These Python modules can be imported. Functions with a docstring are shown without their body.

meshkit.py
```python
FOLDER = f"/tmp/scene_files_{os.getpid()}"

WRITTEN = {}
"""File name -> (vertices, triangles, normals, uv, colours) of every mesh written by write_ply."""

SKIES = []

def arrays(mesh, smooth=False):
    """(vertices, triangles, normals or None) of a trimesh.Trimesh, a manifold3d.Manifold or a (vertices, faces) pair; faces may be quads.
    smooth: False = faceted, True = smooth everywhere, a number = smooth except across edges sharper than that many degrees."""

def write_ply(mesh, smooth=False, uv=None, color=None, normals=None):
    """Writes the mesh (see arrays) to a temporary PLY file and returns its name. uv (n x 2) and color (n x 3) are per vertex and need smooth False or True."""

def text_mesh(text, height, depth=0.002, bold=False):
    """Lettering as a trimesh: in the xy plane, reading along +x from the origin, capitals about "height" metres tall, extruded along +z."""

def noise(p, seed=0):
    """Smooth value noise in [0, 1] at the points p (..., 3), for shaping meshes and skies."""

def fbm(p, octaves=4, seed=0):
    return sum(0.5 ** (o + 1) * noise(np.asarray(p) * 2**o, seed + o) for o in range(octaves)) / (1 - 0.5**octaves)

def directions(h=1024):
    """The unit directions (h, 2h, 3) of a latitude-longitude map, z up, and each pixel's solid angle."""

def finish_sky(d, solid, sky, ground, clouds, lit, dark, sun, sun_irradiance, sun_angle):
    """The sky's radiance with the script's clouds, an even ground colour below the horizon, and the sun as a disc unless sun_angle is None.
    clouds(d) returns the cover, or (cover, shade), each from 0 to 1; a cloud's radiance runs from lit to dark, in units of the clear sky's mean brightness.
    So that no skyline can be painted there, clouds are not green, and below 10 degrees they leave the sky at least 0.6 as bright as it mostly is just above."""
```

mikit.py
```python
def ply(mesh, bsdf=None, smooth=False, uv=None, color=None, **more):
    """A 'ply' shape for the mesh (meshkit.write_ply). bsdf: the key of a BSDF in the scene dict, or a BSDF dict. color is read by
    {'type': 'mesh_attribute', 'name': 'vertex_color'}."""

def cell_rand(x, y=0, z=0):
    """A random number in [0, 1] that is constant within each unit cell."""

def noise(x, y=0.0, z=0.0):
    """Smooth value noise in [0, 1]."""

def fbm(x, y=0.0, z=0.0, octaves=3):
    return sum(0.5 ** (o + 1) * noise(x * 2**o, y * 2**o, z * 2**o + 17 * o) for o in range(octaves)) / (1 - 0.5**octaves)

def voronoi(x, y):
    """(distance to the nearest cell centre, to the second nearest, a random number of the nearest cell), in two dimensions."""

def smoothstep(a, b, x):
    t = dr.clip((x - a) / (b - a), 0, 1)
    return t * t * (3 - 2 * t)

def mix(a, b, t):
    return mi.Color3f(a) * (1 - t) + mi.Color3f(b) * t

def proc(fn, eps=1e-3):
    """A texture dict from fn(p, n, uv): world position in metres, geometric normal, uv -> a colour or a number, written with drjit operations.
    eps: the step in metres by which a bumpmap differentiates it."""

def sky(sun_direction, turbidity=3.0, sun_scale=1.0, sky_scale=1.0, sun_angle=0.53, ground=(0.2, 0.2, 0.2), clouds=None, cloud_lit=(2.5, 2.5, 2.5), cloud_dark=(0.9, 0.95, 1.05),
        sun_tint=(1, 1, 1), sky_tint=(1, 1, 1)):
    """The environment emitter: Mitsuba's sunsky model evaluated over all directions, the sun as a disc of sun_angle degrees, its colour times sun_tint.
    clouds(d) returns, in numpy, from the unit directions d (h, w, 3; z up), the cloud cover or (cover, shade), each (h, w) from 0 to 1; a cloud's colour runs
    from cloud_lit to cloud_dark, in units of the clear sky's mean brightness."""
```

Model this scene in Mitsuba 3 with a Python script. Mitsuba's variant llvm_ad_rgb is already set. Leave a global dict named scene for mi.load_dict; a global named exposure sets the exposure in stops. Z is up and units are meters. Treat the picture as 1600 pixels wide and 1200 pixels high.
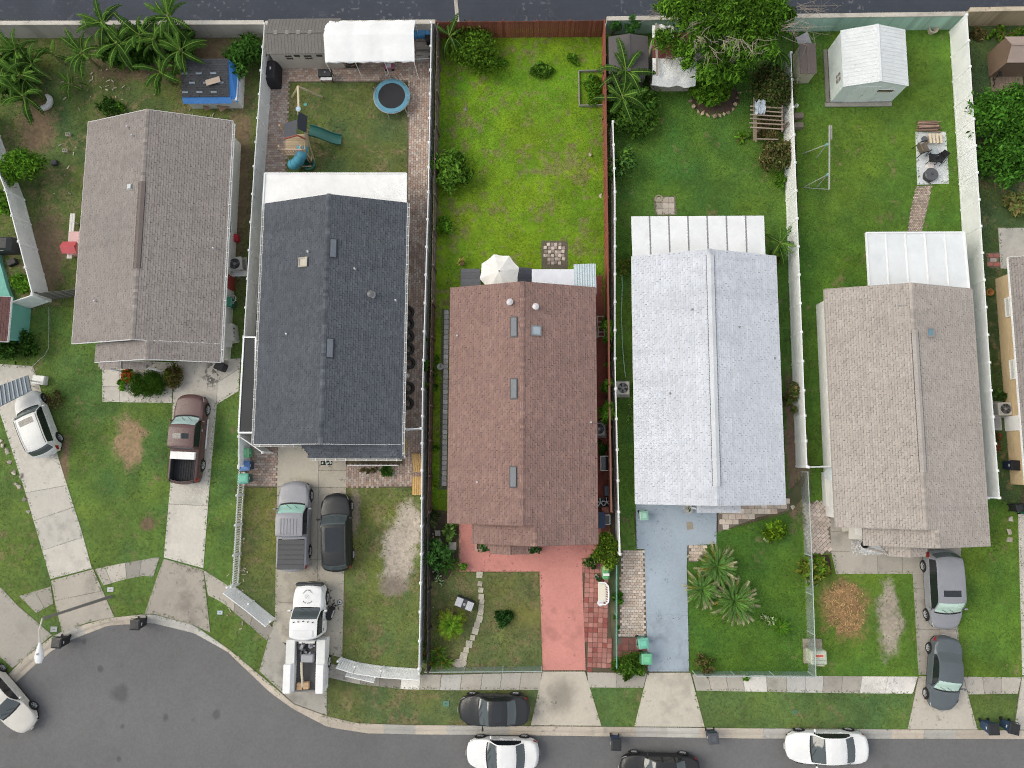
"""Five lots of single-storey houses by a cul-de-sac, seen from a drone 46 m up. x runs along the street, y away from it, z up (metres)."""
import math
import numpy as np, trimesh, drjit as dr, mitsuba as mi, mikit, meshkit
from mikit import proc, fbm, noise, voronoi, cell_rand, smoothstep, mix
from shapely.geometry import Polygon, LineString, Point
from shapely.ops import unary_union
from scipy.interpolate import PchipInterpolator
T = mi.ScalarTransform4f
scene, labels = {}, {}
# ---------------------------------------------------------------- camera, sky, exposure
R = np.array([[0.999678, 0.000801, -0.025347], [0.003608, -0.993827, 0.110882], [-0.025102, -0.110937, -0.99351]])          # rows: world x, y, z in the camera's right / down / forward
fwd, down = R[:, 2], R[:, 1]
CAM = np.array([0, 0, 46.4])
scene['camera'] = {'type': 'perspective', 'fov': 72.7115, 'fov_axis': 'x', 'near_clip': 0.5, 'far_clip': 900.0,
                   'to_world': T().look_at(CAM.tolist(), (CAM + fwd).tolist(), (-down).tolist())}
scene['sky_light'] = mikit.sky([-0.74, 0.10, 0.66], turbidity=3, sun_scale=0.38, sun_angle=44, sun_tint=(0.86, 0.96, 1.12), clouds=lambda d: 1.0, cloud_lit=(1.2, 1.26, 1.36))
exposure = 2.58

# ---------------------------------------------------------------- colour in uv: one BSDF for many meshes
def dec(uv):
    ir = dr.floor(uv.x / 4)
    ib = dr.floor(uv.y / 4)
    g = (uv.x - 4 * ir - 1) / 2
    return mi.Color3f(dr.square(ir / 255), dr.square(g), dr.square(ib / 255))
def dec_s(uv): return (uv.y - 4 * dr.floor(uv.y / 4) - 1) / 2
def enc(c, s, n):
    c = np.broadcast_to(np.sqrt(np.clip(np.asarray(c, float), 0, 1)), (n, 3))
    s = np.broadcast_to(s, (n,))
    return np.stack([np.round(c[:, 0] * 255) * 4 + 1 + 2 * c[:, 1], np.round(c[:, 2] * 255) * 4 + 1 + 2 * np.clip(s, 0, 1)], 1)
def f_matte(p, n, uv): return dec(uv) * (0.86 + 0.18 * fbm(p.x * 1.3, p.y * 1.3, p.z * 1.3) + 0.06 * noise(p.x * 8, p.y * 8, p.z * 8))
def f_rough(p, n, uv): return dec_s(uv)
def f_shingle(p, n, uv):
    a = fbm(p.x * 0.35, p.y * 0.9, 3.0)
    st = smoothstep(0.45, 0.8, fbm(p.x * 0.3 + 9, p.y * 2.2, 1.0)) * smoothstep(0.35, 0.7, fbm(p.x * .15, p.y * .2, 4.))
    return dec(uv) * (0.86 + 0.16 * a + 0.14 * noise(p.x * 16, p.y * 16, p.z * 16)) * (1 - 0.09 * st)
def f_leaf(p, n, uv): return dec(uv) * mi.Color3f(1.0, 1.15, 0.74)
def two(b): return {'type': 'twosided', 'b': b}
scene['matte'] = two({'type': 'principled', 'base_color': proc(f_matte), 'roughness': proc(f_rough), 'specular': 0.4})
scene['shingle'] = two({'type': 'principled', 'base_color': proc(f_shingle), 'roughness': 0.95, 'specular': 0.2})
scene['paint'] = two({'type': 'principled', 'base_color': proc(f_matte), 'roughness': 0.38, 'specular': 0.4, 'clearcoat': 0.5, 'clearcoat_gloss': 0.9})
scene['leafy'] = {'type': 'principledthin', 'base_color': proc(f_leaf), 'roughness': 0.7, 'eta': 1.3, 'diff_trans': 0.55, 'spec_trans': 0.0}
scene['dark_glass'] = two({'type': 'principled', 'base_color': {'type': 'rgb', 'value': [0.012, 0.016, 0.02]}, 'roughness': 0.06, 'specular': 0.75})
scene['wind_glass'] = two({'type': 'principled', 'base_color': {'type': 'rgb', 'value': [0.062, 0.078, 0.084]}, 'roughness': 0.08, 'specular': 0.9})
scene['clear_glass'] = {'type': 'thindielectric'}
scene['chrome'] = two({'type': 'roughconductor', 'material': 'Al', 'alpha': 0.18})
# ground materials, in world metres
def wob(p, f=0.35, s=0.0): return fbm(p.x * f + s, p.y * f - s)
def ell(p, c, r, rot=0.0, soft=0.35):
    dx, dy = p.x - c[0], p.y - c[1]
    u, v = dx / r[0], dy / r[1]
    d = dr.sqrt(u * u + v * v) + 0.9 * (fbm(p.x * 1.6, p.y * 1.6) - 0.5)
    return 1 - smoothstep(1 - soft, 1 + soft, d)
SAND, DIRT, CHIP = (0.40, 0.35, 0.30), (0.16, 0.115, 0.075), (0.29, 0.175, 0.09)
PATCHES = [((-26.95,1.25), (0.95, 1.75), (0.30, 0.205, 0.13)), ((-7.9,-4.25), (0.95, 1.5), SAND), ((-8.61,-6.64), (1.0, 1.6), SAND), ((-8.83,-8.08), (1.0, .6), (.2, .17, .14)), ((-8.47,-5.41), (1.2, 1.7), SAND),
    ((22.98,-10.01), (0.75, 2.1), (0.36, 0.31, 0.26)), ((20.2,-9.16), (1.45, 1.75), CHIP), ((-25.42,-4.27), (0.5, 0.5), DIRT), ((-31.36,-0.27), (0.35, 1.6), (.2, .14, .09)), ((-11.53,-3.35), (.35, 1.5), (.26, .22, .17)),
    ((-30.01,21.33), (.7, 2.5), DIRT), ((-35.03,23.52), (1.2, 1.8), DIRT), ((-27.21,28.02), (4.2, 1.0), DIRT), ((-20.32,20.55), (.8, 6), DIRT), ((-23.33,29.2), (2.2, 2.), DIRT), ((-33.82,14.14), (1.6, 3), DIRT), ((9.45,-15.45), (.3, .3), DIRT), ((17.92,-0.71), (.4, 3.5), (.2, .15, .11)), ((17.2,0.96), (.35, 5), (.2, .13, .1))]
def f_lawn(p, n, uv):
    big, mid, fine = wob(p, 0.22), wob(p, 1.1, 7.0), fbm(p.x * 7, p.y * 7)
    worn = dec_s(uv)
    c = dec(uv) * (0.36 + 0.62 * mid + 0.52 * fine + 0.28 * wob(p, .33, 11.))
    hue = wob(p, .6, 33.); c = mi.Color3f(c.x * (0.50 + 0.62 * hue + .4 * big), c.y * (.86 + .30 * hue), c.z * (1.12 - .3 * hue))
    dry = smoothstep(0.68 - 0.42 * worn, 0.9 - 0.4 * worn, 0.4 * wob(p, 0.8, 21.0) + 0.6 * wob(p, 2.6, 5.0))
    c = mix(c, mi.Color3f(0.2, 0.165, 0.085) * (0.55 + 0.8 * fine), dry * 0.75)
    for (ctr, rad, col) in PATCHES:
        e_ = ell(p, ctr, rad); c = mix(c, mi.Color3f(*col) * (0.5 + 0.6 * fine + 0.4 * mid), 0.95 * e_ * (1 - .75 * smoothstep(.56, .74, fbm(p.x * 3.1, p.y * 3.1, 2.)) * (1.3 - e_)))
    return c
def f_earth(p, n, uv): return mi.Color3f(0.1, 0.085, 0.055) * (0.5 + wob(p, 1.2)) + mi.Color3f(0.0, 0.035, 0.0) * smoothstep(.4, .7, wob(p, .3, 9.))
STAINS = [((-26.64,-15.09), .55), ((-28.01,-13.55), .2), ((-26.3,-17.07), .18), ((-23.53,-16.52), .2), ((-20.2,-16.32), .28), ((-29.2,-11.83), .2), ((-26.41,-19.11), .18)]
def f_asphalt(p, n, uv):
    c = mi.Color3f(0.136, 0.136, 0.139) * (0.76 + 0.24 * wob(p, 0.18) + 0.12 * wob(p, .9, 5.) + 0.24 * fbm(p.x * 9, p.y * 9))
    s = mi.Float(0)
    for ctr, r in STAINS:
        s = dr.maximum(s, ell(p, ctr, (r * .8, r), soft=.5))
    s = dr.maximum(0.75 * s, 0.35 * smoothstep(.78, .86, wob(p, .9, 31.)))
    return c * (1 - 0.42 * s)
def f_road(p, n, uv):
    c = mi.Color3f(0.046, 0.053, 0.070) * (0.75 + 0.3 * wob(p, .6) + 0.2 * fbm(p.x * 12, p.y * 12) + .12 * fbm(p.x * .3, p.y * 5))
    return mix(c, mi.Color3f(.12, .127, .145), smoothstep(.62, .8, fbm(p.x * 4.3, p.y * 4.3, 3.)) * smoothstep(.52, .72, wob(p, .22, 14.)))
def f_concrete(p, n, uv):
    c = dec(uv) * (0.80 + 0.2 * wob(p, .5) + 0.14 * fbm(p.x * 9, p.y * 9) + 0.08 * noise(p.x * 18, p.y * 18))
    k = dec_s(uv)
    st = smoothstep(.5, .78, .6 * wob(p, .45, 40.) + .4 * wob(p, 2.5, 2.)) * k
    sp = smoothstep(.70, .82, fbm(p.x * 6.5 + 3, p.y * 6.5)) * smoothstep(.45, .7, wob(p, .8, 60.)) * smoothstep(.1, .5, k)
    oil = ell(p, (2.04,-14.8), (.8, .9), soft=.7) * .42 + ell(p, (-21.65,5.86), (.55, .9), soft=.4) * .7 * smoothstep(.48, .62, fbm(p.x * 6, p.y * 6, 2.))
    return c * (1 - .55 * st) * (1 - .45 * sp) * (1 - oil)
def b_rough(p, n, uv): return 0.02 * fbm(p.x * 11, p.y * 11) + 0.008 * noise(p.x * 55, p.y * 55)
def rough_mat(f, r=.95, b=True):
    d = {'type': 'principled', 'base_color': proc(f), 'roughness': r, 'specular': 0.25}
    return two({'type': 'bumpmap', 'b': d, 't': proc(b_rough, 5e-3), 'scale': 0.6}) if b else two(d)
scene['lawn_mat'], scene['earth_mat'], scene['asphalt_mat'] = rough_mat(f_lawn), rough_mat(f_earth), two({'type': 'principled', 'base_color': proc(f_asphalt), 'roughness': .9, 'specular': .3})
scene['road_mat'], scene['concrete_mat'] = two({'type': 'principled', 'base_color': proc(f_road), 'roughness': .85, 'specular': .3}), two({'type': 'principled', 'base_color': proc(f_concrete), 'roughness': .9, 'specular': .25})
# ---------------------------------------------------------------- mesh helpers
class MB:
    """Collects pieces, each with its colour (linear albedo) and roughness, into one mesh."""
    def __init__(s): s.v, s.f, s.n, s.uv, s.k = [], [], [], [], 0
    def add(s, mesh, c, r=0.7, sm=False, m=None):
        v, f, n = meshkit.arrays(mesh, sm)
        if m is not None:
            m = np.asarray(m); v = v @ m[:3, :3].T + m[:3, 3]
            if n is not None: n = n @ m[:3, :3].T
        c = np.asarray(c, float)
        if n is None:
            fc = np.repeat(c, 3, 0) if c.ndim == 2 else c
            v = v[f].reshape(-1, 3); f = np.arange(len(v)).reshape(-1, 3)
            t = v.reshape(-1, 3, 3); n = np.cross(t[:, 1] - t[:, 0], t[:, 2] - t[:, 0])
            n /= np.linalg.norm(n, axis=1, keepdims=True) + 1e-20; n = np.repeat(n, 3, 0); c = fc
        s.v.append(v); s.f.append(f + s.k); s.n.append(n); s.uv.append(enc(c, r, len(v))); s.k += len(v)
        return s
    def box(s, c, d, col, r=.7, rot=0., tilt=None, bev=0.):
        b = trimesh.creation.box(d)
        if bev:
            x, y, z = np.array(d) / 2; b = trimesh.convex.convex_hull(np.array([[a * (x - bev * i), e * (y - bev * j), g * (z - bev * k)] for a in (-1, 1) for e in (-1, 1) for g in (-1, 1) for i, j, k in ((1, 1, 0), (1, 0, 1), (0, 1, 1))]))
        m = np.eye(4); m[:3, :3] = rz(rot)[:3, :3]
        if tilt is not None: m[:3, :3] = m[:3, :3] @ trimesh.transformations.rotation_matrix(tilt[0], tilt[1])[:3, :3]
        m[:3, 3] = c
        return s.add(b, col, r, False, m)
    def cyl(s, c, rad, h, col, r=.6, n=16, top=None, sm=40):
        if top is None: m = trimesh.creation.cylinder(rad, h, sections=n)
        else: m = trimesh.creation.revolve([[0, -h / 2], [rad, -h / 2], [top, h / 2], [0, h / 2]], sections=n)
        m.apply_translation(c); return s.add(m, col, r, sm)
    def lathe(s, prof, col, r=.6, n=24, m=None, sm=40): return s.add(trimesh.creation.revolve(prof, sections=n), col, r, sm, m)
    def tube(s, pts, rad, col, r=.6, n=6): return s.add(tube(pts, rad, n), col, r, 40)
    def bar(s, a, b, w, h, col, r=.7):
        a, b = np.array(a, float), np.array(b, float); d = b - a; ln = np.linalg.norm(d); d /= ln
        side = np.cross([0, 0, 1], d) if abs(d[2]) < .95 else np.cross([1, 0, 0], d); side /= np.linalg.norm(side)
        m = np.eye(4); m[:3, 0], m[:3, 1], m[:3, 2], m[:3, 3] = d, side, np.cross(d, side), (a + b) / 2
        return s.add(trimesh.creation.box((ln, w, h)), col, r, False, m)
    def prism(s, poly, z0, z1, col, r=.7):
        for g in geoms(poly):
            m = trimesh.creation.extrude_polygon(g, z1 - z0, engine='earcut'); m.apply_translation((0, 0, z0)); s.add(m, col, r)
        return s
    def sheet(s, poly, z, col, r=.7):
        for g in geoms(poly):
            v, f = trimesh.creation.triangulate_polygon(g, engine='earcut')
            if len(f):
                v3 = np.column_stack([v, np.full(len(v), z)])
                a = np.cross(v[f[:, 1]] - v[f[:, 0]], v[f[:, 2]] - v[f[:, 0]])
                f = np.where((a < 0)[:, None], f[:, ::-1], f); s.add((v3, f), col, r)
        return s
    def poly3(s, pts, col, r=.7):
        pts = np.array(pts, float); return s.add((pts, np.array([[0, i, i + 1] for i in range(1, len(pts) - 1)])), col, r)
    def raw(s, V, col, r=.7):
        """V: (n, 3 or 4, 3) faces; col (3,) or (n, 3)."""
        V = np.asarray(V, float); n, k = V.shape[:2]; col = np.asarray(col, float)
        if k == 4: V = np.concatenate([V[:, [0, 1, 2]], V[:, [0, 2, 3]]], 1).reshape(-1, 3, 3); col = np.repeat(col, 2, 0) if col.ndim == 2 else col
        f = np.arange(len(V) * 3).reshape(-1, 3)
        return s.add((V.reshape(-1, 3), f), col, r)
    def ply(s, bsdf='matte'):
        path = meshkit.write_ply((np.vstack(s.v), np.vstack(s.f)), False, np.vstack(s.uv), None, normals=np.vstack(s.n))
        return {'type': 'ply', 'filename': path, 'face_normals': False, 'bsdf': {'type': 'ref', 'id': bsdf}}
def geoms(p):
    if not hasattr(p, 'geom_type'): p = Polygon(p).buffer(0)
    return [g for g in getattr(p, 'geoms', [p]) if g.geom_type == 'Polygon' and g.area > 1e-4]
def tube(pts, rad, n=6):
    p = np.asarray(pts, float); rad = np.broadcast_to(rad, len(p))
    t = np.gradient(p, axis=0); t /= np.linalg.norm(t, axis=1, keepdims=True) + 1e-12
    ref = np.where(np.abs(t[:, 2:]) < .9, [0, 0, 1.], [1., 0, 0]); a = np.cross(t, ref); a /= np.linalg.norm(a, axis=1, keepdims=True) + 1e-12
    b = np.cross(t, a); th = np.arange(n) * 2 * np.pi / n
    v = (p[:, None] + rad[:, None, None] * (np.cos(th)[None, :, None] * a[:, None] + np.sin(th)[None, :, None] * b[:, None])).reshape(-1, 3)
    f = []
    for i in range(len(p) - 1):
        for j in range(n):
            q, w = i * n + j, i * n + (j + 1) % n; f += [[q, q + n, w], [w, q + n, w + n]]
    k = len(v); v = np.vstack([v, p[0], p[-1]])
    for j in range(n): f += [[k, j, (j + 1) % n], [k + 1, (len(p) - 1) * n + (j + 1) % n, (len(p) - 1) * n + j]]
    return v, np.array(f)
def rz(a):
    m = np.eye(4); c, s = math.cos(a), math.sin(a); m[0, 0], m[0, 1], m[1, 0], m[1, 1] = c, -s, s, c; return m
def at(x, y, z=0., a=0., s=1.):
    m = rz(a); m[:3, :3] *= s; m[:3, 3] = x, y, z; return m
used = {}
def num(name):
    k = used.get(name, 0); used[name] = k + 1
    return name if k == 0 else f'{name}_{k:03d}'
def thing(name, label, cat, group=None):
    key = num(name); labels[key] = {'label': label, 'category': cat}
    if group: labels[key]['group'] = group
    return key
def put(name, what, bsdf='matte', parent=None, m=None, kind=None, label=None, cat=None, group=None):
    """ONE entry of the scene; what is an MB or a ply dict."""
    key = num(f'{parent}__{name}' if parent else name)
    d = what.ply(bsdf) if isinstance(what, MB) else {**what}
    if m is not None: d['to_world'] = T(np.asarray(m, float))
    scene[key] = d
    p = {k: v for k, v in (('label', label), ('category', cat), ('group', group), ('kind', kind)) if v}
    if p: labels[key] = p
    return key
def rng(s): return np.random.default_rng(s)
WHITE, OFFW, BLACK, GREY = (.78, .79, .8), (.62, .62, .58), (.012, .012, .014), (.2, .2, .21)
CONC, WOOD = (.43, .405, .365), (.3, .2, .11)
# ================================================================ the ground, streets, lawns and pavings
from shapely import contains_xy
from shapely.ops import split as cut
CURB_BACK = [(-35.92,-17.78),(-35.03,-15.39),(-34.13,-14.06),(-33.07,-12.92),(-31.31,-11.53),(-30.32,-11.03),(-27.69,-10.31),(-25.36,-10.05),(-24.59,-10.04),(-21.88,-10.71),(-19.44,-12.26),(-16.83,-14.23),(-15.16,-15.55),(-12.98,-16.27),(-11.02,-16.68),(-7.57,-16.75),(-1.1,-16.71),(14.25,-16.67),(30.91,-16.57),(38.73,-16.55)]
CURB_FRONT = [(-35.38,-18.17),(-34.34,-15.54),(-33.62,-14.53),(-32.4,-13.36),(-31.32,-12.44),(-30.06,-11.72),(-27.65,-10.8),(-24.77,-10.61),(-21.94,-11.23),(-19.68,-12.38),(-16.81,-14.86),(-15.27,-15.87),(-12.95,-16.98),(-10.35,-17.33),(-6.82,-17.35),(-1.1,-17.31),(14.22,-17.32),(30.86,-17.14),(38.68,-17.12)]
street_area = Polygon(CURB_BACK + [(90, -19), (90, -33), (-45, -33), (-45, -22)]).buffer(0)
big = Polygon([(-450, -450), (450, -450), (450, 450), (-450, 450)])
put('ground', MB().sheet(big.difference(street_area), -.03, (.1, .1, .05)), 'earth_mat', kind='structure')
put('street', MB().sheet(street_area.buffer(-.05), -.12, (.1, .1, .1)), 'asphalt_mat', kind='structure')
ROAD = Polygon([(-120, 31.1), (120, 31.1), (120, 40), (-120, 40)])
put('back_road', MB().sheet(ROAD, -.015, (.1, .1, .1)), 'road_mat', kind='structure')
a, b = (-5.59,35.86), (-5.16,31.12)
put('concrete_gutter', MB().prism(LineString([a, b]).buffer(.13, cap_style=2), -.02, .005, CONC), 'concrete_mat', kind='structure')

def resample(pts, n):
    ls = LineString(pts); return np.array([ls.interpolate(t, normalized=True).coords[0] for t in np.linspace(0, 1, n)])
def structure(name):
    k = num(name); labels[k] = {'kind': 'structure'}; return k
curb = structure('curb')
nb = 40
bk, fr = np.array(CURB_BACK), LineString(CURB_FRONT)
bk = resample(CURB_BACK, nb * 4 + 1)
fp = np.array([fr.interpolate(fr.project(Point(q))).coords[0] for q in bk])
r_ = rng(5)
for i in range(nb):
    m = MB(); B, F = bk[i * 4:i * 4 + 5], fp[i * 4:i * 4 + 5]
    if i == 0 or True:
        B = B.copy(); F = F.copy(); B[0] += (B[1] - B[0]) * .01; F[0] += (F[1] - F[0]) * .01
    prof = [(0, -.1), (0, .035), (.33, .03), (.5, -.01), (.66, -.09), (1., -.105), (1.02, -.16)]
    G_ = np.array([[[*(b_ + (f_ - b_) * t), z] for t, z in prof] for b_, f_ in zip(B, F)])
    q = [[G_[a, c], G_[a + 1, c], G_[a + 1, c + 1], G_[a, c + 1]] for a in range(4) for c in range(6)]
    tone = r_.uniform(.85, 1.1); c = np.array((.46, .41, .345)) if r_.random() < .7 else np.array((.43, .42, .39))
    m.raw(q, c * tone, .25 + .3 * r_.random())
    put('segment', m, 'concrete_mat', curb)

def pieces(poly, lines):
    out = [Polygon(poly).buffer(0)]
    for l in lines:
        a, b = np.array(l[0]), np.array(l[1]); d = (b - a)
        ls = LineString([a - d * .02, b + d * .02]); nxt = []
        for g in out: nxt += [x for x in cut(g, ls).geoms]
        out = nxt
    return out
PAVED = []
def slabs(name, poly, lines=(), col=CONC, stain=.3, z=.03, seed=0, gap=.011, mat='concrete_mat', pname='slab', var=.09):
    key = structure(name); r = rng(seed + 77)
    PAVED.append(Polygon(poly).buffer(0))
    for g in pieces(poly, lines):
        g = g.buffer(-gap)
        if g.is_empty or g.area < .02: continue
        m = MB(); m.prism(g, -.06, z + r.uniform(-.004, .004), np.array(col) * r.uniform(1 - var, 1 + var), stain * r.uniform(.6, 1.3))
        put(pname, m, mat, key)
    return key
PALE = (.50, .475, .43)
# driveways and walks
slabs('concrete_driveway', [(-38.15,6.65),(-34.01,6.39),(-33.46,5.15),(-31.74,0.12),(-29.8,-4.71),(-28.94,-7.12),(-31.68,-7.84),(-33.83,-2.2),(-36.05,3.18),(-38.17,6.92)], [[(-35.3,1.66),(-31.74,0.12)], [(-34.57,-0.15),(-31.47,1.24)], [(-33.16,-4.06),(-30.44,-3.12)], [(-32.39,-5.98),(-29.52,-5.04)], [(-33.83,-2.2),(-30.99,-1.68)]], PALE, .35, seed=1)
slabs('driveway_apron', [(-31.63,-7.93),(-28.85,-7.16),(-27.22,-10.23),(-28.86,-10.57),(-30.65,-11.2),(-31.21,-9.49)], [[(-31.53,-9.28),(-27.94,-8.52)]], (.42, .385, .335), .4, z=.034, seed=2)
slabs('driveway_apron', [(-36.32,-8.71),(-34.96,-8.41),(-33.69,-9.59),(-31.28,-11.4),(-33.75,-13.53),(-34.94,-12.58),(-36.52,-11.17)], [[(-35.3,-10.46),(-33.25,-9.3)]], (.40, .375, .335), .4, z=.034, seed=3)
slabs('concrete_driveway', [(-24.25,6.7),(-19.67,6.92),(-19.7,4.68),(-21.14,3.77),(-21.36,-2.06),(-21.48,-7.07),(-24.18,-6.38),(-24.02,-1.73),(-24.17,3.85)], [[(-24.12,-2.91),(-21.4,-2.98)], [(-21.26,6.92),(-21.13,3.42)], [(-21.17,5.25),(-19.47,6.39)], [(-24.32,3.42),(-20.99,3.42)], [(-24.1,-6.17),(-21.42,-6.73)]], PALE, .3, seed=4)
slabs('front_walk', [(-29.23,6.83),(-24.29,6.65),(-24.22,3.85),(-29.02,3.93)], [[(-28.03,6.92),(-27.83,3.85)], [(-26.7,6.92),(-26.5,3.85)], [(-25.5,6.92),(-25.32,3.85)], [(-29.1,4.98),(-27.9,4.98)]], (.54, .51, .46), .2, seed=5)
slabs('driveway_apron', [(-24.17,-6.46),(-21.48,-7.15),(-20.8,-11.18),(-21.88,-10.71),(-24.6,-10),(-25.23,-10.01),(-24.53,-7.58)], [[(-24.8,-8.82),(-21.19,-9.4)]], (.38, .345, .30), .55, z=.034, seed=6)
slabs('concrete_driveway', [(-16.85,1.28),(-12.27,1.29),(-12.17,-1.76),(-12.13,-7.49),(-12.1,-12.66),(-16.57,-11.59),(-16.69,-6.7),(-16.81,-1.7)], [[(-16.94,-1.7),(-12,-1.76)], [(-14.12,1.29),(-13.77,-12.36)], [(-16.63,-9.16),(-11.98,-9.44)], [(-14.06,-0.63),(-12.21,-0.62)], [(-16.74,-6.45),(-12.08,-6.42)]], (.42, .39, .33), .55, seed=7)
slabs('driveway_apron', [(-16.62,-10.25),(-16.1,-11.66),(-13.06,-13.79),(-12.98,-16.23),(-15.16,-15.51),(-17.49,-13.52),(-17.03,-11.71)], [[(-16.98,-11.71),(-13.25,-15.53)], [(-15.33,-15.36),(-13.3,-13.95)]], (.36, .345, .31), .7, z=.034, seed=8)
RED = (.56, .245, .215)
slabs('red_driveway', [(-4.65,-3.94),(4.72,-3.88),(4.57,-6.14),(3.4,-6.23),(3.6,-13.25),(0.85,-13.28),(0.65,-7.11),(-4.57,-7.15)], [[(0.65,-7.11),(3.4,-6.23)], [(0.77,-10.22),(3.5,-10.19)]], RED, .45, z=.035, seed=9, gap=.003, var=.02)
slabs('red_side_path', [(4.24,12.6),(4.94,12.6),(5.2,5.18),(5.29,-5.32),(4.2,-5.33)], [[(4.22,10.42),(5.73,10.42)], [(4.19,6.91),(5.69,6.91)], [(4.16,3.47),(5.65,3.47)], [(4.13,0.07),(5.6,0.08)]], (.27, .085, .065), .5, seed=10, gap=.005)
slabs('driveway_apron', [(0.85,-13.36),(3.56,-13.33),(4.58,-16.64),(0.08,-16.66)], [[(0.32,-15.17),(1.42,-15.24)], [(1.38,-15.24),(1.38,-16.91)]], (.47, .43, .365), .45, z=.034, seed=11)
BLUE = (.33, .39, .455)
slabs('blue_driveway', [(6.95,-2.42),(12.24,-2.81),(12.13,-5.27),(10.26,-5.37),(10.19,-6.71),(10.19,-13.26),(7.55,-13.29),(7.48,-5.63),(6.98,-5.63)], [[(7.46,-2.42),(7.52,-6.12)], [(7.12,-9.76),(10.4,-9.77)], [(10.22,-5.29),(10.21,-2.41)]], BLUE, .4, z=.035, seed=12, gap=.004, var=.02)
slabs('driveway_apron', [(7.55,-13.36),(10.27,-13.33),(11.08,-16.63),(6.64,-16.65)], [], (.47, .44, .375), .4, z=.034, seed=13)
slabs('concrete_walk', [(19.54,-2.48),(20.03,-2.48),(21.42,-5.21),(21.38,-5.82),(25.5,-5.79),(25.42,-7.08),(19.73,-7.13),(19.47,-5.63)], [[(19.49,-4.41),(21.46,-4.4)], [(19.47,-5.71),(21.39,-5.7)], [(20.81,-5.83),(20.75,-7.12)], [(22.44,-5.81),(22.38,-7.11)], [(24.03,-5.8),(23.96,-7.09)]], (.37, .345, .30), .45, seed=14)
slabs('concrete_driveway', [(24.68,-5.19),(27.81,-5.17),(27.25,-10.57),(27.31,-13.27),(24.6,-13.3),(24.6,-7.17)], [[(24.51,-8.01),(27.54,-7.99)], [(24.48,-10.55),(27.29,-10.53)], [(26.31,-5.18),(25.94,-13.51)]], (.36, .335, .30), .5, seed=15)
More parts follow.
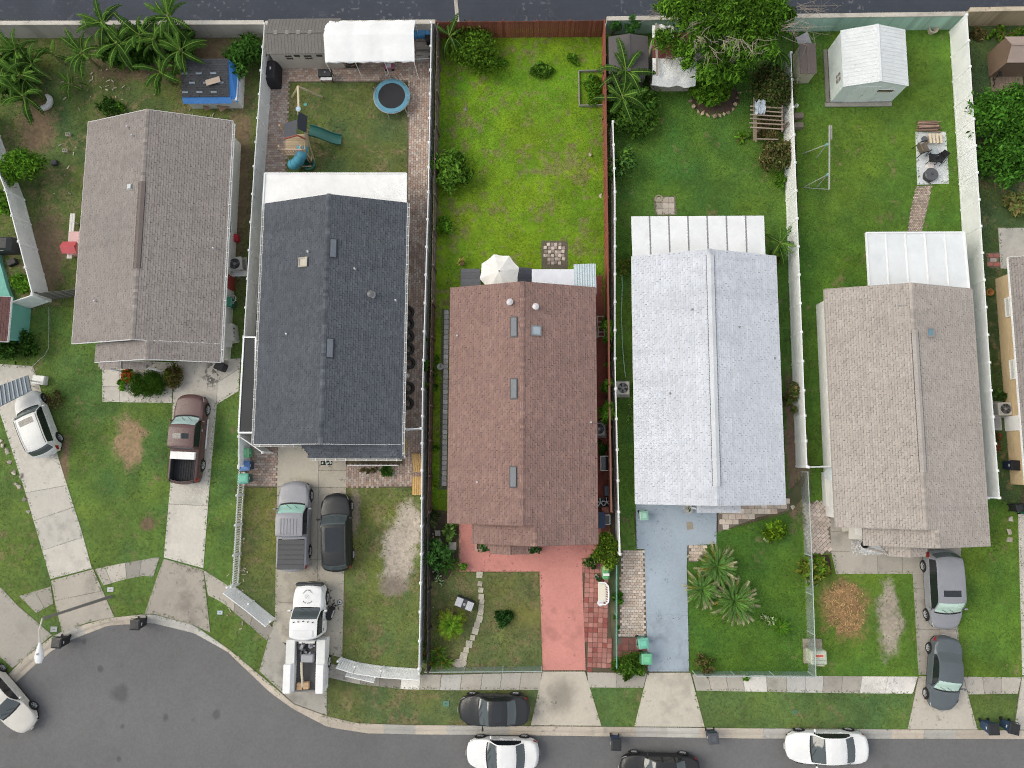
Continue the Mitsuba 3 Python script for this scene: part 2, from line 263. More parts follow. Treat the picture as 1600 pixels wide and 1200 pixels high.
slabs('driveway_apron', [(24.63,-13.37),(27.35,-13.34),(28.04,-16.57),(23.73,-16.59)], [[(23.82,-15.66),(24.54,-15.66)], [(24.54,-15.66),(24.47,-16.81)]], (.46, .43, .375), .4, z=.034, seed=16)
slabs('concrete_driveway', [(31.55,-2.91),(35.2,-2.9),(34.72,-13.22),(31.04,-13.26)], [[(31.29,-6.36),(35.31,-6.33)], [(31.02,-9.94),(35.01,-9.9)]], PALE, .3, seed=17)
slabs('driveway_apron', [(31.04,-13.34),(34.72,-13.3),(34.44,-16.53),(30.28,-16.54)], [], CONC, .3, z=.034, seed=18)
slabs('concrete_patio', [(31.65,15.83),(35.93,15.81),(35.7,12.98),(31.61,12.99)], [[(33.39,15.83),(33.17,12.99)]], (.48, .46, .42), .35, seed=19)
# sidewalks: every slab a piece
DARKC, NEWC = (.30, .285, .255), (.66, .64, .60)
def walk_run(name, top, bot, cuts, cols, seed):
    key = structure(name); r = rng(seed)
    lt, lb = LineString(top), LineString(bot)
    PAVED.append(Polygon(list(top) + list(bot)[::-1]).buffer(0))
    for (u0, u1), c in zip(zip(cuts[:-1], cuts[1:]), cols):
        ts = np.linspace(u0, u1, 4)
        g = Polygon([lt.interpolate(t, True).coords[0] for t in ts] + [lb.interpolate(t, True).coords[0] for t in ts[::-1]]).buffer(-.012)
        put('slab', MB().prism(g, -.06, .032 + r.uniform(-.004, .004), np.array(c) * r.uniform(.93, 1.07), r.uniform(.2, .5)), 'concrete_mat', key)
C2 = (.40, .375, .33)
walk_run('sidewalk', [(-33.71,-8.93),(-31.61,-8.3)], [(-32.46,-10.03),(-31.35,-9.41)], [0, .5, 1], [(.33, .31, .27)] * 2, 1)
walk_run('sidewalk', [(-28.76,-7.16),(-28,-6.99),(-26.73,-6.73),(-24.44,-6.34)], [(-28.09,-8.23),(-26.66,-7.81),(-25.43,-7.59),(-24.79,-7.63)], [0, .16, .47, .72, 1], [C2, (.46, .43, .38), DARKC, (.33, .31, .28)], 2)
walk_run('sidewalk', [(-21.48,-7.15),(-19.55,-8.28),(-17.96,-9.58),(-16.64,-10.86)], [(-21.09,-8.79),(-20.05,-9.27),(-18.51,-10.47),(-17.07,-11.63)], [0, .42, .7, 1], [(.43, .40, .35), DARKC, (.28, .265, .24)], 3)
walk_run('sidewalk', [(-13.04,-12.99),(-11.03,-13.37),(-8.12,-13.61),(-5.23,-13.62),(0.81,-13.4)], [(-13.06,-13.87),(-11.01,-14.28),(-8.1,-14.56),(-5.22,-14.59),(0.65,-14.5)], [0, .16, .25, .35, .44, .535, .63, .725, .815, .905, 1], [C2, (.27, .255, .225), (.24, .225, .2), NEWC, C2, (.42, .41, .385), C2, (.41, .395, .36), (.42, .4, .37), C2], 4)
walk_run('sidewalk', [(3.68,-13.37),(7.51,-13.4)], [(3.79,-14.31),(7.25,-14.31)], [0, .5, 1], [C2, (.35, .33, .29)], 5)
walk_run('sidewalk', [(10.35,-13.41),(19.19,-13.43),(24.55,-13.41)], [(10.61,-14.43),(19.14,-14.48),(24.17,-14.46)], [0, .07, .15, .225, .33, .42, .505, .585, .67, .755, .87, 1], [C2, C2, C2, NEWC, C2, (.36, .34, .3), (.45, .44, .42), (.45, .44, .42), (.35, .33, .295), (.36, .335, .3), (.66, .635, .60), (.68, .66, .63)][:4] + [(.36, .34, .3), (.47, .46, .44), (.46, .45, .43), (.35, .33, .295), (.36, .335, .3), (.66, .635, .60), (.68, .66, .63)], 6)
walk_run('sidewalk', [(27.38,-13.38),(30.99,-13.38)], [(27.59,-14.46),(30.68,-14.39)], [0, .33, .66, 1], [C2, (.37, .345, .31), C2], 7)
# unit pavings: hundreds of small pavers each, real pieces joined into one mesh
def pavers(name, poly, a, b, cols, seed, gap=.012, z=.03, bond=.5, rot=0., joint=(.17, .14, .115), parent=None):
    r = rng(seed); key = parent or structure(name); P_ = Polygon(poly).buffer(0); PAVED.append(P_)
    put('joint_sand', MB().sheet(P_, .004, joint), 'matte', key)
    c0 = np.array(P_.centroid.coords[0]); x0, y0, x1, y1 = P_.bounds; R_ = max(x1 - x0, y1 - y0) * .75 + 1
    ny, nx = int(R_ / b) + 1, int(R_ / a) + 1
    j, i = np.mgrid[-ny:ny, -nx:nx]; cx = (i + (j % 2) * bond) * a; cy = j * b
    cr, sr = math.cos(rot), math.sin(rot)
    wx, wy = c0[0] + cx * cr - cy * sr, c0[1] + cx * sr + cy * cr
    ok = contains_xy(P_.buffer(-.3 * b), wx, wy); wx, wy = wx[ok], wy[ok]; n = len(wx)
    hx, hy = a / 2 - gap / 2, b / 2 - gap / 2
    ang = rot + r.normal(0, .012, n); c, s = np.cos(ang), np.sin(ang); zt = z + r.uniform(-.005, .005, n)
    def pt(u, v, zz): return np.stack([wx + u * c - v * s, wy + u * s + v * c, zz], -1)
    e = .012
    top = [pt(-hx + e, -hy + e, zt), pt(hx - e, -hy + e, zt), pt(hx - e, hy - e, zt), pt(-hx + e, hy - e, zt)]
    lo = [pt(-hx, -hy, zt - .012), pt(hx, -hy, zt - .012), pt(hx, hy, zt - .012), pt(-hx, hy, zt - .012)]
    q = [np.stack(top, 1)] + [np.stack([lo[k], lo[(k + 1) % 4], top[(k + 1) % 4], top[k]], 1) for k in range(4)]
    col = np.array(cols)[r.integers(0, len(cols), n)] * r.uniform(.86, 1.12, (n, 1))
    m = MB(); m.raw(np.concatenate(q), np.tile(col, (5, 1)), .35)
    put('paver', m, 'concrete_mat', key, kind='stuff', label=None); return key
TERRA = [(.38, .27, .22), (.42, .32, .27), (.36, .30, .265), (.44, .365, .31), (.33, .25, .215), (.45, .39, .35)]
pavers('paver_path', [(-8.74,30.72),(-7.13,30.95),(-6.98,8.67),(-6.93,-1.65),(-12.17,-1.76),(-12.22,-0.2),(-8.41,-0.18),(-8.43,5.17),(-8.47,17.69)], .25, .17, TERRA, 1, rot=1.5708)
pavers('paver_patio', [(-18.84,28.41),(-8.32,28.15),(-8.52,26.71),(-17.12,26.8),(-17.12,19.97),(-18.98,19.14)], .25, .17, TERRA, 2)
pavers('paver_yard_edge', [(-19.32,1.27),(-16.76,1.28),(-16.72,-1.74),(-19.27,-1.71)], .25, .17, TERRA, 3)
pavers('stone_side_path', [(-6,10.31),(-5.3,10.31),(-5.35,-1.86),(-5.99,-1.86)], .34, .34, [(.46, .47, .47), (.52, .53, .53), (.4, .41, .41), (.55, .56, .55)], 4, gap=.03, bond=0, joint=(.08, .09, .06))
pavers('red_paving', [(3.33,-5.5),(4.53,-5.57),(5.1,-6.87),(5.31,-13.31),(3.56,-13.33),(3.32,-6.23)], .31, .31, [(.36, .155, .135), (.40, .185, .16), (.33, .14, .12), (.27, .085, .075), (.42, .21, .185)], 5, gap=.022, bond=0, joint=(.09, .07, .045), rot=-.035)
PINKB = [(.52, .435, .36), (.56, .48, .41), (.48, .39, .33), (.58, .52, .46)]
pavers('pale_paver_strip', [(5.95,-5.72),(7.48,-5.71),(7.47,-11.19),(5.75,-11.21)], .24, .17, PINKB, 6, gap=.016)
pavers('red_paver_strip', [(5.71,-11.25),(7.55,-11.23),(7.51,-13.17),(5.44,-13.19)], .4, .4, [(.25, .1, .085), (.3, .13, .11), (.2, .1, .09)], 7, gap=.02, bond=0)
pavers('pale_paver_walk', [(12.29,-2.64),(16.98,-2.29),(16.91,-3.07),(14.91,-3.54),(12.27,-4.54)], .42, .34, PINKB, 8, gap=.014)
pavers('pale_paver_walk', [(10.31,-5.37),(11.5,-5.36),(11.32,-6.01),(10.9,-6.42),(10.24,-6.43)], .3, .2, PINKB, 9)
pavers('pink_paver_walk', [(17.8,-2.49),(19.58,-2.48),(19.5,-5.83),(17.82,-5.85)], .32, .22, [(.53, .445, .39), (.49, .41, .36), (.56, .48, .43)], 10, rot=.785, gap=.016)
pavers('small_paving', [(8.51,18.13),(10,18.22),(10.1,16.85),(8.62,16.81)], .42, .42, [(.42, .37, .32), (.38, .34, .3), (.46, .41, .36)], 11, bond=0, gap=.014)
pavers('gravel_path', [(26.36,18.79),(27.49,18.88),(26.99,17.03),(26.55,15.5),(25.57,15.51),(25.93,17.26)], .13, .11, [(.5, .4, .34), (.42, .33, .28), (.56, .47, .41), (.36, .29, .25)], 12, gap=.02)
pavers('red_edging', [(30.71,14.06),(31.57,14.14),(31.57,13.08),(30.89,13.04)], .45, .3, [(.4, .15, .12), (.5, .42, .38), (.42, .18, .15)], 13, gap=.03)
slabs('white_fire_pit_patio', [(26.55,22.69),(28.64,22.67),(28.61,18.96),(26.45,18.88)], [], (.60, .63, .65), .3, z=.025, seed=30)
slabs('white_pebble_bed', [(20.78,-4.73),(21.43,-4.89),(23.24,-5.44),(23.54,-5.89),(20.81,-5.91)], [], (.58, .6, .61), .5, z=.02, seed=31)
slabs('flower_bed', [(-12.14,-0.16),(-8.54,-0.14),(-8.52,-0.86),(-12.12,-0.88)], [], (.085, .07, .05), .1, z=.02, seed=32, mat='concrete_mat')
slabs('mulch_bed', [(17.78,-5.93),(19.42,-5.92),(19.44,-7.17),(17.77,-7.18)], [], (.06, .035, .03), .1, z=.02, seed=33)
slabs('planting_bed', [(-6.73,-3.12),(-4.7,-3.31),(-4.66,-6.21),(-5.31,-7.64),(-6.65,-7.85)], [], (.075, .06, .045), .1, z=.016, seed=34)
slabs('planting_bed', [(10.22,-3.85),(10.63,-3.85),(10.7,-4.34),(10.25,-4.39)], [], (.28, .25, .2), .4, z=.04, seed=35)
slabs('rock_garden_bed', [(11.28,25.45),(14.41,26.13),(14.68,24.95),(13.9,24.2),(12.35,24.03),(11.34,24.51)], [], (.085, .06, .045), .1, z=.02, seed=36)
# ---------------------------------------------------------------- lawns
paved = unary_union(PAVED)
LAWNS = [([(-41.4,31.89),(-19.04,30.86),(-19.28,17.75),(-19.49,10.47),(-39.4,10.51)], (0.084, 0.122, 0.036), .52, 45), ([(-39.4,10.51),(-19.49,10.47),(-19.43,0.84),(-19.54,-8.37),(-17.87,-9.78),(-16.09,-12.06),(-15.96,-15.17),(-21.87,-14.04),(-31.87,-15.75),(-36.84,-17)], (0.092, 0.152, 0.036), .24, 50),
    ([(-19.26,-1.79),(-7.1,-1.74),(-6.8,-13.68),(-13.54,-13.16),(-19.54,-8.45)], (0.110, 0.138, 0.044), .42, 50), ([(-17.21,26.75),(-8.65,26.66),(-8.55,19.54),(-17.1,19.59)], (0.092, 0.119, 0.039), .42, 50),
    ([(-6.95,30.7),(5.36,30.54),(5.25,-4.91),(4.12,-5.33),(4.24,12.2),(-5.32,11.78),(-5.36,-4.56),(-6.54,-4.57)], (0.129, 0.228, 0.012), .50, 60), ([(-6.88,-4.57),(-4.64,-4.56),(-4.61,-7.19),(0.65,-7.15),(0.85,-13.32),(-6.89,-13.48)], (0.112, 0.136, 0.049), .52, 50),
    ([(5.4,30.78),(18.51,31.09),(18.25,18.44),(18.04,-0.71),(16.83,-1.96),(6.81,-3.25),(6.94,-5.8),(5.74,-5.81)], (0.069, 0.143, 0.023), .14, 50), ([(10.16,-6.1),(12.19,-4.54),(17.03,-3.2),(17.73,-2.37),(17.66,-13.45),(10.23,-13.37)], (0.056, 0.125, 0.018), .10, 50),
    ([(18.6,31.09),(30.69,31.17),(30.56,17.91),(30.58,-2.31),(29.83,-5.36),(19.69,-2.77),(17.97,-2.53)], (0.076, 0.154, 0.021), .16, 50), ([(17.73,-2.37),(30.58,-2.31),(31.61,-3.12),(31.03,-13.38),(17.66,-13.53)], (0.081, 0.155, 0.022), .20, 50),
    ([(30.76,30.93),(38.05,30.83),(36.54,12.98),(31.55,-2.91),(30.45,-2.31),(30.56,17.91)], (0.062, 0.093, 0.034), .35, 40),
    ([(-13.32,-13.55),(0.93,-14.34),(0.2,-16.81),(-7.65,-16.87),(-13.22,-16.47)], (0.103, 0.131, 0.049), .55, 50), ([(3.55,-14.23),(7.46,-14.19),(6.64,-16.77),(4.58,-16.79)], (0.092, 0.146, 0.041), .2, 50),
    ([(10.45,-14.31),(24.34,-14.31),(23.72,-16.7),(11.07,-16.79)], (0.090, 0.146, 0.041), .22, 55), ([(27.44,-14.27),(30.77,-14.23),(30.27,-16.66),(28.03,-16.69)], (0.081, 0.136, 0.037), .2, 50)]
for k, (poly, col, worn, dens) in enumerate(LAWNS):
    g = Polygon(poly).buffer(0).difference(paved.buffer(-.03)).difference(street_area.buffer(.02))
    key = put('lawn', MB().sheet(g, 0., col, worn), 'lawn_mat', kind='structure')
    r = rng(900 + k); x0, y0, x1, y1 = g.bounds; n = int((x1 - x0) * (y1 - y0) * dens)
    xy = np.column_stack([r.uniform(x0, x1, n), r.uniform(y0, y1, n)])
    ragged = g.buffer(.13)
    keep = contains_xy(ragged, xy[:, 0], xy[:, 1])
    for c, rad, _ in PATCHES: keep &= ((xy[:, 0] - c[0]) / rad[0]) ** 2 + ((xy[:, 1] - c[1]) / rad[1]) ** 2 > r.uniform(.15, 1.2, n)
    p3 = np.column_stack([xy, np.zeros(n)])
    keep &= meshkit.fbm(p3 * .5, 3, 5) + .25 * r.random(n) > .28 + .3 * worn
    xy = xy[keep]; n = len(xy)
    if not n: continue
    zb = np.where(contains_xy(g, xy[:, 0], xy[:, 1]), .002, .037)[:, None, None] * np.ones((1, 3, 1))
    B = 3; th = r.uniform(0, 2 * np.pi, (n, B)); ln = r.uniform(.05, .12, (n, B)); up = r.uniform(.02, .07, (n, B)); w = r.uniform(.008, .017, (n, B))
    d = np.stack([np.cos(th), np.sin(th)], -1); s = np.stack([-d[..., 1], d[..., 0]], -1); o = xy[:, None, :]
    A_ = np.concatenate([o - s * w[..., None], zb], -1); C_ = np.concatenate([o + s * w[..., None], zb], -1)
    T_ = np.concatenate([o + d * ln[..., None], up[..., None] + zb], -1)
    tris = np.stack([A_, C_, T_], 2).reshape(-1, 3, 3)
    tone = np.repeat(.55 + 1.0 * meshkit.fbm(np.column_stack([xy * .9, np.zeros(n)]), 2, 8), B) * r.uniform(.6, 1.55, n * B)
    cc = np.array(col)[None] * tone[:, None]; cc[:, 0] *= r.uniform(.8, 1.25, len(cc))
    put('grass', MB().raw(tris, cc, .8), 'matte', key, kind='stuff')
# loose stepping stones and flagstones
path = structure('stepping_stone_path'); r = rng(40)
for x, y, s in [(-3.27,-7.34) + (.42,), (-3.22,-7.91) + (.32,), (-3.16,-8.31) + (.32,), (-3.13,-8.72) + (.36,), (-3.09,-9.04) + (.32,), (-3.13,-9.39) + (.36,), (-3.16,-9.73) + (.36,), (-3.24,-10.13) + (.42,), (-3.39,-10.5) + (.38,), (-3.51,-10.9) + (.44,), (-3.67,-11.3) + (.34,), (-3.89,-11.7) + (.46,), (-4.07,-12.06) + (.36,), (-4.23,-12.46) + (.5,)]:
    a = r.uniform(-.15, .15) - .2; hs = s * .5
    q = Polygon([(x + hs * u * math.cos(a) - hs * v * math.sin(a), y + hs * u * math.sin(a) + hs * v * math.cos(a)) for u, v in ((-1 + r.uniform(0, .2), -1), (1, -1 + r.uniform(0, .2)), (1 - r.uniform(0, .2), 1), (-1, 1 - r.uniform(0, .25)))])
    put('stone', MB().prism(q, -.02, .05, np.array((.44, .41, .34)) * r.uniform(.85, 1.15), .4), 'concrete_mat', path)
for x, y, s in ((-5.05,-5.51) + (.5,), (-6.03,-4.69) + (.35,), (-6.02,-5.23) + (.36,)): put('stone', MB().box((x, y, .04), (s, s, .06), (.45, .42, .37), .4, r.normal(0, .05), bev=.01), 'concrete_mat', path)
c = (-4.5,-12.9)
put('stone', MB().prism(Polygon([(c[0] + .45 * math.cos(t) * (1.05 if abs(math.cos(t)) > .5 else .9), c[1] + .27 * math.sin(t)) for t in np.linspace(0, 6.283, 14)[:-1]]), -.02, .05, (.47, .42, .36), .3), 'concrete_mat', path)
fl = structure('flagstone_patio')
put('bare_soil', MB().prism(Polygon([(0.8,15.08),(2.6,15.07),(2.59,13.09),(0.8,13.1)]), -.02, .015, (.12, .1, .08), .3), 'concrete_mat', fl)
for i in range(6):
    for j in range(6):
        if (i in (0, 5) and j in (0, 5)) or (i == 0 and j > 3): continue
        q = np.array((1.07,14.81)) + np.array((i * .24, -j * .26)) + r.normal(0, .02, 2)
        cc = np.array((.52, .46, .41) if (i + j) % 2 else (.3, .24, .22)) * r.uniform(.8, 1.15)
        put('stone', MB().box((*q, .03), (.215, .225, .05), cc, .4, r.normal(0, .12), bev=.015), 'concrete_mat', fl)
# ================================================================ houses
def shingle_field(m, x_eave, x_ridge, y0, y1, z_eave, z_ridge, cols, seed, w=.31, e=.145, keep=None, axis='x', streak=1.):
    """Rows of shingle tabs on one slope: from the eave line x = x_eave up to x = x_ridge, y from y0 to y1 (axis 'y' swaps x and y)."""
    r = rng(seed); run = abs(x_ridge - x_eave); sx = np.sign(x_ridge - x_eave); k = (z_ridge - z_eave) / run
    nr = int(np.ceil(run / e)); nt = int(np.ceil((y1 - y0) / w)) + 1
    i, j = np.mgrid[0:nr, 0:nt]; i, j = i.ravel(), j.ravel()
    a = i * e; b = y0 + (j - .5 * (i % 2)) * w + r.normal(0, .008, len(i))
    g = .004 * r.uniform(.4, 2.0, len(i)); b0, b1 = np.clip(b + g, y0, y1), np.clip(b + w - g, y0, y1)
    a1 = np.minimum(a + e * 1.25, run); ok = (b1 - b0 > .03)
    if keep is not None: ok &= keep(x_eave + sx * (a + e / 2), (b0 + b1) / 2)
    a, a1, b0, b1 = a[ok], a1[ok], b0[ok], b1[ok]; n = len(a); lift = r.uniform(.012, .024, n)
    def pt(u, v, dz):
        q = (x_eave + sx * u, v, z_eave + k * u + dz)
        return np.stack(q if axis == 'x' else (q[1], q[0], q[2]), -1)
    lo0, lo1, hi1, hi0 = pt(a, b0, lift), pt(a, b1, lift), pt(a1, b1, lift * 0 + .004), pt(a1, b0, lift * 0 + .004)
    f0, f1 = pt(a, b0, lift * 0 - .01), pt(a, b1, lift * 0 - .01)
    top, fr = np.stack([lo0, lo1, hi1, hi0], 1), np.stack([f0, f1, lo1, lo0], 1)
    if (sx < 0) != (axis == 'y'): top = top
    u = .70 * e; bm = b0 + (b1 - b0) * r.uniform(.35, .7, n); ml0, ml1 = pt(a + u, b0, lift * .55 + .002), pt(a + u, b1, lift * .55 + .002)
    mm, hm = pt(a + u, bm, lift * .55 + .002), pt(a1, bm, lift * 0 + .004); band, band2 = np.stack([ml0, mm, hm, hi0], 1), np.stack([mm, ml1, hi1, hm], 1); top = np.stack([lo0, lo1, ml1, ml0], 1)      # granule band at the head of each tab, darkened to paint the course shadow
    for q in (top, band, band2):
        nz = np.cross(q[:, 1] - q[:, 0], q[:, 2] - q[:, 0])[:, 2]; q[nz < 0] = q[nz < 0][:, ::-1]
    row = r.uniform(.97, 1.03, nr + 1)[(a / e).round().astype(int)][:, None]
    mean = np.array(cols).mean(0); c = (mean + .4 * (np.array(cols)[r.integers(0, len(cols), n)] - mean)) * r.uniform(.95, 1.05, (n, 1)) * row
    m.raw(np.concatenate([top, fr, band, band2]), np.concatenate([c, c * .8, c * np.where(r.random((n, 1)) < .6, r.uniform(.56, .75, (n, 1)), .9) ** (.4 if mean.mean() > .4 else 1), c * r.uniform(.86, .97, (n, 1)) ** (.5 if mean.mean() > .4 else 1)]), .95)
def cap_row(m, a, b, w, cols, seed, slope=.33):
    """Bent ridge caps lapped along the line a-b."""
    r = rng(seed); a, b = np.array(a, float), np.array(b, float); L_ = np.linalg.norm(b - a); d = (b - a) / L_
    s = np.cross(d, [0, 0, 1]); s /= np.linalg.norm(s); n = int(L_ / .2)
    for i in range(n):
        p0 = a + d * (i * L_ / n - .01); p1 = p0 + d * (L_ / n + .05); u = np.array([0, 0, .035]); v = np.array([0, 0, .018]); dn = np.array([0, 0, -slope * w / 2])
        c = np.array(cols[r.integers(0, len(cols))]) * r.uniform(.85, 1.12)
        m.raw([[p0 + u, p1 + v, p1 + s * w / 2 + v + dn, p0 + s * w / 2 + u + dn], [p0 - s * w / 2 + u + dn, p1 - s * w / 2 + v + dn, p1 + v, p0 + u]], c, .95)
def wall_window(key, c, w, h, face, m_frame=WHITE, bars=1, blind=False):
    """A window part on a wall: c its centre on the wall face, face the outward direction (x or y unit)."""
    f = np.array(face, float); s = np.array([-f[1], f[0], 0]); up = np.array([0, 0, 1.]); c = np.array(c, float)
    wk = num(f'{key}__window'); m = MB()
    def bar(du, dz, lu, lz, th=.05):
        o = c + s * du + up * dz + f * .03
        d = np.abs(s) * lu + np.abs(f) * th + up * lz
        m.box(o, d, m_frame, .45)
    bar(0, h / 2 + .03, w + .12, .06); bar(0, -h / 2 - .03, w + .12, .06); bar(-w / 2 - .03, 0, .06, h); bar(w / 2 + .03, 0, .06, h)
    for i in range(bars): bar(0, -h / 2 + h * (i + 1) / (bars + 1), w, .035, .03)
    used[wk] = 1; scene[wk] = m.ply()
    put('pane', MB().box(c + f * .014, np.abs(s) * w + np.abs(f) * .012 + up * h, (.52, .53, .52) if blind else (.05, .055, .06), .1), 'paint' if blind else 'dark_glass', wk)
    return wk
def pipe(key, x, y, z, h=.3, rad=.05, col=(.55, .55, .56), cap=False):
    m = MB().cyl((x, y, z + h / 2 - .06), rad, h, col, .5, 10).cyl((x, y, z + .005), rad * 2.2, .06, (.3, .3, .31), .6, 10, top=rad * 1.1)
    if cap: m.cyl((x, y, z + h), rad * 1.9, .08, col, .4, 12, top=rad * .6)
    put('vent_pipe', m, 'matte', key)
def house(label, x0, x1, yb, yf, yf2, xl2, cols, wall, eave=2.5, pitch=.33, seed=0, porch=None, trim=WHITE, caps=None, over=.45, gutter=None, mid=True, left_cut=None, decks=None, streak=1.):
    key = thing('house', label, 'house'); xm = (x0 + x1) / 2; zr = eave + pitch * (xm - x0); caps = caps or cols
    yfr = yf2 if yf2 is not None else yf
    # walls
    m = MB(); o = over
    base = [(x0 + o, yb - o), (x1 - o, yb - o), (x1 - o, yfr + o), ((xl2 if yf2 is not None else x0) + o, yfr + o)]
    if yf2 is not None: base += [(xl2 + o, yf + o), (x0 + o, yf + o)]
    m.prism(Polygon(base), 0, eave + pitch * o - .04, wall, .7)
    def gable(y, xl, xr, th):
        zc = eave + pitch * ((xr - xl) / 2) - .05; za = eave + pitch * o - .05
        m.add(trimesh.convex.convex_hull([[a, y + b, c] for b in (0, th) for a, c in ((xl + o, za), (xr - o, za), ((xl + xr) / 2, zc))]), wall, .7)
    gable(yb - o - .12, x0, x1, .12); gable(yf + o, x0, x1, .12)
    if yf2 is not None: gable(yf2 + o, xl2, x1, .12)
    put('wall', m, 'matte', key)
    # roof decks
    rk = num(key + '__roof'); used[rk] = 1; d = MB(); th = .07; dk = np.array(cols).mean(0) * .42
    def slab(xa, za, xb, zb, ya, yb_):
        d.add(trimesh.convex.convex_hull([[x, y, z - q] for x, z in ((xa, za), (xb, zb)) for y in (ya, yb_) for q in (.012, th + .012)]), dk, .9)
    fields = []
    def slope(xe, xr_, ze, zr_, ya, yb_, keep=None):
        if keep is None: slab(xe, ze, xr_, zr_, ya, yb_)
        else: d.add(trimesh.convex.convex_hull([[x, y, z - q] for x, y, z in ((xe, yb_, ze), (xe + np.sign(xr_ - xe) * .55, ya, ze + .55 * pitch), (xr_, ya, zr_), (xr_, yb_, zr_)) for q in (.012, .08)]), dk, .9)
        fields.append((xe, xr_, ya, yb_, ze, zr_, keep))
    slope(x0, xm, eave, zr, yf, yb); slope(x1, xm, eave, zr, yf, yb)
    ridges = [((xm, yf, zr), (xm, yb, zr))]
    if yf2 is not None:
        x2 = (xl2 + x1) / 2; z2 = eave + pitch * (x1 - x2)
        slope(xl2, x2, eave, z2, yf2, yf - .003); slope(x1, x2, eave, z2, yf2, yf - .003)
        ridges.append(((x2, yf2, z2), (x2, yf, z2)))
    if porch:
        pl, pr, yp, pz = porch; px = (pl + pr) / 2; pzr = pz + pitch * (pr - px); yt = yfr
        def trap(x, y):
            t = (yt - y) / (yt - yp); return (x > pl + .55 * t) & (x < pr - .55 * t)
        slope(pl, px, pz, pzr, yp, yt - .004, trap); slope(pr, px, pz, pzr, yp, yt - .004, trap)
        ridges.append(((px, yp, pzr), (px, yt, pzr)))
        d_ = d.v[-2:]
        for a, b in ((pl + .5, yp + .15), (pr - .5, yp + .15)): put('porch_post', MB().box((a, b, pz / 2), (.1, .1, pz - .06), trim, .5), 'matte', key)
    scene[rk] = d.ply('matte')
    for i, (xe, xr_, ya, yb_, ze, zr_, kp) in enumerate(fields):
        if yb_ - ya < .05: continue
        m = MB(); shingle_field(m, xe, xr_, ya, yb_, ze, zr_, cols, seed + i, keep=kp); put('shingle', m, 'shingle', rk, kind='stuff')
    m = MB()
    for i, (a, b) in enumerate(ridges): cap_row(m, a, b, .3, caps, seed + 60 + i, pitch)
    put('ridge_cap', m, 'shingle', rk, kind='stuff')
    # fascia and rake boards
    m = MB()
    for x, sgn in ((x0, -1), (x1, 1)):
        ya = yf if (sgn < 0 or yf2 is None) else yf2
        m.box((x + sgn * .012, (ya + yb) / 2, eave - .07), (.022, yb - ya, .15), trim, .5)
    for (xl, xr, y, sg) in ((x0, x1, yb, 1), (x0, x1, yf, -1)) + (((xl2, x1, yf2, -1),) if yf2 is not None else ()):
        xc = (xl + xr) / 2; zc = eave + pitch * (xr - xl) / 2
        for xe in (xl, xr): m.bar((xe, y + sg * .012, eave - .06), (xc, y + sg * .012, zc - .06), .022, .14, trim, .5)
    put('trim_board', m, 'matte', rk)
    def zat(x, y): return eave + pitch * (x - x0 if x < xm else x1 - x)
    return key, rk, zat, xm, zr
def ridge_vent(rk, x, ya, yb, z, w, col, seed=0, pitch=.33):
    m = MB()
    for s in (-1, 1): m.add(trimesh.convex.convex_hull([[x + s * u, y, z - pitch * u + q] for u in (0, w / 2) for y in (ya, yb) for q in (.02, .05)]), col, .8)
    for s in (-1, 1): m.box((x + s * (w / 2 + .012), (ya + yb) / 2, z - pitch * w / 2 + .02), (.022, yb - ya, .045), (.05, .045, .045), .9)
    put('ridge_vent', m, 'shingle', rk)
def box_vent(rk, x, y, z, l, w, col, top, sgn, pitch=.33):
    """A low rectangular roof vent lying along the ridge direction."""
    m = MB(); m.add(trimesh.convex.convex_hull([[x + a * w / 2 * k, y + b * l / 2 * k, z + q - sgn * pitch * a * w / 2] for a in (-1, 1) for b in (-1, 1) for q, k in ((-.02, 1), (.1, 1), (.13, .9))]), top, .55)
    m.add(trimesh.convex.convex_hull([[x + a * (w / 2 + .07), y + b * (l / 2 + .07), z + q - sgn * pitch * a * (w / 2 + .07)] for a in (-1, 1) for b in (-1, 1) for q in (-.02, .035)]), col, .7)
    put('roof_vent', m, 'matte', rk)
def skylight(rk, x, y, z, s, frame, glass, sgn, pitch=.33):
    k = num(rk + '__skylight'); m = MB(); h = s / 2
    for a, b, dx, dy in ((-h, 0, .08, s + .08), (h, 0, .08, s + .08), (0, -h, s - .08, .08), (0, h, s - .08, .08)):
        m.add(trimesh.convex.convex_hull([[x + a + i * dx / 2, y + b + j * dy / 2, z + q - sgn * pitch * (a + i * dx / 2)] for i in (-1, 1) for j in (-1, 1) for q in (-.02, .13)]), frame, .5)
    m.add(trimesh.convex.convex_hull([[x + i * (h - .04), y + j * (h - .04), z + q - sgn * pitch * i * (h - .04)] for i in (-1, 1) for j in (-1, 1) for q in (.05, .09)]), glass, .12)
    scene[k] = m.ply('paint'); used[k] = 1; labels[k] = {'label': 'square skylight dome in its frame'}
def gutter(key, a, b, z, col=WHITE, out=(1, 0), straps=.62):
    a, b = np.array(a, float), np.array(b, float); d = b - a; L_ = np.linalg.norm(d); d /= L_; o = np.array(out, float)
    m = MB()
    for off, zz, w, h in ((.0, z - .04, .012, .1), (.13, z - .03, .014, .1)):
        m.bar((*(a + o * off), zz), (*(b + o * off), zz), w, h, col, .45)
    m.bar((*(a + o * .065), z - .085), (*(b + o * .065), z - .085), .13, .012, (.35, .34, .32), .6)
    for i in range(int(L_ / straps)):
        q = a + d * (i + .5) * L_ / int(L_ / straps); m.bar((*(q - o * .01), z + .02), (*(q + o * .15), z + .02), .035, .012, col, .45)
    put('gutter', m, 'matte', key)

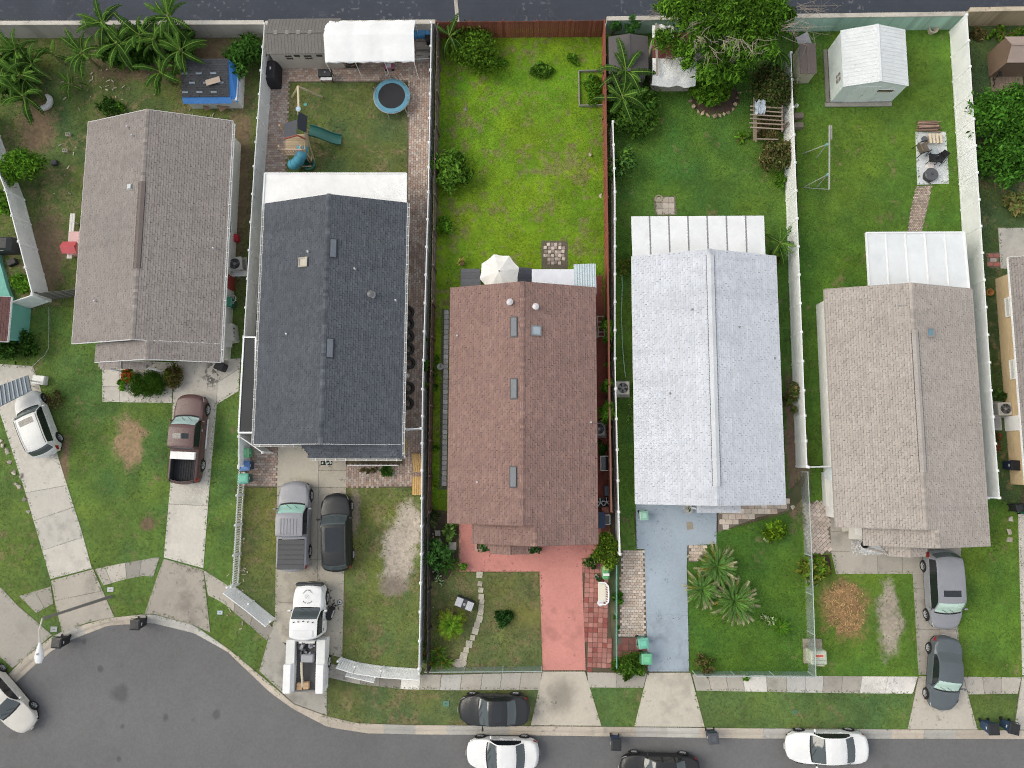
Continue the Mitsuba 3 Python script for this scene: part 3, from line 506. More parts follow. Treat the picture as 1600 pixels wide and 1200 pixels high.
TAUPE = [(0.261, 0.236, 0.222), (0.285, 0.255, 0.24), (0.236, 0.215, 0.205), (0.304, 0.274, 0.257)]
CHAR = [(0.084, 0.094, 0.111), (0.099, 0.111, 0.129), (0.073, 0.081, 0.096), (0.119, 0.131, 0.149)]
BROWN = [(0.277, 0.175, 0.148), (0.234, 0.15, 0.134), (0.312, 0.206, 0.176), (0.206, 0.14, 0.132)]
SILV = [(0.54, 0.569, 0.627), (0.576, 0.605, 0.66), (0.513, 0.541, 0.598), (0.594, 0.619, 0.674)]
SANDY = [(0.381, 0.342, 0.309), (0.419, 0.375, 0.341), (0.343, 0.305, 0.278), (0.438, 0.402, 0.369)]
# --- first house from the left
h1, r1, z1, xm1, zr1 = house('single-storey house with a plain taupe shingle roof, leftmost whole house, brown pickup on its drive', (-29.75,7.51)[0] + .0, (-19.91,14.19)[0], (-29.79,22.63)[1], (-29.75,7.51)[1], (-19.77,6.3)[1], (-28.15,6.3)[0], TAUPE, (.60, .60, .55), seed=100, porch=((-28.09,5.85)[0], (-24.31,5.85)[0], (-26.04,5.82)[1], 2.35))
ridge_vent(r1, xm1 - .02, (-25.14,12.06)[1], (-25.34,17.76)[1], zr1, .42, (.165, .14, .13))
for x, y in ((-26.27,21.63), (-25.83,20.97), (-20.6,13.75), (-27.96,10.17)): pipe(h1, x, y, z1(x, y))
x, y = (-25.82,17.54); box_vent(r1, x, y, z1(x, y), .3, .3, (.3, .29, .28), (.5, .55, .56), -1)
yf2 = (-19.77,6.3)[1]
for k, (px, w) in enumerate(((-15.05, .62), (-14.3, .62), (-13.55, .62))): wall_window(h1, ((-24.41,6.44)[0] + .35 + k * .8, yf2 + .45, 1.45), .6, 1.0, (0, -1, 0), bars=2)
xw = (-19.91,14.19)[0] - .45
wall_window(h1, (xw, (-20.47,15.77)[1], 1.5), .8, 1.0, (1, 0, 0))
gutter(h1, ((-19.91,14.19)[0] + .02, yf2), ((-19.91,14.19)[0] + .02, (-20.06,22.45)[1]), 2.5, WHITE, (1, 0), 1.6)
dk = num(h1 + '__side_door'); used[dk] = 1; scene[dk] = MB().box((xw + .03, (-20.55,12.01)[1], 1.02), (.06, .95, 2.0), (.30, .05, .045), .5).box((xw + .05, (-20.55,12.01)[1] + .35, 1.), (.06, .05, .12), (.5, .45, .3), .3).ply()
labels[dk] = {'label': 'dark red side door'}
# --- second: charcoal roof with white gutters
xa, xb = (-17.51,8.85)[0], (-8.05,8.42)[0]; yb2, yf_, ys2 = (-17.44,16.88)[1], (-17.57,1.04)[1], (-10.8,0.18)[1]
h2, r2, z2, xm2, zr2 = house('single-storey house with a charcoal shingle roof and white gutters', xa, xb, yb2, yf_, None, None, CHAR, (.5, .5, .49), seed=200)
m = MB(); xl = (-13.86,0.17)[0]; xh = (-9.53,1.54)[0]; yt = yf_ + .55; zt = 2.5 + .33 * (yt - ys2)
m.poly3([(xl, ys2, 2.49), (xb, ys2, 2.49), (xh, yt, zt - .01), (xl - .9, yt, zt - .01)], (.02, .02, .025), .9).poly3([(xb, ys2, 2.49), (xb, yf_, 2.49), (xh, yt, zt - .01)], (.02, .02, .025), .9)
m.poly3([(xl, ys2, 2.49), (xl - .9, yt, zt - .01), (xl - .05, yf_, 2.5)], (.03, .032, .04), .9)
put('porch_roof', m, 'matte', r2)
hipx = lambda y: xb - (xb - xh) * (y - ys2) / (yt - ys2)
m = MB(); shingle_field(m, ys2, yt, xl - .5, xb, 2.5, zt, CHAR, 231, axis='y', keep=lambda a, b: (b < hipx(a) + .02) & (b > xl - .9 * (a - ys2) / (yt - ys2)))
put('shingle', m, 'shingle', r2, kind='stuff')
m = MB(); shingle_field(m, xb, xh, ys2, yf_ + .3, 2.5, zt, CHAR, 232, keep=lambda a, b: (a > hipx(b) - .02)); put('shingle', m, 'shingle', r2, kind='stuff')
m = MB(); cap_row(m, (xb, ys2, 2.5), (xh, yt, zt), .26, CHAR, 233); cap_row(m, (xl - .85, yt, zt), (xh, yt, zt), .26, CHAR, 234); put('ridge_cap', m, 'shingle', r2, kind='stuff')
for a, b, o in (((xa - .02, yf_), (xa - .02, yb2), (-1, 0)), ((xb + .02, ys2), (xb + .02, yb2), (1, 0)), ((xa, yf_ - .03), (xl, yf_ - .03), (0, -1)), ((xl, ys2 - .03), (xb, ys2 - .03), (0, -1)), ((xl - .03, ys2), (xl - .03, yf_), (-1, 0))): gutter(h2, a, b, 2.48, (.74, .75, .76), o)
for px in (xl + .3, xb - .25): put('porch_post', MB().box((px, ys2 + .12, 1.2), (.14, .14, 2.4), WHITE, .5), 'matte', h2)
wall_window(h2, (xl + 1.2, yf_ + .45, 1.5), 1.2, 1.0, (0, -1, 0))
x, y = (-12.39,13.35); box_vent(r2, x, y, z2(x, y), 1.15, .34, (.04, .045, .05), (.15, .17, .2), 1)
x, y = (-12.39,6.97); box_vent(r2, x, y, z2(x, y), 1.15, .34, (.04, .045, .05), (.15, .17, .2), 1)
x, y = (-14.44,12.58); skylight(r2, x, y, z2(x, y), .55, (.28, .25, .2), (.36, .34, .29), -1)
for q in ((-14.1,13.22), (-11.11,12.13), (-8.62,10.28), (-15.43,8)): pipe(h2, *q, z2(*q), .28, .05, (.6, .6, .6))
x, y = (-10.08,10.54); pipe(h2, x, y, z2(x, y), .35, .12, (.13, .135, .14), True)
# --- third: reddish brown roof
xa, xb = (-5.12,3.67)[0], (4.23,2.88)[0]; yb3, yf3, ys3 = (-5.08,11.14)[1], (-5.16,-3.81)[1], (4.25,-5.04)[1]
h3, r3, z3, xm3, zr3 = house('single-storey house with a reddish brown shingle roof above a red painted drive', xa, xb, yb3, yf3, ys3, (-3.59,-5.01)[0], BROWN, (.42, .36, .33), seed=300, trim=(.2, .11, .09), porch=((-2.87,-5.64)[0], (0.34,-5.62)[0], (-1.09,-5.68)[1], 2.35))
for q in ((-0.98,8.3), (-0.97,4.45), (-0.99,-0.92)): box_vent(r3, *q, z3(*q), 1.2, .36, (.12, .1, .1), (.15, .17, .19), -1)
x, y = (0.41,8.09); skylight(r3, x, y, z3(x, y), .6, (.2, .19, .19), (.36, .42, .47), 1)
for q in ((-1.23,9.87), (0.37,9.58)): pipe(h3, *q, z3(*q), .3, .11, (.6, .58, .6), True)
for q in ((-4.63,7.98), (-3.23,-1.26), (3.84,2.47)): pipe(h3, *q, z3(*q), .25, .045, (.6, .6, .6))
# --- fourth: pale silver roof
xa, xb = (6.58,5.31)[0], (15.81,5.32)[0]; yb4, yf4, ys4 = (6.62,13.18)[1], (6.53,-2.57)[1], (15.84,-2.09)[1]
h4, r4, z4, xm4, zr4 = house('single-storey house with a pale silver-white shingle roof', xa, xb, yb4, yf4, None, None, SILV, (.5, .5, .48), seed=400, trim=(.6, .62, .64))
ridge_vent(r4, xm4 + .02, (11.18,-1.43)[1], (11.35,12.83)[1], zr4 + .005, .46, (.55, .575, .61))
m = MB(); p0, p1, q0, q1 = (10.35,-2.59)[0], (13.07,-2.58)[0], (10.34,-3.11)[1], yf4 + .1
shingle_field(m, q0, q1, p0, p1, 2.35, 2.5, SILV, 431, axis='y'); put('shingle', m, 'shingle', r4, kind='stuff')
put('porch_roof', MB().add(trimesh.convex.convex_hull([[x, y, z - t] for x in (p0, p1) for y, z in ((q0, 2.35), (q1, 2.5)) for t in (.012, .1)]), (.2, .21, .22), .8), 'matte', r4)
for x in (p0 + .15, p1 - .15): put('porch_post', MB().box((x, q0 + .2, 1.15), (.1, .1, 2.2), WHITE, .5), 'matte', h4)
for q in ((10.13,9.44), (13.04,8.38), (8.73,4.24), (15.42,6.53)): pipe(h4, *q, z4(*q), .12, .05, (.22, .22, .23))
wall_window(h4, (xa + 1.6, yf4 + .45, 1.5), 1.2, 1.0, (0, -1, 0))
# --- fifth: sandy roof
xa, xb = (18.79,3.3)[0], (28.05,2.92)[0]; yb5, yf5, ys5 = (18.86,10.99)[1], (18.76,-3.9)[1], (28.15,-5)[1]
h5, r5, z5, xm5, zr5 = house('single-storey house with a sandy beige shingle roof, silver van parked in front', xa, xb, yb5, yf5, ys5, (20.41,-5.01)[0], SANDY, (.66, .66, .65), seed=500, trim=(.38, .34, .31), porch=((21.47,-5.63)[0], (24.56,-5.61)[0], (23.22,-5.67)[1], 2.35))
ridge_vent(r5, xm5 + .05, (23.86,-0.54)[1], (23.66,8.05)[1], zr5, .40, (.36, .335, .315))
x, y = (24.57,7.97); skylight(r5, x, y, z5(x, y), .5, (.3, .27, .25), (.16, .28, .34), 1)
for q in ((22.72,9.65), (24.49,9.47), (27.8,2.48)): pipe(h5, *q, z5(*q), .25, .06, (.42, .38, .35))
for y in ((19.04,4.89)[1], (19.13,1.54)[1], (19.12,0.65)[1]): wall_window(h5, (xa + .45, y, 1.75), .95 if y > -2 else .8, .9, (-1, 0, 0))
# --- sixth, at the right edge: tan walls, three windows and a door; seventh: corner of a teal house
xa = (30.46,8.98)[0]; yb6, yf6 = (30.52,13.04)[1], (30.28,-2.1)[1]
h6, r6, z6, xm6, zr6 = house('tan clapboard house at the right edge of the picture', xa, xa + 8.8, yb6, yf6, None, None, TAUPE, (.5, .39, .24), seed=600, over=.75)
xw6 = xa + .75
for py in (478, 575): pass
for y in ((30.69,10.11)[1], (30.67,6.03)[1]): wall_window(h6, (xw6 - .06, y, 1.45), 1.15, 1.0, (-1, 0, 0), bars=2, blind=True)
m = MB()
for i in range(14): m.box((xw6 - .012, (yb6 + yf6) / 2, .18 + i * .165), (.03, yb6 - yf6 - 1.52, .13), (.52, .405, .25), .7, 0, (.12, (0, 1, 0)))
put('clapboard', m, 'matte', h6)
y = (30.79,2.57)[1]; dk = num(h6 + '__door'); used[dk] = 1; scene[dk] = MB().box((xw6 - .05, y, 1.05), (.07, .95, 2.1), WHITE, .4).ply()
m = MB()
for i in range(3):
    for j in range(3): m.box((xw6 - .09, y - .25 + .25 * i, 1.45 + .2 * j), (.02, .2, .16), (.02, .02, .025), .1)
put('pane', m, 'paint', dk)
x0_ = (-34.18,8.91)[0]
h0, r0, z0, xm0, zr0 = house('teal walled house with a dark red roof, cut off by the left edge', x0_ - 7.6, x0_, (-34.94,10.76)[1] - .1, (-33.94,7.68)[1], None, None, [(.16, .085, .08), (.13, .075, .07)], (.16, .42, .36), seed=700, eave=2.3, pitch=.3, over=.3)
hx, hy = (-35.62,9.6)
put('teal_annex', MB().prism(Polygon([(-39.77,14.39),(-36.92,14.24),(-36.08,11.86),(-34.66,8.93),(-35.16,8.48),(-39.19,8.26)]), 0, .35, (.16, .42, .36), .7), 'matte', h0)
# ================================================================ walls and fences
def wall_run(label, a, b, h, col, capcol, th=.2, cat='wall'):
    key = thing('concrete_wall', label, cat); a, b = np.array(a), np.array(b); n = max(1, int(np.linalg.norm(b - a) / 3.6)); r = rng(int(abs(a[0] * 10)))
    for i in range(n):
        p, q = a + (b - a) * i / n, a + (b - a) * (i + 1) / n; g = (b - a) / np.linalg.norm(b - a) * .006
        put('panel', MB().bar((*(p + g), h / 2), (*(q - g), h / 2), th, h, np.array(col) * r.uniform(.93, 1.05), .85), 'concrete_mat', key)
        put('cap', MB().bar((*(p + g / 2), h + .035), (*(q - g / 2), h + .035), th + .1, .07, np.array(capcol) * r.uniform(.94, 1.05), .5), 'concrete_mat', key)
    return key
wall_run('weathered pale grey concrete wall behind the banana plants', (-39.94,30.5), (-18.49,30.27), 1.55, (.40, .39, .36), (.52, .49, .44))
wall_run('grey concrete wall behind the grey resin shed and the white canopy tent', (-18.4,30.22), (-6.54,30.16), 1.55, (.38, .37, .35), (.5, .47, .42))
wall_run('mint green stained concrete wall behind the white shed', (5.27,30.24), (29.64,30.26), 1.55, (.40, .58, .50), (.48, .45, .40))
wall_run('tan concrete wall in the far right corner', (29.76,30.49), (36.72,30.53), 1.65, (.47, .38, .25), (.5, .43, .33))
def polyline(pts, step):
    out = []
    for a, b in zip(pts[:-1], pts[1:]):
        a, b = np.array(a), np.array(b); n = max(1, round(np.linalg.norm(b - a) / step)); out += [a + (b - a) * i / n for i in range(n)]
    return out + [np.array(pts[-1])]
def vinyl_fence(label, pts, h=1.83, step=1.83, col=(.80, .82, .83), cat='fence', post=True, dirt=.0, seed=0, group=None):
    key = thing('vinyl_fence', label, cat, group); ps = polyline(pts, step); r = rng(seed + 13)
    for i, p in enumerate(ps):
        m = MB().box((*p, h / 2), (.12, .12, h), col, .45)
        m.add(trimesh.convex.convex_hull([[p[0] + a * w, p[1] + b * w, h + z] for a in (-1, 1) for b in (-1, 1) for w, z in ((.08, 0), (.08, .03), (.015, .085))]), col, .45); put('post', m, 'matte', key)
    for a, b in zip(ps[:-1], ps[1:]):
        d = (b - a) / np.linalg.norm(b - a); a2, b2 = a + d * .06, b - d * .06; c = np.array(col) * r.uniform(.955, 1.0)
        m = MB(); m.bar((*a2, h - .09), (*b2, h - .09), .055, .16, c, .45); m.bar((*a2, .11), (*b2, .11), .055, .16, c * .95, .45)
        n = 11
        for k in range(n):
            u, v = a2 + (b2 - a2) * (k + .012) / n, a2 + (b2 - a2) * (k + .988) / n; m.bar((*u, h / 2), (*v, h / 2), .03, h - .34, c * r.uniform(.97, 1.0), .5)
        m.bar((*a2, h / 2), (*b2, h / 2), .012, h - .3, c * .93, .6)
        put('panel', m, 'matte', key)
    return key
vinyl_fence('white vinyl privacy fence left of the first taupe-roofed house', [(-38.47,24.49), (-35.59,18.19), (-33.15,11)], seed=1)
vinyl_fence('short white vinyl fence return reaching the teal house', [(-33.14,10.91), (-35.04,10.26)], seed=2)
vinyl_fence('long white vinyl fence between the taupe-roofed and charcoal-roofed houses', [(-18.35,30.02), (-18.6,19.74), (-18.75,8.09), (-18.78,1.55), (-18.69,-0.34)], seed=3, col=(.74, .76, .77))
vinyl_fence('white vinyl fence between the charcoal roof and the brown roof', [(-6.77,29.96), (-6.78,17.87), (-6.93,4.64), (-6.82,-5.82), (-6.84,-11.1), (-6.84,-12.77)], seed=4)
vinyl_fence('narrow white vinyl fence beside the dark creepers, left of the silver-white roof', [(5.58,22.69), (5.65,17.79), (5.51,6.64), (5.62,-3.13), (5.67,-5.73)], seed=5)
vinyl_fence('white vinyl fence between the silver-white and sandy roofs', [(17.59,27.47), (17.54,17.8), (17.48,4.58), (17.47,-0.24)], seed=6)
vinyl_fence('tall white vinyl fence along the tan house, cleanest and longest on the right', [(29.36,29.95), (29.27,17.07), (29.15,4.58), (29.18,-2.13)], h=1.95, seed=7)
vinyl_fence('short white vinyl fence joining the sandy-roofed house on its left', [(17.55,-0.28), (19.14,-0.24)], seed=8, step=3)
vinyl_fence('short white vinyl fence joining the sandy-roofed house on its right', [(29.21,-2.13), (28.55,-2.14)], seed=9, step=3)
vinyl_fence('short white vinyl fence between the charcoal-roofed house and the paver path', [(-8.04,2.07), (-6.97,2.11)], seed=10, step=3)
vinyl_fence('white vinyl gate standing open beside the three wheeled bins', [(-18.74,1.55), (-17.19,0.53)], seed=11, step=3, cat='gate')
# low picket fence in front of the charcoal-roofed house
def picket_fence(label, pts, h, pick=True, lean=0., cat='fence'):
    key = thing('picket_fence', label, cat); ps = polyline(pts, 2.2); c = WHITE
    for p in ps: put('post', MB().box((*p, h / 2 + .04), (.12, .12, h + .08), c, .45).cyl((*p, h + .11), .085, .07, c, .45, 4, top=.02), 'matte', key)
    for a, b in zip(ps[:-1], ps[1:]):
        m = MB()
        for z in (.15, h - .15): m.bar((*a, z), (*b, z), .045, .09, c, .45)
        put('rail', m, 'matte', key); m = MB(); n = int(np.linalg.norm(b - a) / .15)
        for k in range(n):
            q = a + (b - a) * (k + .5) / n; m.box((*q, h / 2), (.075, .022, h), c, .45, math.atan2(b[1] - a[1], b[0] - a[0]))
        put('picket', m, 'matte', key, kind='stuff')
    return key
picket_fence('low white picket fence along the lawn left of the silver pickup', [(-18.99,-0.47), (-19.03,-2.25), (-19.06,-6.08), (-19.09,-8.05)], 1.08)
def low_panel(label, pts, h, cat='fence', lean=.35):
    key = thing('low_fence', label, cat); ps = [np.array(p) for p in pts]; c = WHITE
    for a, b in zip(ps[:-1], ps[1:]):
        d = (b - a) / np.linalg.norm(b - a); s = np.array([-d[1], d[0]])
        m = MB(); n = max(3, int(np.linalg.norm(b - a) / .15))
        for z in (.12, h - .08): m.bar((*(a - s * lean * z), z), (*(b - s * lean * z), z), .05, .11, c, .45)
        put('rail', m, 'matte', key); m = MB()
        for k in range(n):
            q = a + (b - a) * (k + .5) / n; m.bar((*(q - s * lean * .05 + s * .03), .05), (*(q - s * lean * h + s * .03), h - .03), .143, .02, c, .45)
        put('picket', m, 'matte', key, kind='stuff')
    for p in ps: put('post', MB().box((*p, h / 2), (.11, .11, h), c, .45), 'matte', key)
low_panel('low white fence leaning over the sidewalk at the picket fence corner', [(-19.47,-8.12), (-18.02,-9.13), (-16.58,-10.21)], 1.0, lean=.45)
low_panel('leaning white fence along the sidewalk in front of the sandy patch', [(-12.14,-12.62), (-11.05,-12.93), (-9.38,-13.15), (-6.97,-13.28)], 1.0, lean=.45)
low_panel('white gate swung out over the sidewalk beside the service truck', [(-11.62,-13.21), (-9.78,-13.59)], .8, 'gate', lean=.5)
def board_fence(label, a, b, h, cols, w=.14, th=.022, caprail=None, seed=0, rails=True, gap=.006, rot=.0):
    key = thing('board_fence', label, 'fence'); a, b = np.array(a), np.array(b); L_ = np.linalg.norm(b - a); d = (b - a) / L_; s = np.array([-d[1], d[0]]); r = rng(seed)
    nb_ = max(1, round(L_ / 2.4))
    for i in range(nb_ + 1):
        p = a + (b - a) * i / nb_; put('post', MB().box((*(p + s * .06), h / 2), (.1, .1, h + .05), np.array(cols[0]) * .8, .85), 'matte', key)
    for i in range(nb_):
        p, q = a + (b - a) * i / nb_, a + (b - a) * (i + 1) / nb_
        m = MB()
        for z in (.35, h - .3): m.bar((*(p + s * .03), z), (*(q + s * .03), z), .04, .09, np.array(cols[0]) * .8, .85)
        if caprail is not None: m.bar((*p, h + .02), (*q, h + .02), .11, .035, caprail, .8)
        put('rail', m, 'matte', key)
        m = MB(); n = int(np.linalg.norm(q - p) / w)
        for k in range(n):
            u = p + (q - p) * (k + .5) / n; hh = h + r.uniform(-.03, .03); m.box((*(u - s * .005), hh / 2), (w - gap, th, hh), np.array(cols[r.integers(0, len(cols))]) * r.uniform(.75, 1.15), .85, math.atan2(d[1], d[0]) + r.normal(0, .02), (r.normal(0, .01), (1, 0, 0)))
        put('board', m, 'matte', key, kind='stuff')
    return key
RW = [(.215, .066, .04), (.19, .058, .036), (.235, .078, .05)]
board_fence('red stained wooden fence across the back of the bright green yard', (-6.42,30), (5.06,29.94), 1.83, RW, seed=1)
board_fence('red stained wooden fence on the right of the bright green yard', (5.09,29.94), (5.12,4.98), 1.83, RW, caprail=(.22, .075, .05), seed=2)
board_fence('faded end of the red wooden fence beside the brown-roofed house', (5.12,4.9), (5.16,-3.14), 1.75, [(.2, .085, .06), (.16, .06, .04)], caprail=(.26, .13, .1), seed=3)
board_fence('old dark brown wooden fence left of the bright green yard', (-6.37,29.93), (-6.45,10.47), 1.75, [(.17, .13, .105), (.13, .1, .085), (.22, .175, .145)], seed=4)
board_fence('rotting black-brown wooden fence left of the brown-roofed house', (-6.46,10.39), (-6.48,-3.2), 1.65, [(.11, .07, .058), (.085, .058, .05), (.14, .085, .068)], seed=5)
board_fence('blackened wooden fence beside the stepping stone garden', (-6.5,-3.29), (-6.38,-13.04), 1.5, [(.07, .06, .055), (.10, .075, .065), (.05, .045, .043)], seed=6)
board_fence('grey weathered wooden gate between the white fence corner and the taupe-roofed house', (-33.07,11.07), (-30.4,11.33), 1.65, [(.13, .125, .115), (.10, .095, .09), (.16, .15, .14)], seed=7)
def chain_link(label, pts, h=1.15, col=(.42, .49, .49), net=(.28, .38, .38), dens=.075, cat='fence'):
    key = thing('chain_link_fence', label, cat); ps = polyline(pts, 2.6)
    for p in ps: put('post', MB().cyl((*p, h / 2), .028, h + .06, col, .4, 8), 'matte', key)
    for a, b in zip(ps[:-1], ps[1:]):
        put('top_rail', MB().tube([(*a, h), (*b, h)], .024, col, .4, 8), 'matte', key)
        L_ = np.linalg.norm(b - a); n = int((L_ + h) / dens); q = []; d = (b - a) / L_; w = .011
        for sgn in (1, -1):
            for k in range(n):
                t0 = k * dens - (h if sgn > 0 else 0); t1 = t0 + sgn * h + (h if sgn < 0 else 0) * 0
                u0, u1 = (t0, 0.), (t0 + h, h)
                lo, hi = max(u0[0], 0), min(u1[0], L_)
                if hi - lo < .02: continue
                za, zb = lo - t0, hi - t0
                if sgn < 0: za, zb = h - za, h - zb
                pa, pb = a + d * lo, a + d * hi
                q.append([(*pa, za - w), (*pb, zb - w), (*pb, zb + w), (*pa, za + w)])
        put('wire_net', MB().raw(q, net, .5), 'matte', key, kind='stuff')
    return key
chain_link('low chain-link fence along the sidewalk of the stepping stone garden', [(-6.56,-13.16), (0.77,-13.04)])
chain_link('green painted low fence line beside the red paving', [(5.54,-6.54), (5.46,-12.8)], col=(.16, .42, .34), net=(.1, .24, .2), h=1.1)
chain_link('low chain-link fence along the sidewalk below the three shaggy palms', [(10.4,-13.22), (17.67,-13.18)])
chain_link('low chain-link fence between the palm lawn and the wood-chip lawn', [(17.76,-0.59), (17.77,-3.19), (17.78,-5.85), (17.74,-10.66), (17.71,-13.18)], col=(.44, .52, .5), net=(.3, .36, .36), h=1.2)
# ================================================================ vehicles
def prof(kv):
    k = np.array(sorted(kv.items())); return PchipInterpolator(k[:, 0], k[:, 1])
KINDS = {
 'sedan': dict(top={0: .56, .025: .68, .12: .80, .27: .93, .30: .985, .43: 1.40, .50: 1.44, .60: 1.42, .67: 1.36, .80: 1.06, .84: 1.03, .96: 1.0, .985: .92, 1: .72}, belt={0: .5, .04: .62, .27: .86, .6: .92, .9: .93, 1: .66},
     w={0: .66, .03: .80, .10: .93, .22: .985, .5: 1, .8: .975, .93: .90, .98: .80, 1: .68}, wr={0: .62, .1: .82, .26: .88, .30: .90, .43: .82, .55: .81, .68: .80, .80: .82, .85: .8, .95: .78, 1: .62}, ws=(.285, .425), rear=(.69, .81), side=(.33, .775), wh=(.185, .80), pillars=((.50, .525), (.665, .69)), wr_=.325),
 'suv': dict(top={0: .70, .02: .84, .08: .95, .25: 1.06, .275: 1.12, .385: 1.62, .45: 1.68, .7: 1.68, .87: 1.60, .9: 1.56, .975: 1.08, .99: 1.0, 1: .8}, belt={0: .62, .04: .76, .25: .98, .6: 1.02, .95: 1.04, 1: .78},
     w={0: .70, .03: .84, .09: .94, .2: .99, .5: 1, .85: .985, .95: .93, .985: .86, 1: .78}, wr={0: .66, .08: .84, .25: .89, .28: .91, .39: .86, .6: .86, .88: .83, .97: .86, 1: .7}, ws=(.265, .38), rear=(.905, .968), side=(.30, .88), wh=(.175, .80), pillars=((.47, .495), (.655, .68)), wr_=.36),
 'van': dict(top={0: .70, .02: .84, .08: .93, .20: 1.05, .22: 1.12, .36: 1.66, .42: 1.72, .8: 1.73, .9: 1.66, .93: 1.6, .985: 1.05, 1: .8}, belt={0: .62, .04: .74, .2: .96, .6: .98, .96: 1.0, 1: .76},
     w={0: .68, .03: .82, .09: .93, .2: .985, .5: 1, .9: .985, .96: .94, 1: .8}, wr={0: .66, .08: .82, .2: .88, .24: .90, .37: .87, .6: .87, .9: .85, .985: .86, 1: .72}, ws=(.215, .355), rear=(.935, .98), side=(.25, .92), wh=(.17, .78), pillars=((.43, .455), (.64, .665)), wr_=.35),
 'pickup': dict(top={0: .82, .015: .98, .05: 1.08, .24: 1.16, .26: 1.22, .345: 1.74, .40: 1.82, .575: 1.80, .60: 1.74, .618: 1.26, .64: 1.22, .97: 1.22, .985: 1.18, 1: 1.0}, belt={0: .7, .03: .88, .25: 1.06, .6: 1.10, .63: 1.13, .98: 1.13, 1: .95},
     w={0: .74, .02: .88, .07: .96, .2: 1, .5: 1, .9: 1, .97: .97, 1: .90}, wr={0: .7, .07: .86, .24: .86, .27: .91, .35: .87, .58: .87, .62: .88, .64: .90, .97: .90, 1: .84}, ws=(.25, .34), rear=(.598, .617), side=(.275, .585), wh=(.165, .785), pillars=((.425, .445),), wr_=.40),
 'cab': dict(top={0: 1.0, .03: 1.18, .08: 1.28, .42: 1.40, .46: 1.48, .62: 2.05, .68: 2.12, .95: 2.12, .985: 2.05, 1: 1.8}, belt={0: .8, .03: .98, .42: 1.2, 1: 1.24},
     w={0: .74, .04: .88, .13: .96, .3: 1, .6: 1, .97: 1, 1: .97}, wr={0: .72, .1: .86, .42: .86, .47: .90, .63: .86, .96: .86, 1: .84}, ws=(.44, .61), rear=(2, 2), side=(.49, .95), wh=(.30, 9), pillars=((2, 2),), wr_=.42)}
def tyre(key, x, y, r_, w, rim=(.45, .46, .48), out=1, name='wheel'):
    m = MB(); rot = trimesh.transformations.rotation_matrix(math.pi / 2, (1, 0, 0)); rot[:3, 3] = (x, y, r_)
    pr = [[r_ * .62, -w * .5], [r_ * .9, -w * .5], [r_, -w * .36], [r_, w * .36], [r_ * .9, w * .5], [r_ * .62, w * .5], [r_ * .58, 0], [r_ * .62, -w * .5]]
    m.lathe(pr, (.018, .018, .019), .85, 28, rot)
    wk = put(name, m, 'matte', key)
    m = MB(); yo = y + out * w * .42
    m.add(trimesh.creation.cylinder(r_ * .6, w * .3, sections=20), (.06, .06, .065), .5, 40, rot)
    for k in range(6):
        t = k * math.pi / 3 + .3; m.bar((x + r_ * .1 * math.cos(t), yo, r_ + r_ * .1 * math.sin(t)), (x + r_ * .6 * math.cos(t), yo, r_ + r_ * .6 * math.sin(t)), r_ * .17, .02, rim, .3)
    m.add(trimesh.creation.annulus(r_ * .53, r_ * .63, w * .9, sections=24), rim, .3, 40, rot)
    put('rim', m, 'paint', wk)
    return wk
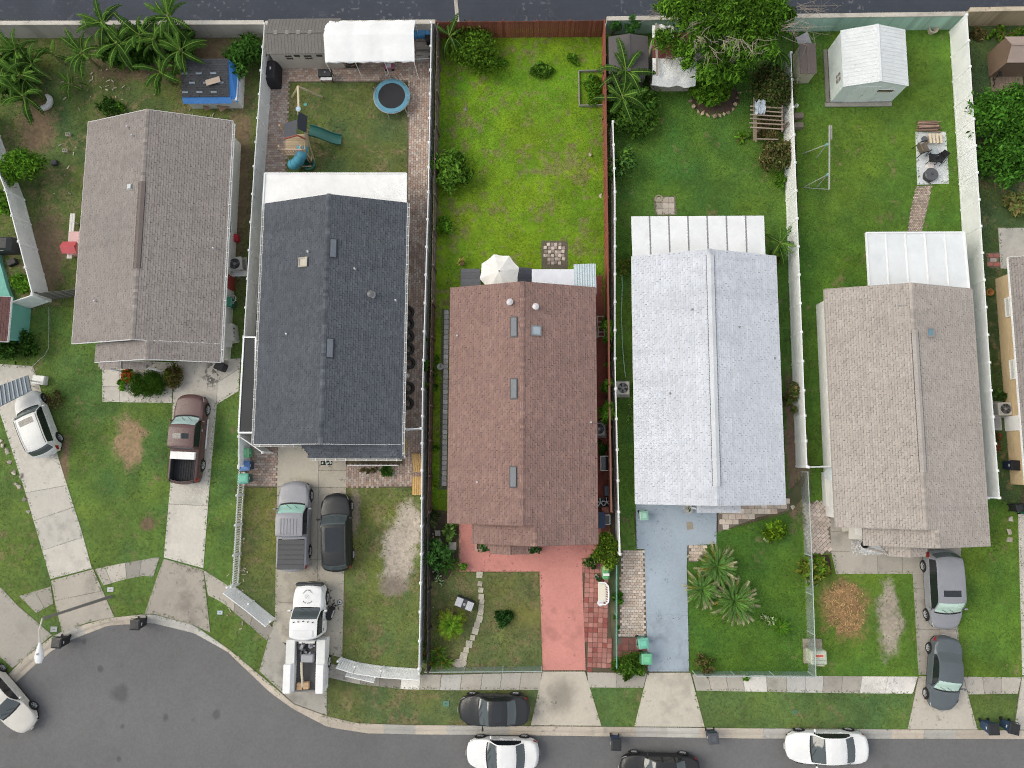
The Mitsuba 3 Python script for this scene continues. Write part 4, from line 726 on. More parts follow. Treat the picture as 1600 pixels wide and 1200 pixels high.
def vehicle(label, cat, front, rear, z0, W, kind, col, H=1.0, shade=None, sunroof=None, rails=False, group=None, trimcol=BLACK, bed=None, roofcol=None, bump=None, plate=True, name='parked_car'):
    K = KINDS[kind]; key = thing(name, label, cat, group)
    F, B = np.array(front), np.array(rear); L_ = np.linalg.norm(F - B); c = (F + B) / 2; ang = math.atan2(*(F - B)[::-1])
    mt = at(*c, z0, ang)
    keys = set(np.linspace(0, 1, 90)) | {K['ws'][0], K['ws'][1], K['rear'][0], K['rear'][1], K['side'][0], K['side'][1], K['ws'][0] - .018, .012, .05} | {p for q in K['pillars'] for p in q}
    if sunroof: keys |= set(sunroof)
    t = np.array(sorted(k for k in keys if 0 <= k <= 1)); n = len(t)
    top, belt, w, wr = prof(K['top'])(t) * H, prof(K['belt'])(t) * H, prof(K['w'])(t) * W / 2, prof(K['wr'])(t) * W / 2
    belt = np.minimum(belt, top - .035); x = L_ / 2 - t * L_; cr = .045 + .02 * (top > belt + .2)
    wr = np.minimum(wr, w * .95)
    wr = np.where(top - belt < .2, np.maximum(wr, w * .86), wr)
    bot = np.interp(t, [0, .06, .94, 1], [.3, .2, .22, .34])
    sec = [(w * .93, bot), (w * .985, bot + .14), (w, bot + (belt - bot) * .62), (w * .985, belt - .02), (w * .955, belt + .012), (wr + .0, top - cr), (wr - .055, top - cr * .62), (wr * .62, top - cr * .22), (wr * .3, top - cr * .05)]
    bow = lambda y: (.26 * np.clip(1 - t / .5, 0, 1) - .22 * np.clip((t - .55) / .45, 0, 1)) * (np.abs(y) / (W / 2)) ** 2      # bowed noses, screens and tails
    half = [np.stack([x - bow(y), y, z], -1) for y, z in sec]; mid = np.stack([x, 0 * x, top], -1)
    S = half + [mid] + [h * [1, -1, 1] for h in half[::-1]]; V = np.stack(S, 1); ns = len(S); nh = len(half)
    f, tag = [], []
    tc = (t[:-1] + t[1:]) / 2
    inr = lambda v, r: r[0] < v < r[1]
    for i in range(n - 1):
        for j in range(ns - 1):
            jj = j if j < nh else ns - 2 - j; g = 'body'; u = tc[i]
            if inr(u, K['ws']) and jj >= 6: g = 'windshield'
            elif inr(u, K['rear']) and jj >= 6: g = 'rear_window'
            elif inr(u, K['side']) and jj == 4 and not any(inr(u, p) for p in K['pillars']) and (top[i] - belt[i]) > .16: g = 'side_window' if j < nh else 'side_window_'
            elif inr(u, K['side']) and jj == 4 and (top[i] - belt[i]) > .16 and kind != 'cab': g = 'cowl'
            elif inr(u, (K['ws'][0] - .018, K['ws'][0])) and jj >= 6: g = 'cowl'
            elif jj == 0: g = 'sill'
            elif u < .05 and jj == 3 and kind != 'cab': g = 'headlight'
            elif u < .012 and jj in (1, 2): g = 'grille'
            elif (.955 if kind != 'van' else .94) < u < .995 and jj in (2, 3) and kind != 'cab': g = 'taillight'
            elif sunroof and inr(u, sunroof) and jj >= 7: g = 'sunroof'
            elif bed and .645 < u < .965 and jj >= 6: g = 'bed'
            elif roofcol is not None and inr(u, (K['ws'][1], K['rear'][0])) and jj >= 6: g = 'roof'
            f.append([i * ns + j, (i + 1) * ns + j, (i + 1) * ns + j + 1, i * ns + j + 1]); tag.append(g)
    f, tag = np.array(f), np.array(tag); Vv = V.reshape(-1, 3)
    cc = np.array(col)
    def part(gs, c, name, bs, r=.35, off=0., shrink=None, smooth=38):
        q = f[np.isin(tag, gs)]
        if not len(q): return None
        v, ff = Vv[np.unique(q)], np.searchsorted(np.unique(q), q)
        if off: v = v + [0, 0, off]
        return put(name, MB().add((v, ff), c, r, smooth), bs, key, mt)
    m = MB(); q = f[tag == 'body']; m.add((Vv, q), cc, .35, 38)
    for e in (0, n - 1): m.poly3([Vv[e * ns + j] for j in (range(ns) if e == 0 else range(ns)[::-1])], cc * (.5 if e == 0 else 1), .4)
    put('body', m, 'paint', key, mt)
    part(['cowl', 'sill', 'grille'], BLACK, 'black_trim', 'matte', .6)
    glass = 'clear_glass' if shade is not None else 'wind_glass'
    part(['windshield'], BLACK, 'windshield', glass)
    if shade is not None: part(['windshield'], shade, 'sun_shade', 'paint', .35, -.05)
    part(['rear_window'], BLACK, 'rear_window', 'wind_glass'); part(['side_window'], BLACK, 'side_window', 'dark_glass', smooth=False); part(['side_window_'], BLACK, 'side_window', 'dark_glass', smooth=False)
    part(['headlight'], (.55, .57, .6), 'headlight', 'paint', .1); part(['taillight'], (.30, .015, .015), 'taillight', 'paint', .15)
    part(['sunroof'], BLACK, 'sunroof', 'dark_glass'); part(['roof'], roofcol if roofcol is not None else cc, 'roof_panel', 'paint')
    X = lambda u: L_ / 2 - u * L_
    # bumpers, mirrors, handles, wipers, plates
    bc = bump if bump is not None else cc
    for e, sg in ((0, 1), (1, -1)):
        wv = W * .68; m = MB(); pts = [(sg * L_ / 2 - sg * .02 - sg * (.04 + .24 * (abs(k) / 4) ** 2), k / 4 * wv * .56, .46 * H) for k in range(-4, 5)]
        m.tube(pts, .085, bc, .4, 8); put('bumper', m, 'paint', key, mt)
        if plate: put('plate', MB().box((sg * (L_ / 2 + .07), 0, .5 * H), (.012, .32, .15), (.6, .6, .58), .4), 'matte', key, mt)
    um = K['ws'][0] + .05; wb = float(prof(K['w'])(um)) * W / 2; zb = float(prof(K['belt'])(um)) * H
    for s in (1, -1):
        m = MB(); m.bar((X(um), s * wb * .93, zb + .04), (X(um) - .02, s * (wb + .1), zb + .08), .06, .05, BLACK, .5); m.box((X(um) - .02, s * (wb + .15), zb + .1), (.11, .2, .15), cc, .4, bev=.035)
        put('mirror', m, 'paint', key, mt)
    for u in (K['ws'][1] + .06, K['ws'][1] + .24):
        if u > K['side'][1] - .05: continue
        for s in (1, -1): put('door_handle', MB().box((X(u), s * (float(prof(K['w'])(u)) * W / 2 + .008), float(prof(K['belt'])(u)) * H - .1), (.16, .035, .035), bc, .3), 'paint', key, mt)
    m = MB()
    zt = lambda u: float(prof(K['top'])(u)) * H
    for s in (.55, -.1): m.bar((X(K['ws'][0] + .006), s * W * .36, zt(K['ws'][0] + .006) + .012), (X(K['ws'][0] + .05), s * W * .36 - .42, zt(K['ws'][0] + .05) + .012), .02, .012, BLACK, .5)
    put('wiper', m, 'matte', key, mt)
    if rails:
        for s in (1, -1): put('roof_rail', MB().tube([(X(u), s * (float(prof(K['wr'])(u)) * W / 2 - .05), zt(u) - .05 + .075) for u in np.linspace(K['ws'][1] + .03, K['rear'][0] - .04, 8)], .022, BLACK if cc.mean() > .3 else (.05, .05, .055), .4), 'paint', key, mt)
    for u in K['wh']:
        if u > 1: continue
        for s in (1, -1):
            y = s * W / 2 * .985
            m = MB(); rr = K['wr_'] * 1.16; th = np.linspace(-.15, math.pi + .15, 18)
            m.poly3([(X(u) + rr * math.cos(a), y + s * .012, K['wr_'] + rr * math.sin(a)) for a in th], BLACK, .8); put('wheel_arch', m, 'matte', key, mt)
            wk = tyre(key, X(u), y - s * .075, K['wr_'], .21, out=s)
            for kk in (wk, wk + '__rim'): scene[kk]['to_world'] = T(mt)
    return key, mt, L_
S_ = -.12
SHADE = (.50, .66, .60)
k, mt, L_ = vehicle('white suv on the left drive nosing under the striped metal awning', 'suv', (-33.91,4.47), (-31.96,0.28), 0, 1.85, 'suv', (.62, .63, .62), sunroof=(.43, .52), rails=True)
k, mt, L_ = vehicle('dark maroon pickup truck with a white tool box and an open bed', 'pickup truck', (-22.5,4.39), (-22.72,-1.57), 0, 1.98, 'pickup', (.105, .056, .056), shade=(.46, .62, .6), sunroof=(.44, .50), bed=True, trimcol=(.2, .2, .2), bump=(.5, .5, .5))
X = lambda u: L_ / 2 - u * L_
m = MB(); m.box((X(.83), 0, .72), (L_ * .27, 1.5, .04), (.02, .021, .025), .8)
for s in (1, -1): m.box((X(.83), s * .79, .97), (L_ * .28, .06, .5), (.03, .03, .035), .7)
m.box((X(.972), 0, .97), (.06, 1.6, .5), (.05, .04, .04), .6)
for i in range(9): m.box((X(.83), -.66 + i * .165, .75), (L_ * .26, .05, .025), (.028, .029, .034), .8)
put('bed_liner', m, 'matte', k, mt); put('tool_box', MB().box((X(.683), 0, 1.18), (.50, 1.66, .30), (.72, .72, .72), .4, bev=.03).box((X(.683), 0, 1.34), (.46, 1.6, .03), (.78, .78, .78), .35), 'matte', k, mt)
put('step_bar', MB().tube([(X(.27), -1.06, .42), (X(.6), -1.06, .42)], .05, (.6, .6, .6), .3, 8), 'paint', k, mt)
k, mt, L_ = vehicle('silver pickup truck with a dark grey bed cover', 'pickup truck', (-15.35,-1.33), (-15.3,-7.1), 0, 2.0, 'pickup', (.27, .275, .30), shade=(.40, .66, .58), bed=True)
X = lambda u: L_ / 2 - u * L_
m = MB(); m.box((X(.806), 0, 1.225), (L_ * .325, 1.72, .03), (.075, .078, .085), .6)
for u in (.70, .755, .81, .86, .915): m.box((X(u), 0, 1.245), (.035, 1.68, .02), (.04, .04, .045), .6)
put('bed_cover', m, 'matte', k, mt)
m = MB()
for i in range(6): m.bar((X(.40), -.5 + .2 * i, 1.845), (X(.58), -.5 + .2 * i, 1.815), .025, .014, (.24, .245, .27), .4)
put('roof_rib', m, 'paint', k, mt)
vehicle('black suv parked to the right of the silver pickup', 'suv', (-12.67,-2.11), (-12.38,-7.12), 0, 1.92, 'suv', (.012, .014, .016), sunroof=(.42, .72), rails=True)
vehicle('beige white car in the cul-de-sac, cut off by the left edge', 'car', (-31.95,-17.08), (-35.67,-13.3), S_, 1.8, 'sedan', (.60, .58, .53), trimcol=BLACK)
vehicle('black sedan parked half on the grass verge', 'car', (-4.45,-15.57), (0.03,-15.52), .0, 1.84, 'sedan', (.014, .016, .019), sunroof=(.50, .60))
vehicle('white sedan at the bottom edge below the black sedan', 'car', (-3.93,-18.21), (0.6,-18.15), S_, 1.86, 'sedan', (.74, .75, .76))
vehicle('black car half out of the picture at the bottom edge', 'car', (5.65,-19.03), (10.59,-19.07), S_, 1.9, 'sedan', (.012, .013, .015))
vehicle('white sedan parked at the kerb in the lower right', 'car', (15.95,-17.57), (20.97,-17.5), S_, 1.9, 'sedan', (.74, .75, .76))
vehicle('silver grey minivan parked against the front of the sandy-roofed house', 'minivan', (26.07,-10.35), (26.07,-5.45), 0, 1.98, 'van', (.235, .245, .27), shade=(.52, .70, .60), sunroof=(.44, .52))
vehicle('blue-grey sedan with a pale sun shade behind the minivan', 'car', (25.58,-15.25), (26.14,-10.79), 0, 1.83, 'sedan', (.088, .108, .122), shade=(.50, .68, .60))
# --- the white service truck: cab by the same loft, utility body behind
fr, re = np.array((-14.08,-7.78)), np.array((-14.05,-14.33)); dv = (fr - re) / np.linalg.norm(fr - re); LT = np.linalg.norm(fr - re); cabL = 3.35
k, mt, L_ = vehicle('white service truck with an open utility body full of tools and a boom', 'truck', tuple(fr), tuple(fr - dv * cabL), 0, 2.02, 'cab', (.74, .75, .76), bump=(.03, .03, .035), plate=False)
mt2 = at(*((fr + re) / 2), 0, math.atan2(dv[1], dv[0])); H2 = LT / 2
def tx(d): return H2 - d       # distance from the nose -> local x
w0, w1 = cabL + .06, LT
put('grille_guard', MB().box((tx(.07), 0, .98), (.2, 1.7, .5), (.03, .035, .04), .4, bev=.06).box((tx(-.01), 0, 1.1), (.05, .3, .06), (.5, .5, .52), .3), 'paint', k, mt2)
m = MB(); WH = (.76, .77, .77)
for s in (1, -1):
    m = MB(); m.box((tx((w0 + w0 + 1.5) / 2), s * .96, 1.0), (1.5, .56, .95), (.66, .67, .66), .45, bev=.02)
    put('front_locker', m, 'matte', k, mt2)
    m = MB(); m.box((tx((w0 + 1.5 + w1) / 2), s * .96, 1.0), (w1 - w0 - 1.5, .56, .9), WH, .45, bev=.02)
    for i in range(2): m.box((tx(w0 + 1.6 + .62 * i + .3), s * 1.242, 1.05), (.56, .012, .6), (.66, .67, .67), .4)
    put('rear_locker', m, 'matte', k, mt2)
    put('upper_locker', MB().box((tx((w0 + 1.45 + w1) / 2), s * 1.03, 1.62), (w1 - w0 - 1.42, .46, .34), (.80, .81, .81), .4, bev=.02), 'matte', k, mt2)
m = MB(); m.box((tx((w0 + w1) / 2), 0, .98), (w1 - w0, 1.44, .06), (.075, .075, .08), .8); m.box((tx(w0 + .02), 0, 1.2), (.06, 1.3, .9), (.5, .5, .5), .6); put('cargo_floor', m, 'matte', k, mt2)
r = rng(61); m = MB()
for i in range(26): m.box((tx(w0 + .15 + r.uniform(0, .75)), r.uniform(-.5, .5), 1.12 + r.uniform(0, .2)), r.uniform(.06, .28, 3), np.array((.1, .1, .11)) * r.uniform(.2, 3.2), .5, r.uniform(0, 3))
m.box((tx(w0 + .18), -.02, 1.3), (.14, 1.0, .1), (.72, .72, .72), .5); put('machinery', m, 'matte', k, mt2)
put('compressor', MB().box((tx(w0 + 1.15), -.1, 1.2), (.5, .8, .45), (.27, .28, .31), .5, bev=.04).box((tx(w0 + 1.15), -.1, 1.44), (.4, .7, .02), (.33, .34, .36), .5), 'matte', k, mt2)
m = MB(); m.tube([(tx(w0 + 1.35), .22, 1.5), (tx(w0 + 2.0), .2, 1.45), (tx(w0 + 2.9), .18, 1.25)], .075, (.55, .50, .38), .5, 8).bar((tx(w0 + 2.85), .02, 1.22), (tx(w0 + 2.85), .5, 1.22), .09, .09, (.6, .56, .45), .5); put('boom', m, 'matte', k, mt2)
put('tail_lift', MB().box((tx(w1 + .04), 0, .95), (.10, 1.5, .5), (.2, .2, .2), .5), 'matte', k, mt2)
for i in range(5): put('marker_light', MB().box((tx(2.14 + .03 * abs(i - 2)), -.6 + .3 * i, 2.13), (.06, .09, .04), (.05, .04, .035), .3), 'paint', k, mt2)
m = MB()
for a_, b_, dx in ((2.60, .05, 1.3),): m.box((tx(a_ + .3), 0.02, 2.125), (.42, 1.3, .05), (.70, .71, .72), .4, bev=.02)
put('roof_panel', m, 'paint', k, mt2)
for u in (5.0 / LT,):
    for s in (1, -1):
        wk = tyre(k, tx(5.0), s * 1.10, .42, .3, (.6, .61, .62), s)
        for kk in (wk, wk + '__rim'): scene[kk]['to_world'] = T(mt2)
wk = tyre(k, 0, 0, .44, .3, (.62, .63, .64), -1)     # steered front wheel standing out of the wing
ms = mt2 @ at(tx(2.0), -1.24, 0, -.28)
for kk in (wk, wk + '__rim'): scene[kk]['to_world'] = T(ms)
scene.pop(f'{k}__wheel', None) if False else None
r = rng(8); m = MB()   # illegible dark lettering in two arcs and a small emblem on the hood
for sg, gaps, n, rad, off in ((1, (6, 7), 17, .52, .44), (-1, (5, 6), 15, .60, 1.24)):
    for i in range(n):
        if i in gaps: continue
        a = (i - (n - 1) / 2) * (.052 if sg > 0 else .05)
        y, dd = rad * math.sin(a) * 1.3, off + (1 - math.cos(a)) * rad * 1.1 * sg
        dd = off - .05 + (.18 * (abs(a) / .42) ** 2 if sg > 0 else -.18 * (abs(a) / .42) ** 2)
        z = float(prof(KINDS['cab']['top'])(dd / cabL)) + .006
        for q in range(2): m.box((tx(dd + r.uniform(-.02, .02)), -y + r.uniform(-.012, .012), z), (.075 if q == 0 else .018, .014 if q == 0 else .04, .01), (.12, .115, .12), .5, r.normal(0, .15))
put('hood_lettering', m, 'matte', k, mt2)
m = MB(); zz = float(prof(KINDS['cab']['top'])(.8 / cabL)) + .004
m.add(trimesh.creation.annulus(.12, .145, .008, sections=24), (.5, .5, .5), .5, False, at(tx(.8), .05, zz)); m.bar((tx(.72), -.02, zz), (tx(.88), .12, zz), .03, .008, (.4, .4, .41), .5); put('hood_emblem', m, 'matte', k, mt2)
# ================================================================ things in the yards
def wheeled_bin(label, xy, ang, z=0., body=(.02, .022, .025), lid=(.014, .015, .016), h=1.02, s=1., mark=True, group=None, side=None, cat='bin'):
    key = thing('wheeled_bin', label, cat, group); mt = at(*xy, z, ang, s); b = side or body
    m = MB(); m.add(trimesh.convex.convex_hull([[a * (.22 + w), e * (.23 + w), zz] for a in (-1, 1) for e in (-1, 1) for zz, w in ((.04, 0), (h - .06, .07), (h - .02, .075))]), b, .6)
    m.box((0, 0, h - .02), (.62, .65, .05), b, .6); put('body', m, 'matte', key, mt)
    m = MB(); m.add(trimesh.convex.convex_hull([[a * (.32 - i) + (.02 if a > 0 else 0), e * (.325 - i), h + zz] for a in (-1, 1) for e in (-1, 1) for zz, i in ((.0, 0), (.035, 0), (.07, .1))]), lid, .5)
    m.box((-.0, 0, h + .072), (.34, .30, .015), np.array(lid) * 1.25, .5); put('lid', m, 'paint', key, mt)
    put('handle', MB().tube([(-.36, -.25, h - .04), (-.40, -.25, h), (-.40, .25, h), (-.36, .25, h - .04)], .018, lid, .5), 'matte', key, mt)
    for e in (-1, 1): put('wheel', MB().add(trimesh.creation.cylinder(.12, .05, sections=16), BLACK, .7, 40, trimesh.transformations.rotation_matrix(math.pi / 2, (1, 0, 0)) + np.array([[0, 0, 0, -.24], [0, 0, 0, e * .26], [0, 0, 0, .12], [0, 0, 0, 0]])), 'matte', key, mt)
    if mark: put('label_patch', MB().box((.305, .0, h - .22), (.012, .16, .09), (.62, .63, .64), .5).box((0, .31, h - .22), (.16, .012, .08), (.62, .63, .64), .5).box((0, -.31, h - .22), (.16, .012, .08), (.62, .63, .64), .5), 'matte', key, mt)
    return key
GRN, TEAL, BLU = (.10, .32, .17), (.08, .30, .23), (.07, .16, .36)
wheeled_bin('black wheeled bin on the kerb under the street lamp head', (-30.36,-11.68), -1.62, S_)
wheeled_bin('black wheeled bin on the cul-de-sac kerb below the maroon pickup', (-25.33,-10.5), -1.58, S_)
wheeled_bin('light green wheeled bin, top one of the row of three beside the picket fence', (-18.72,0.5), 0.05, 0, GRN, (.16, .42, .23))
wheeled_bin('blue wheeled bin, middle one of the row of three beside the picket fence', (-18.64,-0.33), 0.05, 0, (.03, .05, .1), BLU)
wheeled_bin('teal wheeled bin, lowest of the row of three beside the picket fence', (-18.69,-1.16), 0.05, 0, (.05, .12, .1), (.10, .34, .26))
wheeled_bin('navy and black wheeled bin in the gutter below the red driveway apron', (5.38,-17.44), -1.6, S_, (.03, .055, .12))
wheeled_bin('navy wheeled bin with grey lid at the foot of the blue driveway apron', (11.39,-16.98), -1.5, S_, (.03, .045, .07), (.06, .065, .075))
wheeled_bin('black and navy wheeled bin, left one of the pair on the lower right verge', (28.42,-16.18), -1.55, 0, (.03, .055, .11))
wheeled_bin('black and navy wheeled bin, right one of the pair on the lower right verge', (29.64,-16.13), -1.8, 0, (.03, .055, .11))
wheeled_bin('teal green wheeled bin beside the blue driveway, upper of two', (7.14,-11.31), .1, 0, (.06, .2, .16), (.13, .40, .30))
wheeled_bin('green wheeled bin beside the blue driveway, lower of two', (7.33,-12.26), .0, 0, (.05, .2, .12), (.13, .42, .24))
wheeled_bin('pale green wheeled bin under the eave at the top of the blue driveway', (7.35,-3.41), -1.5, 0, (.25, .36, .32), (.25, .45, .36), s=.85)
wheeled_bin('dark green wheeled bin in the side passage of the taupe-roofed house', (-20.34,10.61), 0, 0, (.03, .1, .07), (.05, .24, .15), s=1.0)
wheeled_bin('blue wheeled bin with a white stripe beside the grey resin shed', (-18.62,28.65), -1.5, 0, (.03, .07, .2), (.08, .2, .5))
wheeled_bin('dark navy wheeled bin against the tan clapboard wall', (30.98,-0.12), 3.1, 0, (.015, .02, .05), (.012, .014, .02))
wheeled_bin('bright green wheeled bin at the right edge below the tan house', (31.79,-2.95), 0, 0, (.03, .16, .1), (.06, .30, .19))
wheeled_bin('black wheeled bin next to the bright green one at the right edge', (31.15,-2.79), .2, 0, mark=False, s=.8)
def ac_unit(label, xy, s=.78, h=.75, col=(.50, .49, .46), ang=0., dark=False):
    key = thing('air_conditioner', label, 'air conditioner'); mt = at(*xy, 0, ang)
    m = MB().box((0, 0, h / 2), (s, s, h), col, .5, bev=.04).box((0, 0, .03), (s + .25, s + .25, .06), (.4, .39, .36), .9)
    for i in range(9):
        for a, b in ((1, 0), (-1, 0), (0, 1), (0, -1)): m.box((a * s * .5 + a * .006, b * s * .5 + b * .006, .12 + i * .065), (.012 if a else s * .8, .012 if b else s * .8, .03), np.array(col) * .5, .6)
    put('case', m, 'matte', key, mt)
    put('fan_well', MB().cyl((0, 0, h + .004), s * .40, .012, (.015, .015, .017), .9, 28), 'matte', key, mt)
    m = MB()
    for k in range(3 if dark else 5):
        t = k * 2 * math.pi / (3 if dark else 5); m.poly3([(s * .37 * math.cos(t + a) * q, s * .37 * math.sin(t + a) * q, h + .014 + .02 * a) for a, q in ((-.05, .2), (-.1, 1), (.5, 1), (.75, .25))], (.26, .26, .27) if not dark else (.1, .1, .11), .5)
    m.cyl((0, 0, h + .03), s * .1, .04, (.35, .35, .35), .5); put('fan', m, 'matte', key, mt)
    m = MB()
    for q in (.14, .22, .30, .38): m.add(trimesh.creation.annulus(s * q, s * q + .01, .01, sections=28), (.2, .2, .2), .5, False, at(0, 0, h + .055))
    for k in range(8): t = k * math.pi / 4; m.bar((0, 0, h + .06), (s * .42 * math.cos(t), s * .42 * math.sin(t), h + .05), .01, .01, (.25, .25, .25), .5)
    m.add(trimesh.creation.annulus(s * .39, s * .44, .035, sections=30), np.array(col) * 1.05, .5, False, at(0, 0, h + .015)); put('fan_guard', m, 'matte', key, mt)
ac_unit('beige air conditioner in the side passage of the taupe-roofed house', (-20.07,13.31), .95, ang=.15, dark=True)
ac_unit('grey air conditioner on the grass strip beside the silver-white roof', (6.13,4.84), .85)
ac_unit('beige air conditioner half under the eave of the brown roof', (4.53,2.14), .85, col=(.36, .34, .32), dark=True)
ac_unit('pale air conditioner beside the tan clapboard wall', (30.75,3.51), .85, ang=.05, dark=True)
# ---------------------------------------------------------------- sheds, tents, roofs
def shed(label, x0, x1, y0, y1, h, rh, wall, roof, axis='y', cat='shed', over=.12, ribs=0, ribcol=None, name='garden_shed', roofbs='matte', deck=None):
    key = thing(name, label, cat); m = MB(); m.prism(Polygon([(x0, y0), (x1, y0), (x1, y1), (x0, y1)]), .05, h, wall, .6)
    xm, ym = (x0 + x1) / 2, (y0 + y1) / 2
    if axis == 'y':
        for y in (y0, y1 - .04): m.add(trimesh.convex.convex_hull([[a, y + b, c] for b in (0, .04) for a, c in ((x0, h), (x1, h), (xm, h + rh))]), wall, .6)
    else:
        for x in (x0, x1 - .04): m.add(trimesh.convex.convex_hull([[x + b, a, c] for b in (0, .04) for a, c in ((y0, h), (y1, h), (ym, h + rh))]), wall, .6)
    put('wall', m, 'matte', key)
    m = MB(); o = over; k = rh / ((x1 - x0) / 2 if axis == 'y' else (y1 - y0) / 2); z0, zr = h - k * o + .02, h + rh + .02
    for s in (0, 1):
        e = ((x0 - o, x1 + o)[s], (y0 - o, y1 + o)[s])
        pts = [[e[0], y, z0] for y in (y0 - o, y1 + o)] + [[xm, y, zr] for y in (y0 - o, y1 + o)] if axis == 'y' else [[x, e[1], z0] for x in (x0 - o, x1 + o)] + [[x, ym, zr] for x in (x0 - o, x1 + o)]
        m.add(trimesh.convex.convex_hull([[*p[:2], p[2] + q] for p in pts for q in (0, .035)]), roof, .6)
        if ribs:
            n = ribs
            for i in range(n):
                t = (i + .5) / n
                if axis == 'y': y = y0 - o + (y1 - y0 + 2 * o) * t; m.bar((e[0], y, z0 + .045), (xm, y, zr + .045), .05, .03, ribcol or roof, .55)
                else: x = x0 - o + (x1 - x0 + 2 * o) * t; m.bar((x, e[1], z0 + .045), (x, ym, zr + .045), .03, .02, ribcol or roof, .55)
    put('roof', m, roofbs, key)
    m = MB(); m.bar((xm, y0 - o, zr + .045), (xm, y1 + o, zr + .045), .16, .03, np.array(roof) * 1.04, .5) if axis == 'y' else m.bar((x0 - o, ym, zr + .045), (x1 + o, ym, zr + .045), .16, .03, np.array(roof) * .9, .6)
    put('ridge_cap', m, 'matte', key); return key
# white metal shed
X0, X1 = (20.85,24.74)[0], (25.01,24.7)[0]; Y0, Y1 = (22.74,24.86)[1], (22.94,28.73)[1]
ks = shed('large white metal shed on the lawn right of the mango tree', X0, X1, Y0, Y1, 2.15, .62, (.66, .72, .71), (.66, .69, .70), ribs=15, ribcol=(.67, .70, .71), over=.06, name='metal_shed')
xw, yw = (X0 + X1) / 2, Y0
put('window', MB().box((xw + .95, Y0 - .02, 1.55), (1.0, .04, .32), (.08, .06, .05), .2).box((xw + .95, Y0 - .035, 1.74), (1.1, .03, .06), WHITE, .4).box((xw + .95, Y0 - .035, 1.36), (1.1, .03, .06), WHITE, .4).box((xw + .95, Y0 - .04, 1.55), (1.0, .02, .03), (.5, .45, .4), .4), 'matte', ks)
for i in (0, 1): put('door', MB().box((xw - .8 + i * .82, Y0 - .015, 1.08), (.8, .03, 2.0), (.70, .75, .74), .5, bev=.008).box((xw - .46 + i * .12, Y0 - .04, 1.05), (.03, .03, .12), (.4, .4, .4), .4), 'matte', ks)
put('window', MB().box((X0 - .02, (20.87,26.04)[1] - .2, 1.45), (.03, .55, .6), (.25, .2, .2), .3).box((X0 - .035, (20.87,26.04)[1] - .2, 1.45), (.02, .06, .6), (.6, .68, .66), .5).box((X0 - .035, (20.87,26.04)[1] - .2, 1.45), (.02, .55, .06), (.6, .68, .66), .5), 'matte', ks)
put('sill_board', MB().box(((X0 + X1) / 2 - .2, Y0 - .2, .08), (X1 - X0 + .4, .28, .1), (.28, .27, .24), .9).box((X0 - .2, (Y0 + Y1) / 2, .08), (.25, Y1 - Y0, .1), (.2, .19, .17), .9), 'matte', ks)
# grey resin shed with white-tent neighbour
a, b = (-17.85,27.77), (-13.57,27.72)
kr = shed('beige resin shed with a grey ribbed roof in the upper left paver yard', a[0] - .05, b[0] + .5, a[1], a[1] + 2.35, 2.0, .42, (.44, .41, .37), (.155, .145, .135), axis='x', ribs=22, ribcol=(.175, .165, .155), over=.1, name='resin_shed')
r = rng(3)
for i in range(4): put('roof_vent', MB().box((a[0] + .55 + i * .78, a[1] + 1.175, 2.47), (.24, .24, .06), (.30, .29, .27), .5), 'matte', kr)
for px, w in ((450, .45), (464, .4), (481, .5), (500, .4)): put('window', MB().box(((-16.67,27.18)[0] + (px - 450) / 23.2, a[1] - .015, 1.62 if px in (464, 500) else 1.45), (w, .03, .2 if px in (464, 500) else .42), (.05, .045, .04), .3).box(((-16.67,27.18)[0] + (px - 450) / 23.2, a[1] - .03, 1.45), (w, .02, .05), (.44, .41, .37), .5), 'matte', kr)
kt = thing('canopy_tent', 'white fabric canopy tent on poles next to the resin shed', 'tent')
x0, x1 = (-13.96,26.91)[0], (-7.83,26.84)[0]; yf, yb = (-11.03,27.01)[1], (-11.1,29.95)[1]; ym = (-10.93,28.67)[1]
n = 24; r = rng(12); rows = [(yf, 1.95), (yf + .02, 2.1), (yf + .8, 2.33), (ym - .1, 2.62), (ym + .05, 2.64), (ym + .5, 2.5), (yb, 2.12), (yb + .02, 1.95)]
G_ = np.array([[[x0 + (x1 - x0) * i / n, y + .04 * math.sin(i * 1.7 + j), z - .05 * abs(math.sin(math.pi * i * 3 / n)) ** .5 * -1 - .05 + r.normal(0, .008)] for i in range(n + 1)] for j, (y, z) in enumerate(rows)])
v = G_.reshape(-1, 3); f = [[j * (n + 1) + i, j * (n + 1) + i + 1, (j + 1) * (n + 1) + i + 1, (j + 1) * (n + 1) + i] for j in range(len(rows) - 1) for i in range(n)]
put('fabric_roof', MB().add((v, np.array(f)), (.80, .81, .82), .7, 50), 'matte', kt)
for i in range(4):
    for y in (yf, yb): put('pole', MB().tube([(x0 + (x1 - x0) * (i + .03) / 3.06, y, 0), (x0 + (x1 - x0) * (i + .03) / 3.06, y, 2.0)], .025, (.7, .7, .7), .4), 'matte', kt)
    put('rafter', MB().tube([(x0 + (x1 - x0) * (i + .03) / 3.06, yf, 1.98), (x0 + (x1 - x0) * (i + .03) / 3.06, ym, 2.52), (x0 + (x1 - x0) * (i + .03) / 3.06, yb, 2.0)], .02, (.7, .7, .7), .4), 'matte', kt)
